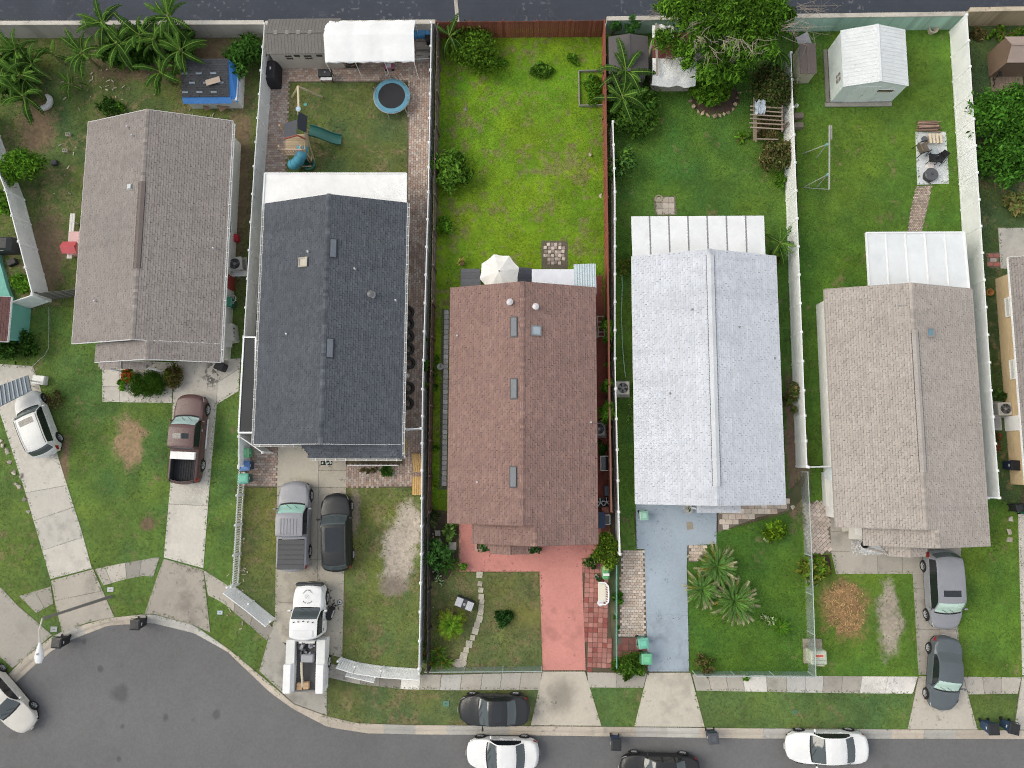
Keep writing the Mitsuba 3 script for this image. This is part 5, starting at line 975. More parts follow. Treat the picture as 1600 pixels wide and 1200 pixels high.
# playhouse under a blue tarp
kp = thing('playhouse', 'small white shed under a blue tarp and dark shingle roof beside the banana plants', 'shed')
c = (-23.09,26.38); a0, a1 = (-24.11,25.04), (-20.75,24.91); yb_ = (-22.98,27.5)[1]; yf_ = (-24.15,25)[1]
xa, xb = (-24.08,25.45)[0], (-20.77,25.42)[0]; zf, zb = 1.3, 1.75
put('wall', MB().prism(Polygon([(xa + .1, yf_ - .15), (xb + .45, yf_ - .15), (xb + .45, yb_ - .1), (xa + .1, yb_ - .1)]), 0, 1.12, (.55, .57, .6), .7), 'matte', kp)
m = MB(); m.poly3([(xa - .02, yf_ - .35, 1.06), (xb + .1, yf_ - .35, 1.06), (xb + .1, yf_ + .1, 1.32), (xa - .02, yf_ + .1, 1.32)], (.035, .17, .48), .5).poly3([(xb + .48, yf_ - .3, 1.0), (xb + .48, yb_ - .3, 1.05), (xb - .05, yb_ + .02, zb), (xb - .05, yf_ + .05, zf)], (.035, .18, .5), .5)
put('blue_tarp', m, 'matte', kp)
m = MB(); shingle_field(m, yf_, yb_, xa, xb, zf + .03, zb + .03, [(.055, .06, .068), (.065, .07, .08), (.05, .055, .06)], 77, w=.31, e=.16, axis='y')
m.poly3([(xa, yf_, zf + .02), (xb, yf_, zf + .02), (xb, yb_, zb + .02), (xa, yb_, zb + .02)], (.03, .033, .04), .9)
r = rng(4)
for i in range(6):
    for j in range(3):
        if (i + j) % 2 == 0: m.box((xa + .25 + i * .5, yf_ + .3 + j * .62, zf + .07 + (zb - zf) * (.3 + j * .62) / (yb_ - yf_)), (.42, .12, .012), (.21, .25, .3), .8, 0, ((zb - zf) / (yb_ - yf_), (1, 0, 0)))
put('roof', m, 'shingle', kp)
bx = (-21.83,25.98); put('scrap_board', MB().box((*bx, zf + .33), (1.0, .42, .03), (.42, .34, .27), .8, .28), 'matte', kp)
for (px, py, w, l, ang, col) in ((348,158,.95,.75,.55,(.24, .17, .12)), (323,165,.35,.6,.3,(.2, .14, .1)), (371,146,.3,.5,-.2,(.22, .16, .11))):
    q = {348: (-21.59,24.99), 323: (-22.82,24.82), 371: (-20.63,25.85)}[px]
    put('plank_sheet', MB().box((*q, .42), (w, l, .03), col, .85, ang, (.35, (1, 0, 0))), 'matte', None, kind=None, label={348: 'large brown plywood sheet leaning on the blue tarped shed', 323: 'short brown board leaning on the front of the blue tarped shed', 371: 'brown board against the right side of the blue tarped shed'}[px], cat='board')
# dark felt shed, tarp-covered shed
xa, xb, ya, yb_ = (5.35,26.23)[0], (7.97,26.2)[0], (6.55,26.12)[1], (6.59,28.65)[1]
shed('dark grey roofed shed squeezed beside the red fence, behind a banana plant', xa + .1, xb - .1, ya, yb_ - .1, 1.95, .28, (.22, .21, .2), (.095, .088, .09), ribs=0, name='felt_roof_shed')
kq = thing('tarp_shed', 'low brick-red roofed shed half covered by a crumpled white tarp under the mango tree', 'shed')
xa, xb, ya, yb_ = (8.38,25.86)[0], (11.04,25.83)[0], (9.61,25.81)[1], (9.63,28.91)[1]
put('wall', MB().prism(Polygon([(xa, ya), (xb, ya), (xb, yb_), (xa, yb_)]), 0, 1.7, (.4, .37, .33), .8), 'matte', kq)
m = MB(); m.add(trimesh.convex.convex_hull([[x, y, z] for x in (xa - .1, xb + .1) for y, z in ((ya - .1, 1.74), (ya - .1, 1.78), (yb_, 1.95), (yb_, 1.99))]), (.15, .055, .045), .9)
put('roof', m, 'matte', kq)
n = 16; r = rng(6); yt = (9.6,26.87)[1]
def crumple(x0, x1, y0, y1, z0, z1, col, seed, drop=.5):
    r = rng(seed); u, v = np.meshgrid(np.linspace(0, 1, 22), np.linspace(0, 1, 14)); p = np.stack([x0 + (x1 - x0) * u, y0 + (y1 - y0) * v + .22 * (meshkit.noise(np.stack([u * 5, v * 0, u * 0], -1), seed) - .5), z0 + (z1 - z0) * v + .32 * (meshkit.fbm(np.stack([u * 4, v * 3, u * 0 + seed], -1), 3) - .5)], -1)
    p[..., 2] -= drop * np.clip(.25 - v, 0, 1) * 3; k = 22
    return (p.reshape(-1, 3), np.array([[j * k + i, j * k + i + 1, (j + 1) * k + i + 1, (j + 1) * k + i] for j in range(13) for i in range(21)])), col
g_, col = crumple(xa - .15, xb + .15, ya - .6, yt, 1.98, 2.24, (.66, .68, .68), 31); put('white_tarp', MB().add(g_, col, .6, 60), 'matte', kq)
g_, col = crumple(xa - .15, xa + 1.3, yb_ - .6, yb_ + .3, 2.24, 2.26, (.7, .7, .7), 33, 0); put('white_tarp', MB().add(g_, col, .6, 60), 'matte', kq)
put('support_post', MB().bar((xa + .1, ya - .2, 2.4), (xa + .1, yb_ + .4, 2.44), .14, .06, (.3, .27, .24), .9), 'matte', kq)
put('broken_crate', MB().box((xb + .15, (ya + yb_) / 2, 1.95), (.5, .9, .04), (.34, .32, .32), .9, .6).box((xb + .1, (ya + yb_) / 2 + .1, 2.0), (.4, .06, .04), (.4, .38, .38), .9, .6).box((xb + .25, (ya + yb_) / 2 - .2, 2.0), (.4, .06, .04), (.4, .38, .38), .9, .6), 'matte', kq)
# small grey-brown resin cabinet shed, brown shed with deck at the right edge
xa, xb, ya, yb_ = (18.4,26.27)[0] + .0, (19.37,26.26)[0], (18.84,26.27)[1], (18.92,28.21)[1] + .1
kc = shed('small beige resin cabinet with a flat brown lid beside the white fence', xa, xb, ya, yb_, 1.35, .05, (.46, .42, .33), (.15, .12, .105), name='resin_cabinet', over=.07)
xa, ya = (31.71,28.16)[0] + .1, (32.47,26.59)[1]
kb = shed('brown resin shed with a small wooden deck in the upper right corner', (31.78,27.35)[0], (31.78,27.35)[0] + 3.4, (31.81,26.55)[1], (31.94,28.29)[1], 1.95, .55, (.165, .115, .085), (.34, .27, .235), axis='x', name='resin_shed', over=.05)
kd = thing('wooden_deck', 'grey brown plank deck in front of the brown shed', 'deck')
for i in range(9): put('plank', MB().box(((31.86,25.94)[0] + .12 + i * .24, (31.86,26.03)[1], .12), (.225, 1.05, .05), np.array((.22, .17, .13)) * (.85 + .03 * i), .85), 'matte', kd)
kg = thing('covered_bicycle', 'black bicycle leaning in front of the brown shed', 'bicycle'); q = (32.03,26.46)
for o in (-.4, .4): put('wheel', MB().add(trimesh.creation.torus(.28, .03, major_sections=20, minor_sections=6), BLACK, .6, True, at(q[0] + o * .35, q[1] + o * .9, .33) @ trimesh.transformations.rotation_matrix(1.1, (0, 1, 0))), 'matte', kg)
put('frame', MB().tube([(q[0] - .14, q[1] - .36, .35), (q[0], q[1], .75), (q[0] + .14, q[1] + .36, .35)], .03, BLACK, .5).box((q[0], q[1] - .1, .85), (.14, .3, .08), BLACK, .6).bar((q[0] - .2, q[1] + .3, .95), (q[0] + .4, q[1] + .25, .95), .04, .04, (.3, .3, .3)), 'matte', kg)
# lean-to roof left of the charcoal house
kl = thing('lean_to_roof', 'narrow dark flat lean-to roof with white edging left of the charcoal-roofed house', 'roof')
L4 = [(-18.55,7.96),(-17.76,7.96),(-17.56,1.78),(-18.6,1.78)]
put('roof_panel', MB().prism(Polygon(L4), 2.22, 2.3, (.045, .047, .05), .8), 'matte', kl)
m = MB()
for i, j in ((0, 1), (1, 2), (2, 3), (3, 0)): m.bar((*L4[i], 2.29), (*L4[j], 2.29), .1, .12, WHITE, .45)
put('edge_trim', m, 'matte', kl)
for q in L4: put('post', MB().box((*q, 1.1), (.08, .08, 2.2), WHITE, .5), 'matte', kl)
# patio roofs
def patio_roof(label, pts, z0, z1, col, n=0, seam=None, ribcol=None, frame=None, th=.07, ribs_up=True, name='patio_roof'):
    """pts: far-left, far-right, near-right, near-left in metres; z1 at the far edge, z0 at the near (house) edge."""
    key = thing(name, label, 'patio roof'); A, B, C_, D = [np.array(p) for p in pts]
    n = n or 1
    for i in range(n):
        g = .012 if n > 1 else 0; t0, t1 = i / n + g / 2, (i + 1) / n - g / 2
        q = [(*(A + (B - A) * t0), z1), (*(A + (B - A) * t1), z1), (*(D + (C_ - D) * t1), z0), (*(D + (C_ - D) * t0), z0)]
        put('panel' if n > 1 else 'roof_sheet', MB().add(trimesh.convex.convex_hull([[*p[:2], p[2] - d] for p in q for d in (0, th)]), np.array(col) * (1 + .02 * ((i * 7) % 3 - 1)), .5), 'matte', key)
        if n > 1 and i and seam is not None: put('seam', MB().bar((*(A + (B - A) * i / n), z1 - .02), (*(D + (C_ - D) * i / n), z0 - .02), .10, .03, seam, .7), 'matte', key)
        if n > 1 and i and ribcol is not None: put('rib', MB().bar((*(A + (B - A) * i / n), z1 + .015), (*(D + (C_ - D) * i / n), z0 + .015), .07, .06, ribcol, .5), 'matte', key)
    if frame is not None:
        m = MB()
        for p, q, za, zb in ((A, B, z1, z1), (B, C_, z1, z0), (D, A, z0, z1)): m.bar((*p, za - .0), (*q, zb - .0), .09, .13, frame, .45)
        put('edge_frame', m, 'matte', key)
    for p in (A + (B - A) * .22, (A + B) / 2, B + (A - B) * .22): put('post', MB().box((*(p + [0, -.06]), (z1 - th) / 2), (.09, .09, z1 - th - .02), WHITE, .5), 'matte', key)
    return key
patio_roof('plain white insulated patio roof behind the charcoal-roofed house', [(-17.63,19.01),(-8.17,18.94),(-8.12,16.35),(-17.65,16.41)], 2.40, 2.35, (.80, .81, .81), frame=(.74, .75, .75))
patio_roof('white panelled patio roof with six dark stained seams behind the silver-white roof', [(6.56,15.93),(15.25,15.92),(15.22,12.81),(6.6,12.84)], 2.42, 2.35, (.74, .76, .78), 7, seam=(.24, .24, .25))
patio_roof('white patio roof with raised white ribs behind the sandy-roofed house', [(21.64,14.72),(27.85,14.73),(27.9,10.66),(21.63,10.68)], 2.45, 2.4, (.70, .73, .75), 5, ribcol=(.78, .79, .8), frame=WHITE)
patio_roof('small plain white patio awning behind the brown roof, between parasol and metal awning', [(0.14,12.43),(2.96,12.42),(2.95,11.09),(0.14,11.09)], 2.34, 2.3, (.70, .72, .78), 1)
ka = patio_roof('ribbed pale blue metal awning at the back right corner of the brown roof', [(2.84,12.74),(4.29,12.78),(4.31,10.75),(2.87,10.96)], 2.36, 2.3, (.48, .56, .60), 9, ribcol=(.58, .66, .70))
kw = patio_roof('striped blue-grey metal awning beside the white suv at the left edge', [(-35.08,4.61),(-32.73,5.5),(-32.39,4.49),(-34.78,3.23)], 2.2, 2.15, (.085, .115, .145), 9, ribcol=(.30, .35, .39), name='metal_awning')
for lab, pts, col in (('dark grey slab of decking left of the white parasol', [(-4.68,13.01),(-3.38,13),(-3.28,11.58),(-4.67,11.59)], (.115, .12, .135)), ('dark blue-grey patio deck right of the white parasol', [(-0.94,13.13),(0.19,13.03),(0.19,11.44),(-0.94,11.44)], (.075, .08, .105))):
    k = thing('patio_deck', lab, 'deck'); P_ = Polygon(pts); x0, y0, x1, y1 = P_.bounds
    for i in range(6):
        g = P_.intersection(Polygon([(x0, y0 + (y1 - y0) * i / 6 + .006), (x1, y0 + (y1 - y0) * i / 6 + .006), (x1, y0 + (y1 - y0) * (i + 1) / 6), (x0, y0 + (y1 - y0) * (i + 1) / 6)])); put('plank', MB().prism(g, .2, .4, np.array(col) * (.9 + .07 * (i % 3)), .6), 'matte', k)
# parasol
ku = thing('patio_parasol', 'large off-white patio parasol behind the brown roof', 'parasol'); c = (-1.97,12.19); m = MB(); N_ = 8; R1 = 1.33
for i in range(N_):
    a0, a1 = (i + .35) * 2 * math.pi / N_, (i + 1.35) * 2 * math.pi / N_; vs = []
    for j in range(7):
        q = j / 6
        for t in np.linspace(0, 1, 7):
            a = a0 + (a1 - a0) * t; rr = R1 * q * (1 - .10 * math.sin(math.pi * t) * q); vs.append((c[0] + rr * math.cos(a), c[1] + rr * math.sin(a), 2.75 - .55 * q ** 1.15 - .05 * q * math.sin(math.pi * t)))
    f = [[j * 7 + t, j * 7 + t + 1, (j + 1) * 7 + t + 1, (j + 1) * 7 + t] for j in range(6) for t in range(6)]
    put('canopy_panel', MB().add((np.array(vs), np.array(f)), np.array((.77, .76, .73)) * (1 + .02 * (i % 2)), .8, True), 'matte', ku)
put('pole', MB().tube([(*c, 0), (*c, 2.7)], .03, (.3, .25, .2), .5).cyl((*c, 2.77), .05, .08, (.2, .2, .2), .5, 10), 'matte', ku)
for i in range(N_): a0 = (i + .35) * 2 * math.pi / N_; put('rib', MB().tube([(*c, 2.7), (c[0] + R1 * .96 * math.cos(a0), c[1] + R1 * .96 * math.sin(a0), 2.17)], .012, (.3, .3, .3), .5, 5), 'matte', ku)
# ---------------------------------------------------------------- play things
kt = thing('trampoline', 'round trampoline with a black mat, blue pad and sagging net', 'trampoline'); c = (-9.61,25.25)
m = MB(); m.cyl((*c, .78), .93, .012, (.022, .022, .026), .8, 40); put('jump_mat', m, 'matte', kt)
put('spring_pad', MB().lathe([[.94, .76], [.94, .80], [1.25, .78], [1.25, .72], [.94, .76]], (.10, .27, .37), .6, 48, at(*c)), 'matte', kt)
put('frame', MB().add(trimesh.creation.torus(1.26, .03, major_sections=40, minor_sections=6), (.4, .4, .4), .4, True, at(*c, .72)), 'matte', kt)
for i in range(6): t = i * math.pi / 3 + .3; put('leg', MB().tube([(c[0] + 1.26 * math.cos(t), c[1] + 1.26 * math.sin(t), .7), (c[0] + 1.3 * math.cos(t), c[1] + 1.3 * math.sin(t), 0)], .025, (.4, .4, .4), .4), 'matte', kt)
for i, hh in enumerate((2.2, 2.1, 1.3, 2.3, 1.0, 2.1)):
    t = i * math.pi / 3 + .75; put('pole', MB().tube([(c[0] + 1.15 * math.cos(t), c[1] + 1.15 * math.sin(t), .2), (c[0] + 1.2 * math.cos(t), c[1] + 1.2 * math.sin(t), hh)], .02, (.36, .36, .37), .4), 'matte', kt)
r = rng(9); q = []
for i in range(54):
    t = .2 + i * .058
    hh = 1.9 - .5 * abs(math.sin(i * .45)); p0, p1 = np.array((c[0] + 1.13 * math.cos(t), c[1] + 1.13 * math.sin(t), .75)), np.array((c[0] + (1.2 - .25 * math.sin(i * .4) ** 2) * math.cos(t + .1), c[1] + (1.2 - .25 * math.sin(i * .4) ** 2) * math.sin(t + .1), hh)); s = np.array((-math.sin(t), math.cos(t), 0)) * .006
    q.append([p0 - s, p0 + s, p1 + s, p1 - s])
for k in range(9):
    for i in range(53):
        w = .1 + k * .1; t, t2 = .2 + i * .058, .2 + (i + 1) * .058
        def pt(i, t): hh = 1.9 - .5 * abs(math.sin(i * .45)); rr = 1.2 - .25 * math.sin(i * .4) ** 2; a = np.array((c[0] + 1.13 * math.cos(t), c[1] + 1.13 * math.sin(t), .75)); b = np.array((c[0] + rr * math.cos(t + .1), c[1] + rr * math.sin(t + .1), hh)); return a + (b - a) * w
        a, b = pt(i, t), pt(i + 1, t2); q.append([a - [0, 0, .006], b - [0, 0, .006], b + [0, 0, .006], a + [0, 0, .006]])
put('net', MB().raw(q, (.03, .03, .03), .8), 'matte', kt, kind='stuff')
kp = thing('playset', 'wooden playset with a dark roofed tower, green slide, blue tube slide and swing beam', 'playset'); WD = (.46, .36, .24)
tx0, tx1, ty0, ty1 = (-16.87,20.43)[0] + .2, (-15.1,20.42)[0] - .1, (-16.06,20.76)[1], (-16.12,22.21)[1]
for x in (tx0, tx1):
    for y in (ty0, ty1): put('post', MB().box((x, y, 1.35), (.1, .1, 2.7), WD, .8), 'matte', kp)
for i in range(9): put('deck_board', MB().box(((tx0 + tx1) / 2, ty0 + (ty1 - ty0) * (i + .5) / 9, 1.4), (tx1 - tx0, (ty1 - ty0) / 9 - .02, .04), np.array(WD) * (.85 + .05 * (i % 3)), .8), 'matte', kp)
for i in range(8): put('railing_slat', MB().box((tx0 + .12 + i * (tx1 - tx0 - .2) / 7, ty0 - .02, 1.82), (.09, .025, .8), (.52, .37, .28), .8), 'matte', kp)
put('railing_beam', MB().box(((tx0 + tx1) / 2, ty0 - .05, 2.22), (tx1 - tx0 + .1, .06, .1), (.5, .36, .27), .8).box(((tx0 + tx1) / 2, ty0 - .05, 1.45), (tx1 - tx0 + .1, .06, .1), (.5, .36, .27), .8).box((tx1 + .05, (ty0 + ty1) / 2, 2.0), (.06, ty1 - ty0, .1), WD, .8).box((tx1 + .05, (ty0 + ty1) / 2, 1.6), (.03, ty1 - ty0, .7), np.array(WD) * .9, .8), 'matte', kp)
zr_ = 3.15; ymid = (ty0 + ty1) / 2
a, b = (-16.37,22.35), (-15.39,21.31)
put('roof', MB().add(trimesh.convex.convex_hull([[x, y, z - d] for x, z in ((a[0], 2.65), (b[0] + .06, 3.15)) for y in (b[1], a[1]) for d in (0, .05)]), (.055, .06, .075), .7), 'matte', kp)
c0, c1 = (-15.95,22.93), (-14.91,21.76)
put('roof', MB().add(trimesh.convex.convex_hull([[x, y, z - d] for x, z in ((b[0] + .1, 3.12), (c1[0], 2.5)) for y in (b[1] + .45, c0[1]) for d in (0, .05)]), (.035, .04, .055), .7), 'matte', kp)
put('gable_trim', MB().bar((a[0], b[1] - .03, 2.6), (b[0] + .1, b[1] - .03, 3.1), .05, .12, (.30, .08, .06), .7).bar((b[0] + .1, b[1] - .03, 3.1), (c1[0], b[1] - .03, 2.55), .05, .12, (.30, .08, .06), .7), 'matte', kp)
s0, s1 = np.array((-15.08,22.46)), np.array((-13.2,22.3)); d = (s1 - s0) / np.linalg.norm(s1 - s0); s = np.array([-d[1], d[0]]); nseg = 12; vs = []
sec = [(-.34, .26), (-.32, .02), (-.28, .0), (-.08, .03), (0, .06), (.08, .03), (.28, .0), (.32, .02), (.34, .26), (.38, .26), (.36, -.04), (-.36, -.04), (-.38, .26), (-.34, .26)]
for i in range(nseg + 1):
    t = i / nseg; z = 1.35 + (.18 - 1.35) * (t ** .9) + .12 * math.sin(t * 6.28); p = s0 + (s1 - s0) * t
    vs += [(*(p + s * u), z + w) for u, w in sec]
k_ = len(sec); f = [[i * k_ + j, (i + 1) * k_ + j, (i + 1) * k_ + j + 1, i * k_ + j + 1] for i in range(nseg) for j in range(k_ - 1)]
put('wave_slide', MB().add((np.array(vs), np.array(f)), (.035, .155, .125), .3, 40), 'paint', kp)
ts = [(-15.37,21.19,1.75), (-15.45,20.9,1.6), (-15.6,20.63,1.4), (-15.87,20.45,1.1), (-16.2,20.38,0.75), (-16.49,20.47,0.45)]
tp = np.array([[PchipInterpolator(range(6), [q[k] for q in ts])(u) for k in range(3)] for u in np.linspace(0, 5, 26)])
put('tube_slide', MB().add(tube(tp, .36, 20), (.075, .30, .42), .3, 40), 'paint', kp)
m = MB()
for i in (4, 9, 14, 19): m.add(tube(tp[i:i + 2], .385, 20), (.07, .27, .38), .3, 40)
put('tube_collar', m, 'paint', kp)
q = (-15.39,20.57); put('tube_mouth', MB().lathe([[.30, 0], [.44, 0], [.46, .3], [.40, .32], [.33, .3], [.30, 0]], (.03, .13, .09), .4, 24, at(*q, .1)).cyl((*q, .15), .32, .05, (.015, .06, .045), .6, 20), 'paint', kp)
put('ladder', MB().bar((tx1 - .15, ty0 - .05, 0), (tx1 - .15, ty0 - .05, 1.4), .09, .06, WD).bar((tx1 + .2, ty0 - .2, 0), (tx1 + .1, ty0 + .9, 1.4), .09, .06, WD).bar((tx1 + .02, ty0 - .1, .5), (tx1 + .1, ty0 + .4, .5), .08, .04, WD).bar((tx0 + .9, ty0 - .5, .6), (tx1 + .1, ty0 - .5, .6), .06, .05, WD), 'matte', kp)
b0, b1 = (-15.56,23.15,2.2), (-15.7,25.2,2.2)
put('swing_beam', MB().bar(b0, b1, .12, .14, (.55, .47, .32)), 'matte', kp)
for q in ((-16.89,25.64,0), (-14.69,25.62,0)): put('swing_leg', MB().bar(b1, q, .1, .1, (.5, .42, .28)), 'matte', kp)
q = (-15.59,23.55); put('disc_swing', MB().cyl((*q, 2.28), .17, .04, (.35, .5, .62), .4, 20).cyl((*q, 2.31), .05, .04, (.7, .75, .8), .4, 12), 'paint', kp)
q = (-15.89,25.08); put('frisbee', MB().cyl((*q, .03), .12, .03, (.12, .4, .36), .4, 16), 'matte', None, label='small teal disc lying on the lawn near the playset', cat='toy')
ks = thing('swing_frame', 'old rusty metal swing frame without seats on the lawn left of the fire pit patio', 'swing frame'); q0, q1 = (19.88,22.25,1.9), (19.66,17.84,1.9)
ga = (.33, .33, .32)
put('top_bar', MB().tube([q0, (19.77,20.07,1.92), q1], .055, ga, .6, 8), 'matte', ks)
for q, a, b in (((19.67,20.95,1.85), (18.8,21.18,0), (20.01,21.39,0.9)), ((19.62,18.87,1.85), (18.74,18.75,0), (20.38,18.44,0.4))): put('leg', MB().tube([q, a], .032, ga, .6, 6).tube([q, (q[0] + .05, q[1] - .1, 0)], .03, ga, .6), 'matte', ks); put('brace', MB().tube([a, b], .022, ga, .6).cyl((q[0], q[1], q[2]), .1, .12, (.16, .33, .28), .6, 8), 'matte', ks)
put('seat_plank', MB().bar((20.14,22.4,1.6), (20.1,21.42,1.6), .09, .05, (.36, .34, .32)), 'matte', ks)
# toys and seats left of the first house
kb = thing('picnic_bench', 'white picnic bench half under the left eave of the taupe roof', 'bench'); q = (-31.74,15.82)
for o in (0, .18): put('plank', MB().box((q[0] - .1 + o, q[1] - .4, .45), (.16, 3.2, .05), (.62, .6, .58), .7), 'matte', kb)
for o in (-1.2, 1.0): put('leg', MB().box((q[0], q[1] - .4 + o, .22), (.3, .08, .42), (.5, .5, .48), .7), 'matte', kb)
kc = thing('toy_cottage', 'red and pink plastic toy house under the left eave of the taupe roof', 'toy house'); q = (-31.45,14.44)
put('roof', MB().add(trimesh.convex.convex_hull([[q[0] + a * .5, q[1] + b * .42, z] for a in (-1, 1) for b, z in ((-1, .95), (1, .95), (0, 1.25))]), (.52, .10, .11), .4), 'paint', kc)
put('wall', MB().box((q[0], q[1], .48), (.8, .75, .95), (.6, .35, .35), .5), 'matte', kc); put('awning', MB().box((q[0] + .1, q[1] + .85, .7), (.7, .7, .06), (.62, .38, .38), .5).box((q[0] + .1, q[1] + .4, .7), (.7, .3, .05), (.62, .58, .52), .5), 'matte', kc)
def boxy(name, label, cat, q, d, col, ang=0., r=.6, extra=None, bs='matte', group=None, z=0.):
    k = thing(name, label, cat, group); put('body', MB().box((*q, z + d[2] / 2), d, col, r, ang, bev=min(d) * .12), bs, k)
    put('lid', MB().box((*q, z + d[2] + .02), (d[0] * .94, d[1] * .94, .05), np.array(col) * 1.12, r, ang, bev=.012), bs, k); return k
boxy('storage_box', 'small red plastic box on the ground by the taupe-roofed house', 'box', (-20.35,15.26), (.5, .5, .45), (.40, .03, .045), .1)
boxy('white_cooler', 'white cooler box on the ground beside the white suv', 'cooler', (-33.29,5.39), (.85, .62, .4), (.68, .68, .65), -.1)
k = boxy('gas_barbecue', 'white and grey barbecue in the side passage of the taupe-roofed house', 'barbecue', (-20.16,8.55), (.62, 1.2, .95), (.50, .49, .45), .15); m = MB()
for i in range(3): m.cyl(((-19.94,8.55)[0] + .1, (-20.17,8.81)[1] - i * .28, .9), .05, .1, (.1, .1, .1), .5, 8)
put('knob', m, 'matte', k); put('side_shelf', MB().box(((-20.21,7.85)[0], (-20.21,7.8)[1], .85), (.55, .5, .05), (.55, .55, .53), .5), 'matte', k)
k = boxy('covered_cart', 'black covered cart at the lower right corner of the taupe-roofed house', 'cart', (-20.83,6.29), (.62, .55, .7), (.02, .02, .024), -.4)
k = thing('standing_fan', 'round white fan lying beside the dark green bin', 'fan'); q = (-20.18,10.93); put('guard', MB().add(trimesh.creation.torus(.24, .025, major_sections=24, minor_sections=6), (.6, .6, .6), .4, True, at(*q, .6)), 'matte', k); put('hub', MB().cyl((*q, .58), .1, .1, (.5, .52, .55), .4, 12).cyl((*q, .3), .04, .6, (.5, .5, .5), .4, 8), 'matte', k)
k = thing('side_gate', 'grey plank gate shelf across the side passage', 'gate')
for i in range(3): put('plank', MB().box(((-19.32,12.57)[0], (-19.32,12.57)[1] - .13 * i, 1.45), (1.15, .11, .05), np.array((.30, .31, .3)) * (.8 + .2 * i), .8), 'matte', k)
for o in (-.55, .55): put('post', MB().box(((-19.32,12.57)[0] + o, (-19.32,12.57)[1] - .1, .7), (.09, .09, 1.4), (.25, .25, .24), .8), 'matte', k)
k = thing('old_basin', 'curved white plastic basin under the banana leaves at the left', 'basin'); q = (-34.64,25.37); tp = [(q[0] + .5 * math.cos(a), q[1] + .5 * math.sin(a), .25) for a in np.linspace(-2.2, 1.3, 14)]
put('shell', MB().add(tube(tp, [.1, .16, .19, .2, .2, .2, .2, .2, .2, .2, .19, .17, .14, .08], 10), (.52, .53, .54), .5, 50), 'matte', k); put('base', MB().box((q[0] - .2, q[1] - .4, .1), (.5, .3, .12), (.5, .5, .5), .5, .3), 'matte', k)
for lab, q in (('upper of two concrete blocks lying in the dirt yard', (-32.75,22.95)), ('lower of two concrete blocks lying in the dirt yard', (-32.89,21.76))):
    m = MB()
    for o in (-.14, 0, .14): m.box((q[0] + o, q[1], .1), (.03, .2, .2), (.42, .39, .33), .9)
    for o in (-.085, .085): m.box((q[0], q[1] + o, .1), (.31, .03, .2), (.45, .42, .36), .9)
    put('concrete_block', m, 'concrete_mat', None, label=lab, cat='block')
boxy('plastic_tub', 'dark plastic tub lying in the dirt yard', 'tub', (-33.54,20.84), (.4, .35, .25), (.04, .045, .05), .3)
k = thing('covered_grill', 'black covered grill beyond the left white fence', 'grill'); q = (-36.34,14.75); put('cover', MB().add(trimesh.convex.convex_hull([[q[0] + a * w, q[1] + b * w * .7, z] for a in (-1, 1) for b in (-1, 1) for z, w in ((0, .75), (.8, .72), (1.05, .5))]), (.035, .038, .042), .6), 'matte', k); put('lid_handle', MB().bar((q[0] - .2, q[1] - .5, .95), (q[0] + .3, q[1] - .5, .95), .04, .04, (.3, .3, .3)), 'matte', k)
boxy('tool_bag', 'black bag on the paving beyond the left white fence', 'bag', (-35.94,13.63), (.62, .42, .3), (.012, .012, .013), .4)
# yard of the charcoal house
k = thing('covered_barbecue', 'barbecue under a black fabric cover beside the white fence', 'barbecue'); q = (-18.1,27.13); r = rng(2)
put('fabric_cover', MB().add(trimesh.convex.convex_hull([[q[0] + a * w + r.normal(0, .03), q[1] + b * h, z] for a in (-1, 1) for b in (-1, 1) for z, w, h in ((0, .48, .9), (.7, .42, .85), (1.05, .3, .6))]), (.02, .02, .024), .7, 35), 'matte', k); put('logo_patch', MB().box((q[0], q[1] + .1, 1.06), (.1, .2, .01), (.5, .5, .5)), 'matte', k)
k = thing('gas_griddle', 'black griddle on a stand in front of the resin shed', 'barbecue'); q = (-14.33,26.96)
put('body', MB().box((*q, .75), (.95, .55, .3), (.02, .021, .025), .4, bev=.04), 'paint', k); put('shelf', MB().box((q[0] + .1, q[1] - .42, .8), (.8, .2, .04), (.55, .56, .58), .4), 'matte', k)
for a in (-.4, .4):
    for b in (-.22, .22): put('leg', MB().box((q[0] + a, q[1] + b, .3), (.05, .05, .6), (.05, .05, .05)), 'matte', k)
put('lid_badge', MB().box((q[0] + .02, q[1] + .02, .91), (.12, .05, .012), (.4, .4, .42)), 'matte', k)
def barrel(name, label, q, rad, l, ang, col):
    k = thing(name, label, 'barrel'); mm = at(*q, rad, ang) @ trimesh.transformations.rotation_matrix(math.pi / 2, (0, 1, 0)); m = MB(); m.lathe([[0, -l / 2], [rad * .9, -l / 2], [rad, -l / 2 + .06], [rad, l / 2 - .06], [rad * .9, l / 2], [0, l / 2]], col, .4, 28, mm); put('drum', m, 'paint', k)
    for o in (-.25, .25): put('hoop', MB().lathe([[rad, o * l - .03], [rad + .02, o * l], [rad, o * l + .03]], np.array(col) * .8, .4, 28, mm), 'paint', k)
barrel('plastic_barrel', 'big blue barrel lying between the white tent and the white fence', (-7.64,30.19), .42, 1.25, 0, (.05, .22, .46))
barrel('plastic_barrel', 'small blue barrel behind the resin shed in the corner', (-18.38,30.66), .25, .7, 0, (.05, .25, .45))
k = thing('square_stool', 'small white framed stool beside the resin shed', 'stool'); q = (-18.45,29.99)
m = MB()
for a, b, w, h in ((-.2, 0, .05, .45), (.2, 0, .05, .45), (0, .2, .35, .05), (0, -.2, .35, .05)): m.box((q[0] + a, q[1] + b, .5), (w, h, .04), (.62, .62, .62))
put('frame', m, 'matte', k); put('seat', MB().box((*q, .48), (.35, .35, .03), (.03, .03, .03)), 'matte', k)
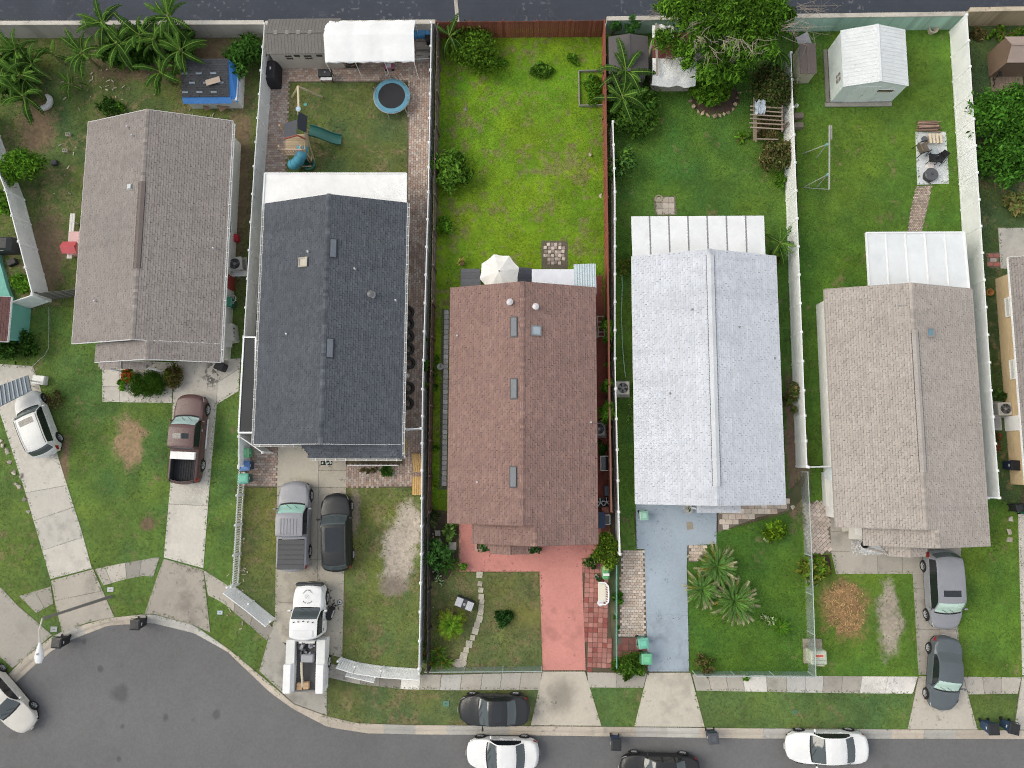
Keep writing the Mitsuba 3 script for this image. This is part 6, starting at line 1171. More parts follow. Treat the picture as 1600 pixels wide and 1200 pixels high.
k = thing('white_bag', 'crumpled white sack between fence and resin shed', 'bag'); q = (-18.41,29.63); g_, col = crumple(q[0] - .15, q[0] + .15, q[1] - .3, q[1] + .3, .35, .35, (.6, .66, .64), 71, .2); put('cloth', MB().add(g_, col, .7, 60), 'matte', k)
k = thing('ride_on_car', 'pink and black toy car at the front edge of the white tent', 'toy car'); q = (-9.96,27.76); put('body', MB().box((*q, .22), (.75, .4, .22), (.32, .1, .17), .4, bev=.08).box((q[0], q[1], .34), (.3, .3, .05), (.6, .6, .62)), 'paint', k)
for a in (-.25, .25):
    for b in (-.2, .2): put('wheel', MB().add(trimesh.creation.cylinder(.1, .06, sections=14), BLACK, .7, 40, at(q[0] + a, q[1] + b, .1) @ trimesh.transformations.rotation_matrix(math.pi / 2, (1, 0, 0))), 'matte', k)
k = thing('folding_chair', 'dark folding chair in the shade under the white tent', 'chair'); q = (-12.73,27.72)
put('frame', MB().tube([(q[0] - .6, q[1], .0), (q[0] + .5, q[1] - .1, .7)], .03, (.2, .14, .1)).tube([(q[0] + .6, q[1] - .05, .0), (q[0] - .4, q[1], .75)], .03, (.2, .14, .1)).box((q[0] + .2, q[1], .45), (.9, .35, .05), (.03, .03, .03)), 'matte', k)
k = thing('scrap_pile', 'pile of grey scrap slabs and pallets right of the white tent', 'scrap pile'); r = rng(14); q = (-7.58,29.17)
for i in range(9): put('slab', MB().box((q[0] + r.uniform(-.1, .1), q[1] + .8 - i * .22, .12 + r.uniform(0, .12)), (1.0 + r.uniform(-.2, .1), .2, .06), np.array((.23, .21, .19)) * r.uniform(.6, 1.4), .9, r.normal(0, .06)), 'matte', k)
put('pole', MB().bar((q[0] - .6, q[1] - .95, .3), (q[0] + .5, q[1] - .9, .3), .05, .05, (.6, .6, .58)), 'matte', k)
boxy('black_crate', 'black crate near the white fence post right of the tent', 'crate', (-7.21,29.73), (.35, .75, .6), (.012, .012, .016), .2)
for i, (px, py) in enumerate(((0, 0),) * 1): pass
def tyre_flat(label, q, rad=.42, z=.0, lean=.55):
    k = thing('tyre_ring', label, 'tyre', 'old tyres under the right eave of the charcoal roof'); mm = at(*q, rad * .75 + z) @ trimesh.transformations.rotation_matrix(lean, (0, 1, 0))
    put('tread', MB().lathe([[rad * .55, -.11], [rad * .92, -.12], [rad, -.07], [rad, .07], [rad * .92, .12], [rad * .55, .11], [rad * .52, 0], [rad * .55, -.11]], (.035, .035, .036), .85, 30, mm), 'matte', k)
for o_, q in (('topmost', (-8.22,10.05)), ('second from the top', (-8.21,9.26)), ('third from the top', (-8.19,8.38)), ('fourth from the top', (-8.17,7.51)), ('fifth from the top, just above the white tank', (-8.09,6.55)), ('first below the white tank', (-8.1,4.87)), ('lowest', (-8.14,3.84))): tyre_flat('black tyre under the charcoal roof eave, ' + o_ + (' of the row of seven' if len(o_) < 22 else ''), q)
k = thing('propane_bottle', 'round white tank standing among the old tyres', 'tank'); q = (-8.24,5.7); put('shell', MB().lathe([[0, 0], [.17, .03], [.19, .12], [.19, .42], [.12, .52], [0, .55]], (.6, .6, .58), .4, 20, at(*q)), 'paint', k); put('valve', MB().cyl((*q, .58), .05, .1, (.4, .4, .4)), 'matte', k)
for lab, ya in (('upper of two yellow wooden benches against the white fence', (-7.35,-0.1)), ('lower of two yellow wooden benches against the white fence', (-7.37,-1.6))):
    k = thing('wooden_bench', lab, 'bench'); up = 'upper' in lab
    for i in range(4): put('slat', MB().bar((ya[0] - .26 + i * .15 - (.12 if up else .0), ya[1] + .60, .45), (ya[0] - .26 + i * .15 + (.05 if up else 0), ya[1] - .60, .45), .12, .04, np.array((.58, .37, .14)) * (.85 + .1 * (i % 2)), .6), 'matte', k)
    put('back_rail', MB().bar((ya[0] + .33, ya[1] + .58, .8), (ya[0] + .36, ya[1] - .58, .8), .04, .12, (.55, .34, .13)), 'matte', k)
    for o in (-.5, .5): put('leg', MB().box((ya[0], ya[1] + o, .21), (.5, .06, .42), (.4, .26, .12)), 'matte', k)
k = thing('yellow_hose_reel', 'yellow strap hanging under the eave next to the short fence', 'strap'); q = (-8.2,1.03); put('strap', MB().tube([(q[0], q[1] + .5, .9), (q[0] + .15, q[1] + .1, .8), (q[0] + .05, q[1] - .5, .9)], .04, (.5, .33, .05)), 'matte', k)
k = thing('porch_rail', 'white porch rail above the flower bed of the charcoal-roofed house', 'rail'); a, b = (-11.9,-0.28,0.9), (-8.66,-0.27,0.9); put('rail', MB().bar(a, b, .06, .08, WHITE).bar((a[0], a[1], .2), (b[0], b[1], .2), .05, .06, WHITE), 'matte', k)
for i in range(12): t = (i + .5) / 12; put('baluster', MB().box((a[0] + (b[0] - a[0]) * t, a[1], .5), (.04, .04, .7), WHITE), 'matte', k)
k = thing('door_mat', 'black and white patterned mat at the porch of the charcoal-roofed house', 'mat'); q = (-13.54,-0.08); put('pile', MB().box((*q, .045), (.75, .38, .02), (.02, .02, .02), .9), 'matte', k); m = MB(); r = rng(3)
for i in range(9): m.box((q[0] + r.uniform(-.32, .32), q[1] + r.uniform(-.15, .15), .058), (.12, .07, .006), (.5, .55, .5), .9, r.uniform(0, 3))
put('pattern', m, 'matte', k)
k = thing('hub_cap', 'hub cap lying on the drive right of the service truck', 'hub cap'); q = (-12.36,-9.15); put('disc', MB().cyl((*q, .06), .15, .05, (.5, .52, .54), .3, 20, top=.12), 'paint', k); put('centre', MB().cyl((*q, .09), .06, .03, BLACK, .4, 12).add(trimesh.creation.annulus(.15, .17, .03, sections=24), BLACK, .5, False, at(*q, .05)), 'matte', k)
r = rng(17); m = MB()
for i in range(34):
    q = np.array((-13.15,-8.52) if i < 14 else (-12.87,-9.49)) + r.normal(0, 1, 2) * ((.16, .28) if i < 14 else (.3, .17)); m.box((*q, .045), (r.uniform(.04, .16), r.uniform(.03, .1), .03), np.array((.05, .05, .05)) * r.uniform(.3, 1.6), .7, r.uniform(0, 3))
put('metal_scrap', m, 'matte', None, kind='stuff', label='black shards of scrap scattered on the drive beside the service truck', cat='scrap')
for i, (q, d, c, a) in enumerate((((-14.42,-14.07,1.2), (.34, .40, .3), (.47, .32, .19), .0), ((-14.02,-14.02,1.2), (.33, .4, .32), (.5, .34, .21), .05))):
    k = thing('cardboard_box', ('left' if i == 0 else 'right') + ' one of two cardboard boxes in the service truck bed', 'box'); put('carton', MB().box((q[0], q[1], 1.012 + d[2] / 2), d, c, .8, a), 'matte', k); put('flap', MB().box((q[0] - .0, q[1], 1.018 + d[2]), (d[0] * .98, .015, .012), np.array(c) * .5, .8, a), 'matte', k)
# street lamp
kl = thing('street_lamp', 'tall grey street lamp with a white cobra head arm over the cul-de-sac', 'street lamp'); b = np.array((-27.53,-8.92,0)); t = np.array((-27.76,-9,6.2)); t[:2] = b[:2] + (t[:2] - b[:2]) * 1.0
put('pole', MB().tube([b, b * .5 + t * .5, t], [.11, .09, .075], (.24, .225, .21), .7, 12), 'concrete_mat', kl)
h = np.array((-27.52,-10.28,6.6)); h2_ = np.array((-27.42,-11.29,6.7)); put('arm', MB().tube([t, t * .6 + h * .4 + [0, 0, .15], h], .04, (.6, .58, .52), .4, 8), 'matte', kl)
m = MB(); d = h2_ - h; m.add(trimesh.convex.convex_hull([h + d * u + np.array([math.cos(a) * w, 0, math.sin(a) * w * .55]) for u, w in ((-.08, .06), (.15, .13), (.5, .24), (.75, .27), (1.0, .16)) for a in np.linspace(0, 6.283, 12)]), (.66, .68, .70), .35, 40); put('lamp_head', m, 'paint', kl)
put('lens', MB().cyl(tuple(h + d * .72 - [0, 0, .13]), .16, .05, (.4, .4, .38), .2, 16), 'paint', kl); put('sensor', MB().cyl(tuple(h + d * .5 + [0, 0, .15]), .05, .08, (.3, .3, .3)), 'matte', kl)
# covers and utility boxes
for lab, q, c, d in (('grey meter cover in the grass beside the left apron', (-27.6,-8.47), (.45, .47, .48), (.42, .3)), ('small grey valve cover near the black bin', (-31.18,-11.04), (.3, .32, .32), (.45, .35)), ('pale meter cover in the grass strip below the picket fence', (-20.23,-9.88), (.42, .48, .52), (.35, .25)), ('dull green round cover in the verge left of the black sedan', (-5.33,-15.4), (.1, .22, .16), (.4, .35)), ('small green cover in the verge above the white sedan', (16.77,-15.64), (.09, .2, .12), (.3, .22))):
    k = thing('utility_cover', lab, 'cover'); put('plate', MB().box((*q, .03), (*d, .05), c, .6, bev=.01), 'matte', k); put('slot', MB().box((*q, .058), (d[0] * .4, .04, .006), np.array(c) * .4), 'matte', k)
k = thing('utility_box', 'pale green utility cabinet with a red warning label in the lawn corner', 'cabinet'); q = (18.08,-12.21); put('body', MB().box((q[0], q[1] + .1, .45), (1.0, .85, .9), (.42, .46, .38), .5, .02, bev=.06), 'matte', k)
put('warning_label', MB().box((q[0] - .0, q[1] + .22, .905), (.52, .14, .012), (.46, .12, .09), .5).box((q[0], q[1] + .22, .903), (.62, .24, .008), (.6, .52, .42), .5), 'matte', k); put('lid_seam', MB().box((q[0], q[1] - .05, .9), (.96, .02, .015), (.2, .22, .18)).box((q[0] + .05, q[1] - .36, .905), (.5, .06, .012), (.5, .45, .33)), 'matte', k); put('base_pad', MB().box((q[0] - .05, q[1] + .3, .04), (1.2, 1.5, .08), (.3, .28, .22), .9), 'concrete_mat', k)
# side passage of the brown-roofed house and its front garden
k = thing('hand_truck', 'white framed hand truck lying on the red side path', 'hand truck'); q = (4.79,9.05)
for o in (-.2, .2): put('rail', MB().tube([(q[0] + o - .06, q[1] + .72, .3), (q[0] + o + .03, q[1] - .72, .25)], .028, (.62, .6, .5)), 'matte', k)
for o in (.68, .3, -.05, -.4, -.68): put('crossbar', MB().bar((q[0] - .24, q[1] + o, .28), (q[0] + .22, q[1] + o, .28), .05, .03, (.55, .55, .45)), 'matte', k)
put('load_plate', MB().box((q[0] - .35, q[1] - .55, .12), (.35, .5, .04), (.45, .38, .3), .7, .4), 'matte', k)
def potted(label, q, rad, h, col, leaf, seed, n=60, sp=.3):
    k = thing('potted_plant', label, 'plant'); put('pot', MB().lathe([[0, 0], [rad * .75, 0], [rad, h], [rad * .9, h], [rad * .85, h - .06], [0, h - .06]], col, .6, 20, at(*q)), 'matte', k)
    m = MB(); leaf_cloud(m, [(q[0], q[1], h + sp * .5, sp)], n, .16, .4, leaf, seed); put('foliage', m, 'leafy', k); return k
def leaf_cloud(m, lobes, n, size, aspect, cols, seed, up=.55, shell=.5, fold=.25, droop=.0):
    """n leaves through the lobes (x, y, z, r[, rz]), thicker towards their outside, each two bent triangles."""
    r = rng(seed); lb = np.array([(*q, q[3]) if len(q) == 4 else q for q in lobes], float); vol = lb[:, 3] ** 2; i = r.choice(len(lb), n, p=vol / vol.sum())
    d = r.normal(size=(n, 3)); d /= np.linalg.norm(d, axis=1, keepdims=True); d[:, 2] = np.where(d[:, 2] < -.2, -d[:, 2], d[:, 2]); rad = np.clip(r.normal(.82, .3, n), .1, 1.7)[:, None]
    c = lb[i, :3] + d * rad * np.stack([lb[i, 3], lb[i, 3], lb[i, 4]], 1)
    nr = d * .6 + r.normal(size=(n, 3)) * .55 + [0, 0, up]; nr /= np.linalg.norm(nr, axis=1, keepdims=True)
    a = r.normal(size=(n, 3)) * .7 + d; a -= nr * (a * nr).sum(1, keepdims=True); a /= np.linalg.norm(a, axis=1, keepdims=True); a[:, 2] -= droop; b = np.cross(nr, a)
    s = size * r.uniform(.6, 1.7, (n, 1)); w = s * aspect
    p0, p1, pm = c - a * s * .5, c + a * s * .5, nr * (w * fold)
    l_, r_ = c - b * w * .5 + pm, c + b * w * .5 + pm
    tone = r.uniform(.4, 1.6, (n, 1)); lt = r.uniform(.65, 1.3, len(lb))[i][:, None]
    cc = np.array(cols)[r.integers(0, len(cols), n)] * tone * lt
    m.raw(np.concatenate([np.stack([p0, r_, p1], 1), np.stack([p0, p1, l_], 1)]), np.tile(cc, (2, 1)), .5)
LG, DG, YG = [(.10, .20, .03), (.13, .24, .035), (.075, .16, .03)], [(.04, .085, .025), (.055, .11, .03), (.03, .07, .02)], [(.19, .26, .03), (.25, .30, .04), (.14, .22, .03)]
k = thing('planter_frame', 'white framed planter with a large leaf beside the brown-roofed house', 'planter'); q = (4.9,-0.09); m = MB()
for a, b, w, h in ((-.26, 0, .05, .95), (.26, 0, .05, .95), (0, .46, .5, .05), (0, -.46, .5, .05)): m.box((q[0] + a, q[1] + b, .6), (w, h, .06), (.6, .62, .58))
put('frame', m, 'matte', k); put('glass_top', MB().box((*q, .58), (.5, .9, .02), (.03, .05, .05), .1), 'dark_glass', k)
for o in ((-.24, -.44), (.24, -.44), (-.24, .44), (.24, .44)): put('leg', MB().box((q[0] + o[0], q[1] + o[1], .3), (.04, .04, .6), (.5, .5, .5)), 'matte', k)
k = thing('blue_locker', 'dark blue cabinet against the brown-roofed house', 'cabinet'); q = (4.58,-3.71); put('body', MB().box((*q, .5), (.5, 1.0, 1.0), (.018, .03, .06), .6), 'matte', k); put('top', MB().box((*q, 1.01), (.54, 1.04, .03), (.02, .035, .075), .5), 'matte', k)
k = thing('framed_mirror', 'white square frame standing near the blue cabinet', 'frame'); q = (4.95,-3.71); m = MB()
for a, b, w, h in ((-.25, 0, .05, .6), (.25, 0, .05, .6), (0, .3, .5, .05), (0, -.3, .5, .05)): m.box((q[0] + a, q[1] + b, .55), (w, h, .05), (.6, .62, .62))
put('frame', m, 'matte', k); put('pane', MB().box((*q, .54), (.46, .56, .02), (.02, .02, .025), .1), 'dark_glass', k)
for lab, q in (('left one of two white five-spoke wheel rims on the red path', (4.61,-2.62)), ('right one of two white five-spoke wheel rims on the red path', (5.02,-2.58))):
    k = thing('wheel_rim', lab, 'wheel rim'); m = MB()
    for i in range(5): t = i * 1.2566 + .4; m.bar((*q, .4), (q[0] + .29 * math.cos(t), q[1] + .29 * math.sin(t), .4), .05, .04, (.62, .63, .62))
    m.cyl((*q, .41), .06, .06, (.6, .6, .6)); put('spoke_star', m, 'matte', k); put('barrel', MB().add(trimesh.creation.annulus(.27, .31, .2, sections=24), (.06, .06, .06), .5, 40, at(*q, .29)).cyl((*q, .1), .25, .2, (.03, .03, .03)), 'matte', k)
boxy('slate_box', 'slate grey box on the red side path below the glass planter', 'box', (5.03,-1.88), (.3, .65, .5), (.09, .11, .13), 0)
boxy('terracotta_crate', 'terracotta crate below the wheel rims', 'crate', (4.94,-3.12), (.5, .42, .3), (.33, .13, .09), .1)
k = thing('garden_bench', 'white plastic garden bench on the red paving strip', 'bench'); q = (4.71,-8.34)
put('seat', MB().box((q[0] - .06, q[1], .42), (.5, 1.15, .06), (.72, .68, .58), .5, bev=.02), 'matte', k); m = MB(); m.tube([(q[0] - .28, q[1] + .66, .62), (q[0] + .12, q[1] + .68, .75), (q[0] + .3, q[1] + .5, .85), (q[0] + .33, q[1], .88), (q[0] + .3, q[1] - .5, .85), (q[0] + .12, q[1] - .68, .75), (q[0] - .28, q[1] - .66, .62)], .05, (.76, .75, .76), .4, 8); put('back_frame', m, 'paint', k)
for i in range(7): put('back_slat', MB().bar((q[0] + .2, q[1] - .45 + i * .15, .45), (q[0] + .31, q[1] - .45 + i * .15, .86), .06, .025, (.74, .73, .74)), 'paint', k)
for a in (-.25, .2):
    for b in (-.6, .6): put('leg', MB().box((q[0] + a, q[1] + b, .25), (.06, .06, .5), (.7, .7, .7)), 'matte', k)
k = thing('round_stool', 'small white round table at the lower end of the white bench', 'table'); q = (4.54,-8.98); put('top', MB().cyl((*q, .45), .2, .04, (.68, .68, .7), .4, 18), 'paint', k); put('leg', MB().cyl((*q, .22), .05, .44, (.6, .6, .6)), 'matte', k)
k = thing('green_urn', 'bright green sack composter with a white band above the white bench', 'planter'); q = (4.89,-7.05); put('body', MB().box((*q, .4), (.46, .85, .75), (.11, .33, .14), .5, bev=.1), 'matte', k); put('band', MB().box((q[0], q[1] - .1, .79), (.4, .16, .02), (.7, .74, .7)), 'matte', k); put('yellow_lid', MB().box((q[0], q[1] + .3, .79), (.36, .24, .02), (.42, .48, .18)), 'matte', k)
k = thing('patio_box', 'dark grey storage bench with two pale lids on the front garden lawn', 'storage box'); q = (-4.17,-9.09); mt = at(*q, 0, -.36)
put('body', MB().box((0, 0, .3), (1.22, .62, .6), (.045, .047, .055), .6, bev=.03), 'matte', k, mt)
for o in (-.36, .36): put('lid', MB().box((o, 0, .62), (.44, .56, .05), (.44, .46, .5), .5, bev=.015), 'matte', k, mt)
put('hub', MB().cyl((0, -.02, .62), .09, .04, (.3, .3, .31), .5, 14), 'matte', k, mt)
for lab, q, dx in (('stone edged planter bed at the left of the brown porch roof', (-2.94,-5.47), 0), ('stone edged planter bed at the right of the brown porch roof', (0.15,-5.57), .1)):
  k = thing('porch_planter', lab, 'planter'); m = MB()
  m.box((q[0] - .05, q[1] - .25, .12), (.95, .1, .22), (.45, .4, .35), .9).box((q[0] - .55, q[1], .12), (.1, .5, .22), (.45, .4, .35), .9); put('edge', m, 'concrete_mat', k); m = MB(); leaf_cloud(m, [(q[0], q[1], .3, .35), (q[0] + .3, q[1] - .05, .3, .25)], 160, .2, .5, [(.07, .14, .07), (.2, .25, .16), (.05, .09, .04)], 5); put('foliage', m, 'leafy', k)
potted('potted plant on the corner of the red painted walk', (-4.3,-6.79), .24, .3, (.1, .12, .09), LG, 11, 90, .26)
potted('terracotta pot with dry plant behind the dark grey deck', (-4.65,13.48), .2, .3, (.2, .12, .08), [(.25, .2, .06), (.3, .24, .1)], 12, 50, .3)
potted('flat round pale pot on the stone side path', (-6,6.32), .22, .28, (.42, .44, .43), [(.3, .33, .32)], 13, 4, .1)
potted('white pot of flowers on the lower driveway edge of the blue driveway', (10.28,-3.01), .3, .5, (.5, .49, .46), DG, 14, 12, .15)
for i, (lab, q) in enumerate((('small white pot on the red paving', (4.33,-7.37)), ('dark ring pot on the red paving beside the green sack', (4.49,-7.53)), ('black pot by the corner of the red paving', (4.17,-6.77)))): potted(lab, q, .15, .25, ((.6, .58, .56), (.1, .1, .09), (.03, .03, .03))[i], DG, 20 + i, 16, .14)
# fire pit corner
k = thing('fire_pit', 'round dark fire pit lid on the white patio', 'fire pit'); q = (27.26,19.48); put('bowl', MB().cyl((*q, .2), .42, .38, (.05, .052, .058), .6, 28), 'matte', k); put('lid', MB().cyl((*q, .4), .45, .06, (.085, .088, .098), .5, 28, top=.40).cyl((*q, .46), .08, .08, (.06, .06, .065), .5, 12), 'paint', k)
put('stand', MB().bar((q[0] - .45, q[1] - .18, .1), (q[0] + .05, q[1] - .55, .1), .05, .05, (.06, .06, .06)), 'matte', k)
def chair(label, q, ang, col, cushion, sc=1.):
    k = thing('patio_chair', label, 'chair'); mt = at(*q, 0, ang, sc)
    put('seat', MB().box((0, 0, .42), (.52, .54, .06), cushion, .7, bev=.015), 'matte', k, mt); put('backrest', MB().bar((-.27, 0, .42), (-.42, 0, .95), .52, .05, cushion, .7), 'matte', k, mt)
    for s in (-1, 1):
        put('arm', MB().tube([(.25, s * .3, .62), (-.32, s * .3, .66)], .025, col, .5), 'matte', k, mt)
        for a in (.24, -.24): put('leg', MB().tube([(a, s * .28, .62), (a * 1.15, s * .29, 0)], .02, col, .5), 'matte', k, mt)
chair('black framed lounge chair with a tan mesh seat at the fire pit patio', (26.72,21.26), .35, BLACK, (.16, .13, .1), 1.25)
chair('black patio chair in the middle of the fire pit patio', (27.41,20.61), 1.5, BLACK, (.02, .02, .024), 1.05)
chair('black patio chair turned sideways at the right of the fire pit patio', (27.92,20.56), -2.2, BLACK, (.022, .022, .026), .9)
k = thing('slatted_table', 'pale slatted wooden low table on the fire pit patio', 'table'); q = (27.67,22.02)
for i in range(4): put('slat', MB().box((q[0] - .36 + i * .24, q[1], .4), (.15, .7, .04), (.62, .53, .40), .7, .05), 'matte', k)
put('crossbar', MB().bar((q[0] - .5, q[1] + .2, .36), (q[0] + .5, q[1] + .2, .36), .06, .04, (.4, .33, .24)).bar((q[0] - .5, q[1] - .2, .36), (q[0] + .5, q[1] - .2, .36), .06, .04, (.4, .33, .24)), 'matte', k)
for o in (-.4, .4): put('leg', MB().box((q[0] + o, q[1], .18), (.06, .5, .34), (.4, .33, .24)), 'matte', k)
for lab, q, rr, c in (('dark round side table next to the slatted table', (26.89,21.94), .22, (.09, .095, .105)), ('clear grey round side table above the black chairs', (27.49,21.11), .28, (.33, .37, .39))):
    k = thing('side_table', lab, 'table'); put('top', MB().cyl((*q, .45), rr, .03, c, .25, 24), 'paint', k); put('leg', MB().cyl((*q, .22), .04, .44, (.06, .06, .06)), 'matte', k)
boxy('white_board', 'white board lying on the patio above the fire pit lid', 'board', (27.37,20.2), (.5, .38, .1), (.6, .56, .55), .1)
kf = thing('firewood_stack', 'stack of dry brown firewood above the fire pit patio', 'firewood'); r = rng(19); q = (27.42,23.04)
for i in range(22): put('log', MB().tube([(q[0] - .8 + r.uniform(-.1, .25), q[1] - .32 + .09 * (i % 8) + r.normal(0, .02), .08 + .11 * (i // 8)), (q[0] + .8 - r.uniform(0, .35), q[1] - .32 + .09 * (i % 8) + r.normal(0, .06), .08 + .11 * (i // 8))], r.uniform(.035, .055), np.array((.28, .19, .145)) * r.uniform(.4, 1.5), .9, 6), 'matte', kf)
k = thing('clay_pot', 'round tan flower pot ring in the far right corner of the lawn', 'pot'); q = (28.07,30.02); put('rim', MB().lathe([[.15, 0], [.24, 0], [.33, .4], [.27, .42], [.18, .06], [.15, 0]], (.42, .38, .31), .8, 24, at(*q)), 'matte', k)
for lab, q in (('upper of two weathered wood blocks against the white fence', (18.53,23.77)), ('lower of two weathered wood blocks against the white fence', (18.5,23.08))):
    k = thing('wood_block', lab, 'wood'); put('body', MB().box((*q, .2), (.6, .35, .4), (.2, .16, .13), .9), 'matte', k); put('end', MB().box((q[0] + .3, q[1], .2), (.02, .3, .34), (.3, .25, .2), .9), 'matte', k)
k = thing('garden_light', 'small round white lamp beside the white fence', 'lamp'); q = (18.35,24.41); put('globe', MB().add(trimesh.creation.icosphere(2, .13), (.72, .7, .66), .4, True, at(*q, .5)), 'paint', k); put('stake', MB().cyl((*q, .2), .02, .4, (.2, .2, .2)), 'matte', k)
# pergola of thin sticks
kp = thing('stick_trellis', 'weathered open wooden trellis of thin sticks over dry vines', 'trellis'); r = rng(21)
for i, (a, b) in enumerate((((14.84,23.86,1.5), (16.97,23.7,1.5)), ((14.83,23.59,1.5), (17,23.39,1.5)), ((14.82,23.27,1.5), (16.94,23.11,1.5)), ((14.81,23,1.5), (16.97,22.8,1.5)), ((14.75,22.68,1.5), (17.01,22.53,1.5)), ((14.79,22.37,1.5), (16.99,22.21,1.5)), ((15.13,21.6,1.4), (16.66,21.54,1.4)))): put('crosspiece', MB().bar(a, b, .07, .06, np.array((.30, .24, .20)) * r.uniform(.85, 1.2), .9), 'matte', kp)
for a, b in (((15.14,24.54,1.42), (15.04,21.46,1.42)), ((15.26,24.17,1.42), (15.16,21.37,1.42)), ((17,23.93,1.42), (16.93,22.07,1.42))): put('beam', MB().bar(a, b, .07, .08, (.26, .19, .16), .9), 'matte', kp)
for q in ((15.61,24.94,0), (15.52,22.41,0), (17.45,24.64,0), (17.38,22.77,0)): put('post', MB().box((q[0], q[1], .7), (.1, .1, 1.4), (.2, .15, .12), .9), 'matte', kp)
k = thing('plastic_sheet', 'pale blue plastic sheet hung on the corner of the trellis', 'sheet'); q = (15.47,23.76); g_, col = crumple(q[0] - .35, q[0] + .35, q[1] - .5, q[1] + .4, 1.6, 1.6, (.38, .44, .5), 91, .1); put('cloth', MB().add(g_, col, .5, 60), 'matte', k)
k = thing('grey_roof_scrap', 'pale grey sheet of metal behind the resin cabinet', 'metal sheet'); q = (18.91,28.77); put('sheet', MB().box((*q, .9), (.9, 1.1, .04), (.36, .36, .38), .6, .5, (.3, (1, 0, 0))), 'matte', k); put('prop', MB().box((*q, .4), (.08, .08, .9), (.2, .2, .2)), 'matte', k)
# raised bed, hoses, dish, pots
k = thing('garden_bed_frame', 'overgrown wooden garden bed frame against the red fence', 'garden bed'); A = [(3.43,27.29),(5.05,27.32),(5.11,24.76),(3.46,24.73)]
for i, j in ((0, 1), (3, 2), (0, 3)): put('board', MB().bar((*A[i], .12), (*A[j], .12), .06, .24, (.26, .26, .23), .9), 'matte', k)
def hose(label, pts, z, col, rad=.02, cat='hose'): put('garden_hose', MB().tube([(*p, z) for p in pts], rad, col, .5, 6), 'matte', None, label=label, cat=cat)
t = np.linspace(0, 12.5, 60); c = (8.86,17.99)
hose('tan coiled hose on the small square paving', [(c[0] + (.28 - .008 * a) * math.cos(a), c[1] + (.28 - .008 * a) * math.sin(a)) for a in t], .07, (.42, .38, .26), .018)
hose('pale green and white hose running down the narrow grass strip', [(6.27,13.08),(6.27,11.75),(6.2,9.98),(6.22,8.22),(6.29,6.91),(6.4,5.62)], .06, (.40, .62, .48), .022)
hose('thin white hose in the grass below the white fence corner', [(-33.21,10.5),(-33.07,8.7),(-33.03,7.59),(-33.26,7.1),(-33.76,6.65),(-34.01,6.39)], .04, (.5, .52, .48), .015)
hose('beige hose loop beside the mulch bed', [((18.25,-7.46)[0] + .4 * math.cos(a), (18.25,-7.46)[1] + .42 * math.sin(a)) for a in np.linspace(.1, 5.4, 30)], .08, (.46, .42, .33), .02)
k = thing('satellite_dish', 'round pale satellite dish by the left wall of the sandy-roofed house', 'dish'); q = (19.11,-0.73); put('dish', MB().lathe([[0, 0], [.2, .025], [.4, .1], [.41, .1], [.2, .01], [0, -.015]], (.55, .6, .63), .4, 28, at(*q, 1.25)), 'paint', k); put('mast', MB().tube([(q[0] + .3, q[1], .9), (*q, 1.24)], .03, (.4, .4, .4)).box((q[0] + .12, q[1] + .1, 1.42), (.1, .06, .06), BLACK), 'matte', k)
k = thing('pump_housing', 'white equipment slab against the left wall of the sandy-roofed house', 'box'); q = (19.48,-1.85); put('body', MB().box((q[0] + .05, q[1] + .15, .3), (.9, 2.2, .6), (.62, .62, .60), .6, bev=.03), 'matte', k); put('pipe', MB().tube([(q[0] - .2, q[1] - .4, .63), (q[0] - .1, q[1] + .5, .64), (q[0] + .2, q[1] - .6, .63)], .03, (.4, .42, .45)).box((q[0], q[1] - .7, .62), (.2, .16, .06), (.3, .3, .32)), 'matte', k)
boxy('brown_box', 'small rust brown box below the white equipment slab', 'box', (19.77,-2.76), (.3, .42, .3), (.22, .1, .05), 0)
k = thing('pedestal_sink', 'two white slabs beside the white pebble bed', 'slab'); put('slab', MB().box((*(20.94,-4.39), .5), (.95, .95, .08), (.62, .60, .55), .6, -.05), 'matte', k); put('slab', MB().box((*(20.3,-4.12), .5), (.55, .5, .06), (.50, .47, .41), .6, .05), 'matte', k); put('leg', MB().box((*(21.08,-4.42), .22), (.6, .6, .44), (.4, .4, .38)).box((*(20.44,-4.14), .22), (.3, .3, .44), (.4, .4, .38)), 'matte', k)
k = thing('black_urn', 'round black bowl on the white pebble bed', 'bowl'); q = (21.56,-5.23); put('bowl', MB().lathe([[0, .05], [.12, .04], [.24, .2], [.22, .32], [.16, .3], [.1, .12], [0, .1]], (.012, .012, .014), .5, 24, at(*q)), 'paint', k); put('contents', MB().box((q[0] - .03, q[1], .28), (.12, .1, .06), (.5, .5, .48), .6, .6), 'matte', k)
k = thing('clay_ring_pot', 'orange clay pot by the tan clapboard house', 'pot'); q = (30.64,11.32); put('rim', MB().lathe([[.1, 0], [.17, 0], [.24, .32], [.2, .34], [.12, .05], [.1, 0]], (.42, .2, .07), .7, 20, at(*q)), 'matte', k)
k = thing('door_step', 'grey concrete step below the white door of the tan house', 'step'); q = (30.43,2.62); put('tread', MB().box((*q, .12), (.7, .95, .24), (.40, .40, .40), .9), 'concrete_mat', k); put('mat', MB().box((*q, .25), (.5, .6, .015), (.3, .3, .3), .9), 'matte', k)
r = rng(33); m = MB(); c = np.array((20.2,-9.16))
for i in range(620):
    a, q = r.uniform(0, 6.283), r.random() ** .5; p = c + np.array([1.35 * q * math.cos(a), 1.65 * q * math.sin(a)]); m.bar((*p, .03), (*(p + r.normal(0, .09, 2)), .06), .026, .014, np.array((.46, .30, .15)) * r.uniform(.2, 1.5), .9)
put('wood_chips', m, 'matte', None, kind='stuff', label='round heap of orange brown wood chips and straw on the lawn', cat='wood chips')
r = rng(34); m = MB()
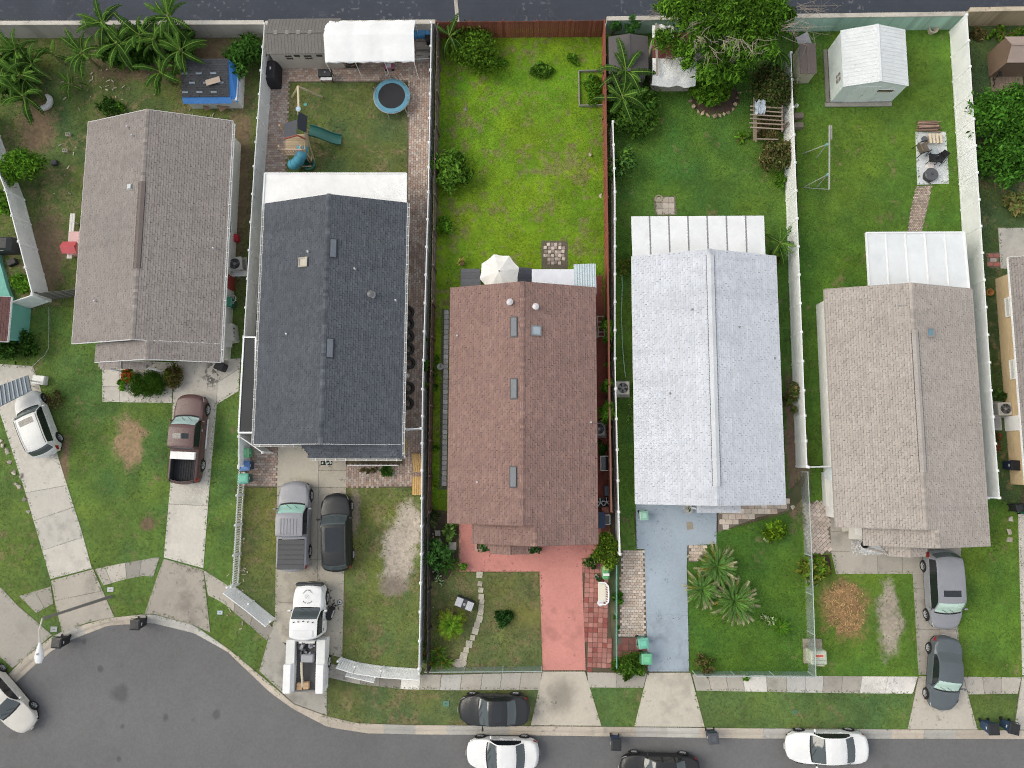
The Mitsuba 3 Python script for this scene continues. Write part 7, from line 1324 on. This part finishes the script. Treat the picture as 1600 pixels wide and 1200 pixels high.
for i in range(420):
    p = np.array((22.09,-5.61)) + np.array([r.uniform(-1.3, 1.5), r.uniform(-.35, .6)])
    if contains_xy(Polygon([(20.78,-4.73),(21.43,-4.89),(23.24,-5.44),(23.54,-5.89),(20.81,-5.91)]), *p): m.box((*p, .035), r.uniform(.03, .09, 3) * (1, 1, .6), np.array((.62, .63, .63)) * r.uniform(.55, 1.2), .8, r.uniform(0, 3))
put('pebbles', m, 'matte', None, kind='stuff', label='white pebbles spread in the bed below the sandy roof', cat='pebbles')
kr = structure('rock_edging'); r = rng(35)
for x, y in [(11.39,24.6),(11.69,24.27),(12.04,24.13),(12.39,23.98),(12.79,23.93),(13.19,23.93),(13.54,24.02),(13.86,24.16),(14.13,24.43),(14.32,24.81),(14.47,25.23),(14.57,25.65),(11.18,25.07)]: put('rock', MB().add(trimesh.convex.convex_hull(r.normal(size=(14, 3)) * (.10, .075, .055)), np.array((.34, .26, .19)) * r.uniform(.6, 1.4), .9, False, at(x, y, .08, r.uniform(0, 3))), 'concrete_mat', kr)
r = rng(36); kr = structure('loose_rubble')
for x, y in [(-35.8,1.27),(-35.63,0.92),(-35.3,0.58),(-35.1,-0.15),(-34.74,-0.84),(-34.49,-1.65),(-34.21,-1.86),(-33.88,-2.62),(-33.55,-3.47),(-34.23,-1.14),(27.18,-13.42),(17.13,-2.87),(30.97,-3.53),(-4.54,24.61),(4.23,21.16),(4.87,18.25),(30.95,-4.34),(30.83,-4.87)]: put('stone', MB().add(trimesh.convex.convex_hull(r.normal(size=(12, 3)) * (.12, .1, .07)), np.array((.45, .40, .34)) * r.uniform(.6, 1.3), .9, False, at(x, y, .04, r.uniform(0, 3))), 'concrete_mat', kr)
r = rng(37); m = MB()
for q, n, sp in (((-31.06,26.37), 30, (2.2, .8)), ((-22.18,24.83), 14, (1., .4)), ((-27.43,27.78), 20, (3., .6)), ((-32.07,21.11), 10, (.8, 1.2)), ((-7.01,-6.63), 18, (.1, 3.)), ((-19.07,-6.72), 60, (.25, 2.4)), ((-6.39,-6.22), 20, (.3, 1.5))):
    for i in range(n): p = np.array(q) + r.normal(0, 1, 2) * sp; m.box((*p, .04), (r.uniform(.05, .3), r.uniform(.03, .09), .03), np.array((.40, .36, .29)) * r.uniform(.3, 1.5), .9, r.uniform(0, 3))
put('yard_litter', m, 'matte', None, kind='stuff', label='scattered twigs, chips and litter on the bare soil', cat='litter')
# ================================================================ plants
def banana_leaf(L_, W, rise, droop, col, seed):
    r = rng(seed); n = 13; t = np.linspace(0, 1, n + 1); x = L_ * (t * (1 - .18 * t)); z = L_ * (rise * t - droop * t * t)
    w = W * .5 * np.where(t < .12, .06 + t * .6, np.sin(np.pi * np.clip((t - .06) / .98, 0, 1) ** .75) ** .6); w[-1] = .01
    m = MB()
    for sd in (1, -1):
        for i in range(n):
            g0, g1 = w[i], w[i + 1] * r.uniform(.82, 1.0)
            if i > 2 and r.random() < .3: g0 *= r.uniform(.55, .8)
            fold0, fold1 = -.25 * g0, -.25 * g1 + r.normal(0, .02)
            q = [(x[i], 0, z[i]), (x[i + 1] - .012, 0, z[i + 1]), (x[i + 1] - .03 + .1 * g1, sd * g1, z[i + 1] + fold1), (x[i] + .1 * g0, sd * g0, z[i] + fold0)]
            m.raw([q], np.array(col) * r.uniform(.75, 1.25), .4)
    m.raw([[(x[i], -.022 * (1 - t[i]) - .006, z[i] + .012), (x[i + 1], -.022 * (1 - t[i + 1]) - .006, z[i + 1] + .012), (x[i + 1], .022 * (1 - t[i + 1]) + .006, z[i + 1] + .012), (x[i], .022 * (1 - t[i]) + .006, z[i] + .012)] for i in range(n)], (.26, .36, .10), .5)
    return m.ply('leafy')
BL = [banana_leaf(l, w, ri, dr_, c, 40 + i) for i, (l, w, ri, dr_, c) in enumerate(((2.05, .46, .75, .7, (.052, .105, .032)), (2.3, .46, .55, .60, (.045, .09, .028)), (1.8, .42, .95, .7, (.072, .14, .04)), (2.2, .44, .45, .7, (.036, .072, .024)), (1.4, .36, 1.1, .55, (.10, .18, .05)), (1.9, .40, .3, .65, (.042, .078, .03))))]
def spin(x, y, z, az, tilt=0., s=1., roll=0.):
    R_ = trimesh.transformations.euler_matrix(roll, -tilt, 0) ; return at(x, y, z, az) @ R_ @ np.diag([s, s, s, 1.])
def banana(label, q, h, n, s, seed, group=None, cat='banana plant'):
    k = thing('banana_plant', label, cat, group); r = rng(seed)
    put('stem', MB().tube([(q[0], q[1], 0), (q[0] + r.normal(0, .05), q[1], h * .5), (q[0], q[1], h + .1)], [.13 * s, .11 * s, .06 * s], (.20, .22, .09), .6, 10), 'matte', k)
    a0 = r.uniform(0, 6)
    n = int(n * 1.35)
    for i in range(n): put('leaf', BL[r.integers(0, 6)], 'leafy', k, spin(q[0], q[1], h - .35 + .45 * i / n, a0 + i * 2.4 + r.normal(0, .35), r.uniform(-.4, .3) + .35 * i / n, s * r.uniform(.82, 1.12), r.normal(0, .25)))
def bananas(spec):
    for i, (lab, q, h, n, s) in enumerate(spec): banana(lab, q, h, n, s, 300 + i)
bananas([('tallest banana plant, leaning over the grey concrete wall at the top', (-29.02,29.54), 2.9, 12, 1.1), ('banana plant at the left end of the big clump below the concrete wall', (-31.04,28.07), 1.8, 10, 1.0), ('banana plant in the middle of the big clump', (-28.27,28.32), 2.4, 12, 1.05),
    ('banana plant in the middle right of the big clump', (-26.58,28.77), 2.6, 12, 1.05), ('banana plant at the top right of the big clump reaching over the asphalt', (-24.5,29.87), 3.0, 12, 1.1), ('banana plant right next to the blue tarped shed', (-23.86,27.86), 2.3, 12, 1.1), ('low banana plant at the bottom of the big clump', (-25.58,26.72), 1.6, 10, .95),
    ('banana plant behind the middle of the clump, half hidden', (-25.59,28.44), 2.6, 9, .95), ('young banana plant standing alone in the dirt yard', (-32.41,26.35), .9, 7, .62), ('small banana plant between the left clump and the big clump', (-33.51,28.35), 1.4, 8, .75),
    ('banana plant at the top of the left clump', (-35.44,28.07), 2.2, 11, 1.0), ('banana plant in the middle of the left clump', (-35.01,26.19), 2.2, 12, 1.05), ('banana plant at the bottom of the left clump above the white basin', (-34.93,24.93), 1.8, 11, 1.0), ('banana plant cut by the left edge of the picture', (-36.48,25.86), 2.0, 10, 1.0), ('dense banana plant at the right of the left clump', (-34.42,27.21), 1.9, 9, .9),
    ('small banana plant in the corner of the red fence', (-5.56,29.22), 1.5, 6, .75), ('banana plant in front of the dark felt roofed shed', (6.44,26.01), 2.2, 9, 1.15), ('banana plant leaning over the red fence below the other one', (6.2,24.46), 1.9, 10, 1.1), ('banana plant beside the white fence right of the patio roof with seams', (16.44,14.36), 1.6, 8, .8)])
def shrub(label, q, r_, h, cols, n, seed, size=.16, aspect=.45, lob=9, cat='shrub', name='shrub', ry=None, up=.55, group=None, sub=None, z0=.0, flat=.8):
    k = thing(name, label, cat, group); r = rng(seed); ry = ry or r_; lobes = []
    for i in range(lob):
        a, d = r.uniform(0, 6.283), r.random() ** .5 * .8; s = r.uniform(.24, .5) * min(r_, ry)
        lobes.append((q[0] + r_ * d * math.cos(a), q[1] + ry * d * math.sin(a), z0 + max(s * .6, (h - s * .7) * (1 - .55 * d * d) * r.uniform(.7, 1.0)), s, s * flat))
    m = MB(); leaf_cloud(m, lobes, n, size, aspect, cols, seed, up); put('foliage', m, 'leafy', k)
    m = MB()
    for l in lobes[:6]: m.tube([(q[0], q[1], 0), ((q[0] + l[0]) / 2, (q[1] + l[1]) / 2, l[2] * .6), (l[0], l[1], l[2])], [.035, .025, .012], (.16, .12, .08), .9, 5)
    put('stem', m, 'matte', k); return k
DRY = [(.17, .115, .075), (.13, .09, .06), (.2, .15, .1), (.08, .09, .04)]
MID = [(.065, .14, .028), (.085, .17, .03), (.05, .11, .025)]
S = [('bushy cassava-like shrub beside the white fence above the dirt yard', (-19.86,28.03), 1.3, 1.7, [(.05, .115, .03), (.035, .085, .022), (.075, .15, .045)], 3400, .22, 1.75), ('dark undergrowth below the big banana clump', (-28.15,28.93), 2.6, 1.3, DG + MID[:1], 2600, .34, 1.15), ('dark undergrowth below the right end of the banana clump', (-25.09,29.14), 1.7, 1.3, DG + MID[:1], 1700, .34, 1.5), ('dark undergrowth inside the left banana clump', (-36.44,27.26), 1.5, 1.3, DG, 1700, .32, 1.9), ('dark low weed patch in the middle of the dirt yard', (-29.94,24.99), .9, .4, DG, 500, .15, .7), ('small weed clump above the ridge of the taupe roof', (-28.93,24.98), .35, .4, LG, 160, .12, .4), ('green tree crown cut by the left edge beyond the white fence', (-34.88,19.96), 1.5, 2.4, LG, 3600, .15, 1.35), ('tall weeds along the left edge below the tree crown', (-36.67,17.72), .75, 1.0, LG, 900, .16, 1.6), ('leafy bush between the teal house and the white fence', (-34.93,11.86), .8, 1.1, LG, 1100, .17, .75),
     ('dark spreading bush by the corner of the teal house', (-34.59,7.63), 1.7, 1.3, DG, 2800, .17, .95), ('thin reddish dry shrub beside the white suv', (-32.29,3.98), .65, .6, DRY, 420, .13, .8), ('clipped dark green hedge mound in front of the taupe-roofed house', (-25.71,5.08), 1.25, 1.1, [(.045, .095, .018), (.06, .115, .02), (.035, .075, .016)], 9000, .085, .95), ('red leaved croton left of the clipped hedge', (-27.16,5.7), .42, .7, [(.35, .06, .03), (.28, .1, .03), (.09, .17, .03)], 380, .18, .45), ('light green plant below the red croton', (-27.41,5.11), .45, .5, LG, 420, .16, .4), ('brownish purple shrub right of the clipped hedge', (-24,5.6), .62, .8, [(.12, .06, .05), (.10, .09, .04), (.08, .1, .03)], 900, .14, .85), ('yellow-green croton strip beside the clipped hedge', (-24.39,5.76), .28, .7, YG, 260, .15, .5),
     ('large mounded bush in the upper left of the bright yard', (-3.94,28.31), 1.75, 1.8, [(.085, .15, .025), (.11, .18, .03), (.06, .11, .02)], 5200, .15, 1.75), ('smaller weeds right of the large mounded bush', (-2.07,27.97), .6, .5, LG, 400, .13, .5), ('glossy rosette leaved tree by the left fence of the bright yard', (-5.38,19.78), 1.2, 1.9, [(.10, .18, .035), (.13, .23, .05), (.075, .14, .03)], 2400, .24, 1.35), ('small light green shrub by the left fence of the bright yard', (-5.67,16.03), .72, .8, [(.14, .26, .04), (.11, .22, .035)], 700, .17, .65), ('spiky weed clump near the top of the bright yard', (0.77,27.34), .85, .5, [(.075, .15, .03), (.11, .2, .04)], 620, .26, .6), ('bright weed clump right of the spiky weeds', (3.1,28.12), .5, .4, LG, 300, .18, .5), ('overgrown greens inside the garden bed frame', (4.25,25.92), .7, .5, LG, 1500, .14, 1.15),
     ('rounded shrub left of the two on the mint wall', (5.73,29.94), .55, 1.9, [(.05, .12, .045), (.065, .15, .05)], 1200, .14, .75), ('rounded shrub right of the two on the mint wall', (7,29.92), .55, 1.9, [(.05, .12, .045), (.065, .15, .05)], 1200, .14, .75), ('dense mixed greenery below the banana plants beside the narrow white fence', (7.01,24.25), 1.7, 1.5, [(.05, .11, .03), (.08, .15, .035), (.1, .17, .04)], 4200, .22, 1.9), ('pointed leaf shrub at the right of the dense greenery', (7.84,23.71), .85, 1.0, [(.09, .17, .03), (.13, .2, .04)], 1200, .24, .95), ('dry and green undergrowth at the foot of the felt roofed shed', (7.64,26.47), .8, .8, MID + DRY[:1], 1000, .2, .5),
     ('dark clump of palms and ferns under the mango tree', (12.38,25.31), 1.5, 1.3, [(.06, .13, .02), (.085, .17, .025), (.11, .19, .03)], 2600, .30, .85), ('leafy bush right of the rock garden under the mango tree', (14.1,26.47), .9, 1.2, [(.075, .16, .03), (.1, .2, .035)], 1700, .2, .9), ('dark tangled vine tree above the stick trellis', (16.56,25.2), 1.55, 2.4, [(.05, .075, .03), (.07, .09, .035), (.1, .085, .05)], 3800, .15, 1.9), ('dry brown vines under the stick trellis', (16.31,22.99), 1.0, .9, DRY, 1600, .14, 1.2), ('brown and green vine tangle below the stick trellis', (16.57,20.69), 1.1, 1.8, DRY + [(.055, .08, .03)] * 2, 3000, .15, 1.15), ('bright green potted bush beside the white fence below the vines', (17.1,19.1), .38, .7, LG, 420, .15, .55), ('small spiky plant left of the trellis foot', (14.66,22.32), .4, .35, LG + DRY[:1], 140, .25, .4),
     ('papaya-like shrub with rosettes beside the narrow white fence', (6.43,19.87), .95, 1.9, [(.06, .12, .045), (.075, .15, .06), (.12, .2, .05)], 1500, .22, 1.25), ('yellowish palm tuft beside the silver-white roof', (6.27,13.25), .45, .8, [(.15, .17, .05), (.11, .14, .04)], 260, .30, .5), ('large green tree at the right edge beyond the white fence', (31.37,22.72), 2.1, 3.2, [(.06, .15, .03), (.08, .19, .035), (.045, .11, .025)], 7000, .19, 2.1), ('second green tree below it at the right edge', (31.69,19.99), 1.75, 2.6, [(.06, .15, .03), (.075, .18, .04), (.05, .12, .028)], 5200, .19, 1.6), ('weeds along the tan wall in the far right corner', (32.94,29.75), 1.6, .4, LG + DRY[:1], 900, .16, .5), ('brown dead palm litter by the tan wall', (31.26,29.74), .6, .3, DRY, 260, .3, .4), ('grey-green grassy clump at the right edge above the tan house', (32.83,17.43), .85, .7, [(.15, .2, .09), (.2, .22, .1), (.22, .16, .1)], 420, .4, .7),
     ('flowering bush with yellow-green leaves at the lower right corner of the brown roof', (5,-5.69), .85, 1.5, [(.13, .19, .025), (.085, .14, .025), (.19, .24, .04), (.05, .09, .02)], 3400, .13, 1.3), ('green bush over the sidewalk beside the two teal bins', (6.32,-12.75), 1.05, 1.0, [(.06, .12, .025), (.045, .09, .02), (.09, .16, .03)], 2600, .15, .95), ('thin dry shrub on the corner of the blue driveway lawn', (11.04,-12.78), .65, .7, DRY + LG[:1], 420, .15, .7), ('small green plant growing across the white sidewalk slab', (13.77,-13.63), .26, .3, LG, 130, .12, .3), ('round bush with yellow-green top and white flowers on the palm lawn', (15.71,-4.21), .75, .9, [(.2, .27, .025), (.13, .22, .03), (.09, .17, .03)], 1600, .15, .85), ('white flowered low edge of the round bush', (15.63,-4.85), .6, .4, [(.5, .52, .46), (.10, .17, .05), (.3, .34, .25)], 300, .11, .35), ('oleander bush against the white fence beside the silver-white roof', (17.08,4.17), .6, 1.5, [(.075, .1, .04), (.09, .12, .045), (.2, .13, .1)], 1500, .17, 1.2),
     ('blue-green tree like shrub beside the cycad of the garden', (-5.9,-5.89), .85, 1.7, [(.07, .16, .06), (.085, .19, .07), (.055, .12, .045)], 1700, .19, .9), ('white flowered clump below the cycad', (-5.88,-7.65), .42, .3, [(.06, .11, .04), (.5, .52, .48)], 240, .1, .4), ('mixed low plants in the bed left of the red walk', (-5.32,-4.61), .55, .5, [(.1, .18, .05), (.2, .26, .13), (.06, .11, .03)], 620, .19, .8), ('grey-green grasses at the top of the planting bed', (-6.23,-3.78), .55, .7, [(.09, .11, .07), (.12, .13, .08), (.05, .07, .03)], 560, .2, .7), ('dark round low shrub on the stepping stone lawn', (-1.66,-10.09), .6, .45, [(.03, .075, .028), (.04, .095, .035)], 1000, .16, .6), ('green clump in the flower bed of the charcoal-roofed house', (-9.45,-0.65), .38, .5, [(.07, .14, .04), (.05, .1, .03)], 420, .16, .4), ('sparse brown plants in the flower bed of the charcoal-roofed house', (-10.71,-0.61), .8, .3, DRY, 220, .13, .25), ('white flowers beside the small cycad on the palm lawn', (15.26,-10.04), .5, .4, [(.5, .52, .46), (.07, .14, .03)], 260, .11, .5), ('small feathery palm beside the mulch bed', (18.24,-6.76), .8, .9, [(.12, .2, .03), (.1, .17, .03), (.22, .2, .06)], 520, .36, .75), ('reddish plant by the tan clapboard house', (30.44,1.41), .35, .5, [(.3, .06, .06), (.08, .12, .04)], 260, .14, .8), ('dark coiled plant above the pale air conditioner', (30.76,4.44), .5, .5, [(.05, .1, .03), (.08, .12, .05)], 200, .22, .35), ('creeper over the red fence beside the brown roof, upper part', (5.08,7.92), .5, 1.95, LG, 700, .22, 2.0), ('creeper over the red fence beside the brown roof, lower part', (5.04,3.96), .55, 1.95, LG, 1000, .22, 1.9), ('dark plants in the shade of the red fence above the glass planter', (4.78,0.91), .35, .6, DG, 320, .16, .9), ('dark potted clump on the red paving corner', (4.04,-6.51), .5, .4, DG + [(.35, .3, .2)], 300, .16, .5), ('grass tufts along the rotting fence', (-6.49,5.57), .3, .6, MID, 320, .18, 1.6), ('small light green plant in the strip by the grey stone path, upper', (-6.27,6.8), .28, .35, LG, 160, .16, .3), ('small light green plant in the strip by the grey stone path, middle', (-6.22,0.92), .24, .3, LG, 130, .16, .3), ('small light green plant in the strip by the grey stone path, lowest', (-6.31,-1.52), .26, .3, YG, 150, .15, .26), ('green plants between the low green fence and the pale pavers', (5.67,-9.13), .3, .4, MID, 420, .16, 1.8), ('vines on the white fence right of the charcoal roof', (-6.83,6.68), .22, 1.8, MID, 300, .15, 2.2), ('light green weeds under the silver-white eave', (6.55,3.03), .25, .3, LG + [(.4, .42, .3)], 200, .1, 1.3), ('brown green tuft by the corner of the patio roof with seams', (16.63,13.85), .35, .5, DRY + LG, 120, .3, .5)]
for i, (lab, q, rr, h, cols, n, size, ry) in enumerate(S): shrub(lab, q, rr, h, cols, int(n * 1.0), 500 + i, size * 1.25, .42, max(7, int(rr * 14)) if 'clipped' not in lab else 70, ry=ry)
# mango tree over the back of the fourth yard
k = thing('mango_tree', 'large spreading mango tree with bare grey twigs over the tarp shed', 'tree'); r = rng(77); base = np.array((*(14.01,27.55), 0)); lobes = []
for q, s in (((9.17,29.04,4.2), .75), ((8.92,27.36,3.6), .65), ((9.95,26.77,3.4), .6), ((10.22,28.53,4.6), .85), ((11.03,27.3,4.8), .8), ((11.82,28.67,5), .9), ((12.53,27.45,5.2), .85), ((13.39,28.36,5.1), .9), ((14.42,27.62,4.9), .85), ((15.38,28.9,4.6), .8), ((15.91,27.7,4.1), .6), ((13.98,26.47,4.9), .75), ((13.06,26.11,4.6), .65), ((14.98,26.27,4.3), .65), ((12.01,25.93,4), .7), ((11.76,25.3,3.3), .65), ((13.03,25.34,3.2), .55), ((13.86,25.66,3.9), .5), ((10.76,26.82,4.2), .5), ((11.91,29.9,4.8), .9), ((13.93,30,4.8), .9), ((10,30.16,4.3), .8), ((15.73,30.21,4.3), .7), ((16.55,28.75,3.9), .5), ((10.3,25.79,3.4), .4)):
    q = np.array(q); s = s * 1.12; lobes.append((*q, s, s * .8))
    for j in range(4): o = r.normal(0, .55, 3) * s * (1, 1, .5); lobes.append((*(q + o), s * .45, s * .4))
m = MB(); leaf_cloud(m, lobes, 26000, .25, .30, [(.095, .19, .03), (.125, .24, .036), (.065, .135, .025), (.042, .085, .018), (.155, .27, .05)], 78, .7, .55, droop=.25); put('crown', m, 'leafy', k)
m = MB(); m.tube([base, base + [.05, 0, 1.2], base + [0, .1, 2.4]], [.26, .22, .18], (.2, .17, .15), .9, 10); put('trunk', m, 'matte', k); m = MB(); top = base + [0, .1, 2.3]
for l in lobes[::5]: e = np.array(l[:3]); m.tube([top, top * .55 + e * .45 + [0, 0, .2], e], [.12, .07, .025], (.22, .19, .17), .9, 6)
put('limb', m, 'matte', k); m = MB()
def twigs(m, a, d, n, ln, col, rad=.014, seed=0):
    r = rng(seed); a = np.array(a, float)
    for i in range(int(n * .62)):
        e = np.array(d, float) * ln * r.uniform(.5, 1.2) + r.normal(0, .35, 3) * ln * (1, 1, .5); c = a + r.normal(0, .15, 3) * ln; m.tube([c, c + e * .5 + r.normal(0, .06, 3), c + e], [rad, rad * .7, rad * .3], np.array(col) * r.uniform(.7, 1.25), .9, 4)
        for j in range(3): p = c + e * r.uniform(.35, .95); m.tube([p, p + r.normal(0, .22, 3) * ln], [rad * .5, rad * .25], np.array(col) * r.uniform(.8, 1.2), .9, 3)
TW = (.34, .29, .24)
for j, (q, d, n, ln) in enumerate((((10.51,26.4,5.2), (.3, -.3, .2), 16, 1.1), ((12.01,26.1,5.5), (.5, -.2, .2), 16, 1.2), ((12.96,26.03,5.6), (.3, -.5, .1), 14, 1.2), ((13.92,25.72,5.4), (.6, -.2, .1), 16, 1.2), ((15.87,27.5,4.2), (1.0, .05, 0), 20, 1.7), ((17.05,27.88,3.8), (1.1, -.35, -.1), 16, 1.6), ((17.48,29.45,3.9), (1.1, -.25, 0), 16, 1.5), ((8.59,28.97,4), (-.8, -.1, 0), 16, 1.1), ((11.39,25.79,4.8), (.1, -.5, 0), 12, 1.0), ((9.36,26.58,3), (-.3, -.4, -.2), 18, 1.0), ((10.33,27.26,5.2), (-.2, -.3, .1), 12, .9))): twigs(m, q, d, n, ln, TW, .018, 600 + j)
put('bare_twig', m, 'matte', k, kind='stuff')
k = thing('drooping_palm', 'drooping yellow and green palm at the right edge of the mango tree', 'palm'); q = (16.59,27.38)
put('trunk', MB().tube([(*q, 0), (*q, 2.1)], [.12, .09], (.2, .16, .12), .9, 8), 'matte', k)
for i in range(9): put('frond', BL[(3, 5, 1)[i % 3]], 'leafy', k, spin(*q, 2.1, -.6 - i * .42 + (3 if i > 6 else 0), -.1 + .1 * (i % 3), .75))
# feather fronds
def frond(L_, n, ll, rise, droop, cols, seed, tip=None, wl=.03, vee=.3, fw=0.):
    r = rng(seed); m = MB(); q, c = [], []
    def sp(t): return np.array((L_ * (t - .12 * t * t), 0, L_ * (rise * t - droop * t * t)))
    for i in range(n):
        t = .1 + .9 * (i + .5) / n; p = sp(t); l = ll * math.sin(math.pi * min(1, t * .92 + .08)) ** .55 * r.uniform(.8, 1.1)
        for s in (1, -1):
            d = np.array((.55 + .4 * t + fw, s * (1 - .4 * t) * (1 - .5 * fw), vee - .5 * t * vee)); d /= np.linalg.norm(d); w = np.array((wl, 0, 0)); e = p + d * l - [0, 0, .12 * l]
            q.append([p - w * .6, p + w * .6, e]); cc = np.array(cols[r.integers(0, len(cols))]) * r.uniform(.7, 1.3)
            if tip is not None and t > .62 + r.normal(0, .1): cc = np.array(tip) * r.uniform(.6, 1.2)
            c.append(cc)
    m.raw(q, np.array(c), .5); ts = np.linspace(0, 1, 9)
    m.raw([[sp(a) + [0, -.012, .004], sp(b) + [0, -.012, .004], sp(b) + [0, .012, .004], sp(a) + [0, .012, .004]] for a, b in zip(ts[:-1], ts[1:])], np.array(cols[0]) * 1.5, .5)
    return m.ply('leafy')
def palm(label, q, n, variants, s, seed, h=.45, trunk=.16, tilt=(-.1, .75), cat='palm', name='palm', core=None):
    k = thing(name, label, cat); r = rng(seed); put('trunk', MB().cyl((*q, h / 2), trunk, h, (.17, .13, .09), .9, 12, top=trunk * .8), 'matte', k)
    for i in range(n):
        u = i / max(1, n - 1); put('frond', variants[int(u * .999 * len(variants)) if len(variants) > 1 else 0] if r.random() < .75 else variants[r.integers(0, len(variants))], 'leafy', k, spin(*q, h, i * 2.39996 + r.normal(0, .12), tilt[0] + (tilt[1] - tilt[0]) * u, s * r.uniform(.85, 1.12) * (1 - .3 * u), r.normal(0, .2)))
    if core is not None: put('core', MB().cyl((*q, h + .06), .09, .12, core, .8, 10, top=.04), 'matte', k)
SG = [(.14, .235, .10), (.17, .27, .11), (.10, .175, .075)]; PALE = (.62, .50, .50)
SH = [frond(1.35, 20, .42, .12, .3, [(.40, .28, .08), (.2, .2, .07), (.12, .16, .06)], 1, PALE, .085, .3, .9), frond(1.35, 22, .42, .3, .4, SG, 2, PALE, .09, .3, .9), frond(1.3, 22, .42, .55, .45, SG, 3, None, .09, .3, .9), frond(1.3, 24, .42, .5, .45, SG, 5, None, .09, .3, .9), frond(1.15, 22, .38, .8, .5, [(.13, .24, .08), (.16, .26, .09)], 4, None, .08, .3, .9)]
palm('shaggy palm with pale dry tips, topmost of the three on the lawn', (12,-6.62), 70, SH, 1.2, 11)
palm('shaggy palm with pale dry tips, left one of the three on the lawn', (11.03,-8.06), 62, SH, 1.1, 12)
palm('shaggy palm with pale dry tips, largest and lowest of the three on the lawn', (13.02,-8.75), 80, SH, 1.34, 13)
CY = [frond(1.0, 26, .2, .25, .3, [(.07, .15, .025), (.09, .19, .03)], 21, None, .022), frond(.95, 26, .2, .5, .4, [(.08, .17, .025), (.1, .21, .03)], 22, None, .022)]
palm('small green cycad on the palm lawn', (15.95,-10.38), 30, CY, .92, 14, .25, .1, (0, .7), 'cycad', 'cycad', (.2, .13, .06))
CD = [frond(1.1, 30, .2, .2, .3, [(.03, .075, .02), (.04, .095, .025)], 23, None, .024), frond(1.0, 30, .2, .5, .4, [(.035, .085, .02), (.05, .11, .028)], 24, None, .024)]
palm('dark green cycad with a tan crown beside the red walk', (-5.47,-6.5), 40, CD, 1.0, 15, .5, .14, (-.1, .6), 'cycad', 'cycad', (.35, .22, .1))
YP = [frond(1.2, 20, .4, .3, .35, [(.16, .19, .035), (.2, .2, .05), (.09, .14, .03)], 25, None, .05), frond(1.1, 20, .4, .6, .45, [(.12, .21, .03), (.16, .25, .04)], 26, None, .045), frond(1.0, 18, .35, .9, .5, [(.15, .26, .04), (.12, .22, .035)], 27, None, .04)]
palm('bushy yellow-green palm on the stepping stone lawn', (-5.01,-10.35), 46, YP, .98, 16, .6, .12, (-.2, .8))
FP = [frond(1.2, 20, .4, .5, .4, [(.11, .2, .03), (.15, .25, .035), (.08, .16, .025)], 28, None, .05)]
for i, (lab, q) in enumerate((('left one of three ferny palms at the rock garden', (11.62,25.56)), ('middle one of three ferny palms at the rock garden', (12.39,25.78)), ('right one of three ferny palms at the rock garden', (13.4,25.95)))): palm(lab, q, 22, FP, .85, 30 + i, .4, .09, (0, .8))
palm('spindly feather palm over the mulch bed corner', (18.1,-7.04), 14, YP[:1], .8, 40, .4, .07, (.1, .7))
# strap leaved bromeliads by the chain-link corner
def strap(L_, W, rise, droop, cols, seed):
    r = rng(seed); t = np.linspace(0, 1, 8); x, z = L_ * t * (1 - .15 * t), L_ * (rise * t - droop * t * t); w = W * .5 * (1 - t ** 2.2); q = [[(x[i], -w[i], z[i] + .02), (x[i + 1], -w[i + 1], z[i + 1] + .02), (x[i + 1], 0, z[i + 1]), (x[i], 0, z[i])] for i in range(7)] + [[(x[i], 0, z[i]), (x[i + 1], 0, z[i + 1]), (x[i + 1], w[i + 1], z[i + 1] + .02), (x[i], w[i], z[i] + .02)] for i in range(7)]
    m = MB(); m.raw(q, np.array([np.array(cols[0]) * (1 - (i % 7) / 7) + np.array(cols[1]) * (i % 7) / 7 for i in range(14)]), .4); return m.ply('leafy')
ST = [strap(.8, .1, .9, .6, ((.10, .19, .04), (.14, .24, .05)), 1), strap(.9, .11, .6, .7, ((.08, .16, .035), (.12, .2, .04)), 2), strap(.7, .1, 1.1, .5, ((.14, .22, .05), (.2, .26, .06)), 3), strap(.6, .09, 1.2, .4, ((.35, .16, .03), (.22, .2, .05)), 4)]
for i, (lab, q, n) in enumerate((('strap leaved bromeliad leaning out at the fence corner', (-6.75,-12.47), 14), ('strap leaved bromeliad in the middle of the fence corner clump', (-6.18,-12.81), 15), ('strap leaved bromeliad right of the fence corner clump', (-5.61,-12.57), 14), ('orange hearted bromeliad at the right end of the clump', (-5.32,-12.8), 12), ('tall strap leaved plant behind the corner clump', (-5.86,-12.09), 12), ('small bromeliad climbing the white fence end', (-6.97,-11.68), 9))):
    k = thing('bromeliad', lab, 'plant'); r = rng(70 + i); put('core', MB().cyl((*q, .12), .06, .24, (.1, .14, .04), .7, 8, top=.03), 'matte', k)
    for j in range(n): put('leaf', ST[r.integers(0, 4) if j > n - 4 else r.integers(0, 3)], 'leafy', k, spin(*q, .15, j * 2.4 + r.normal(0, .2), r.uniform(-.1, .4), r.uniform(.8, 1.2)))
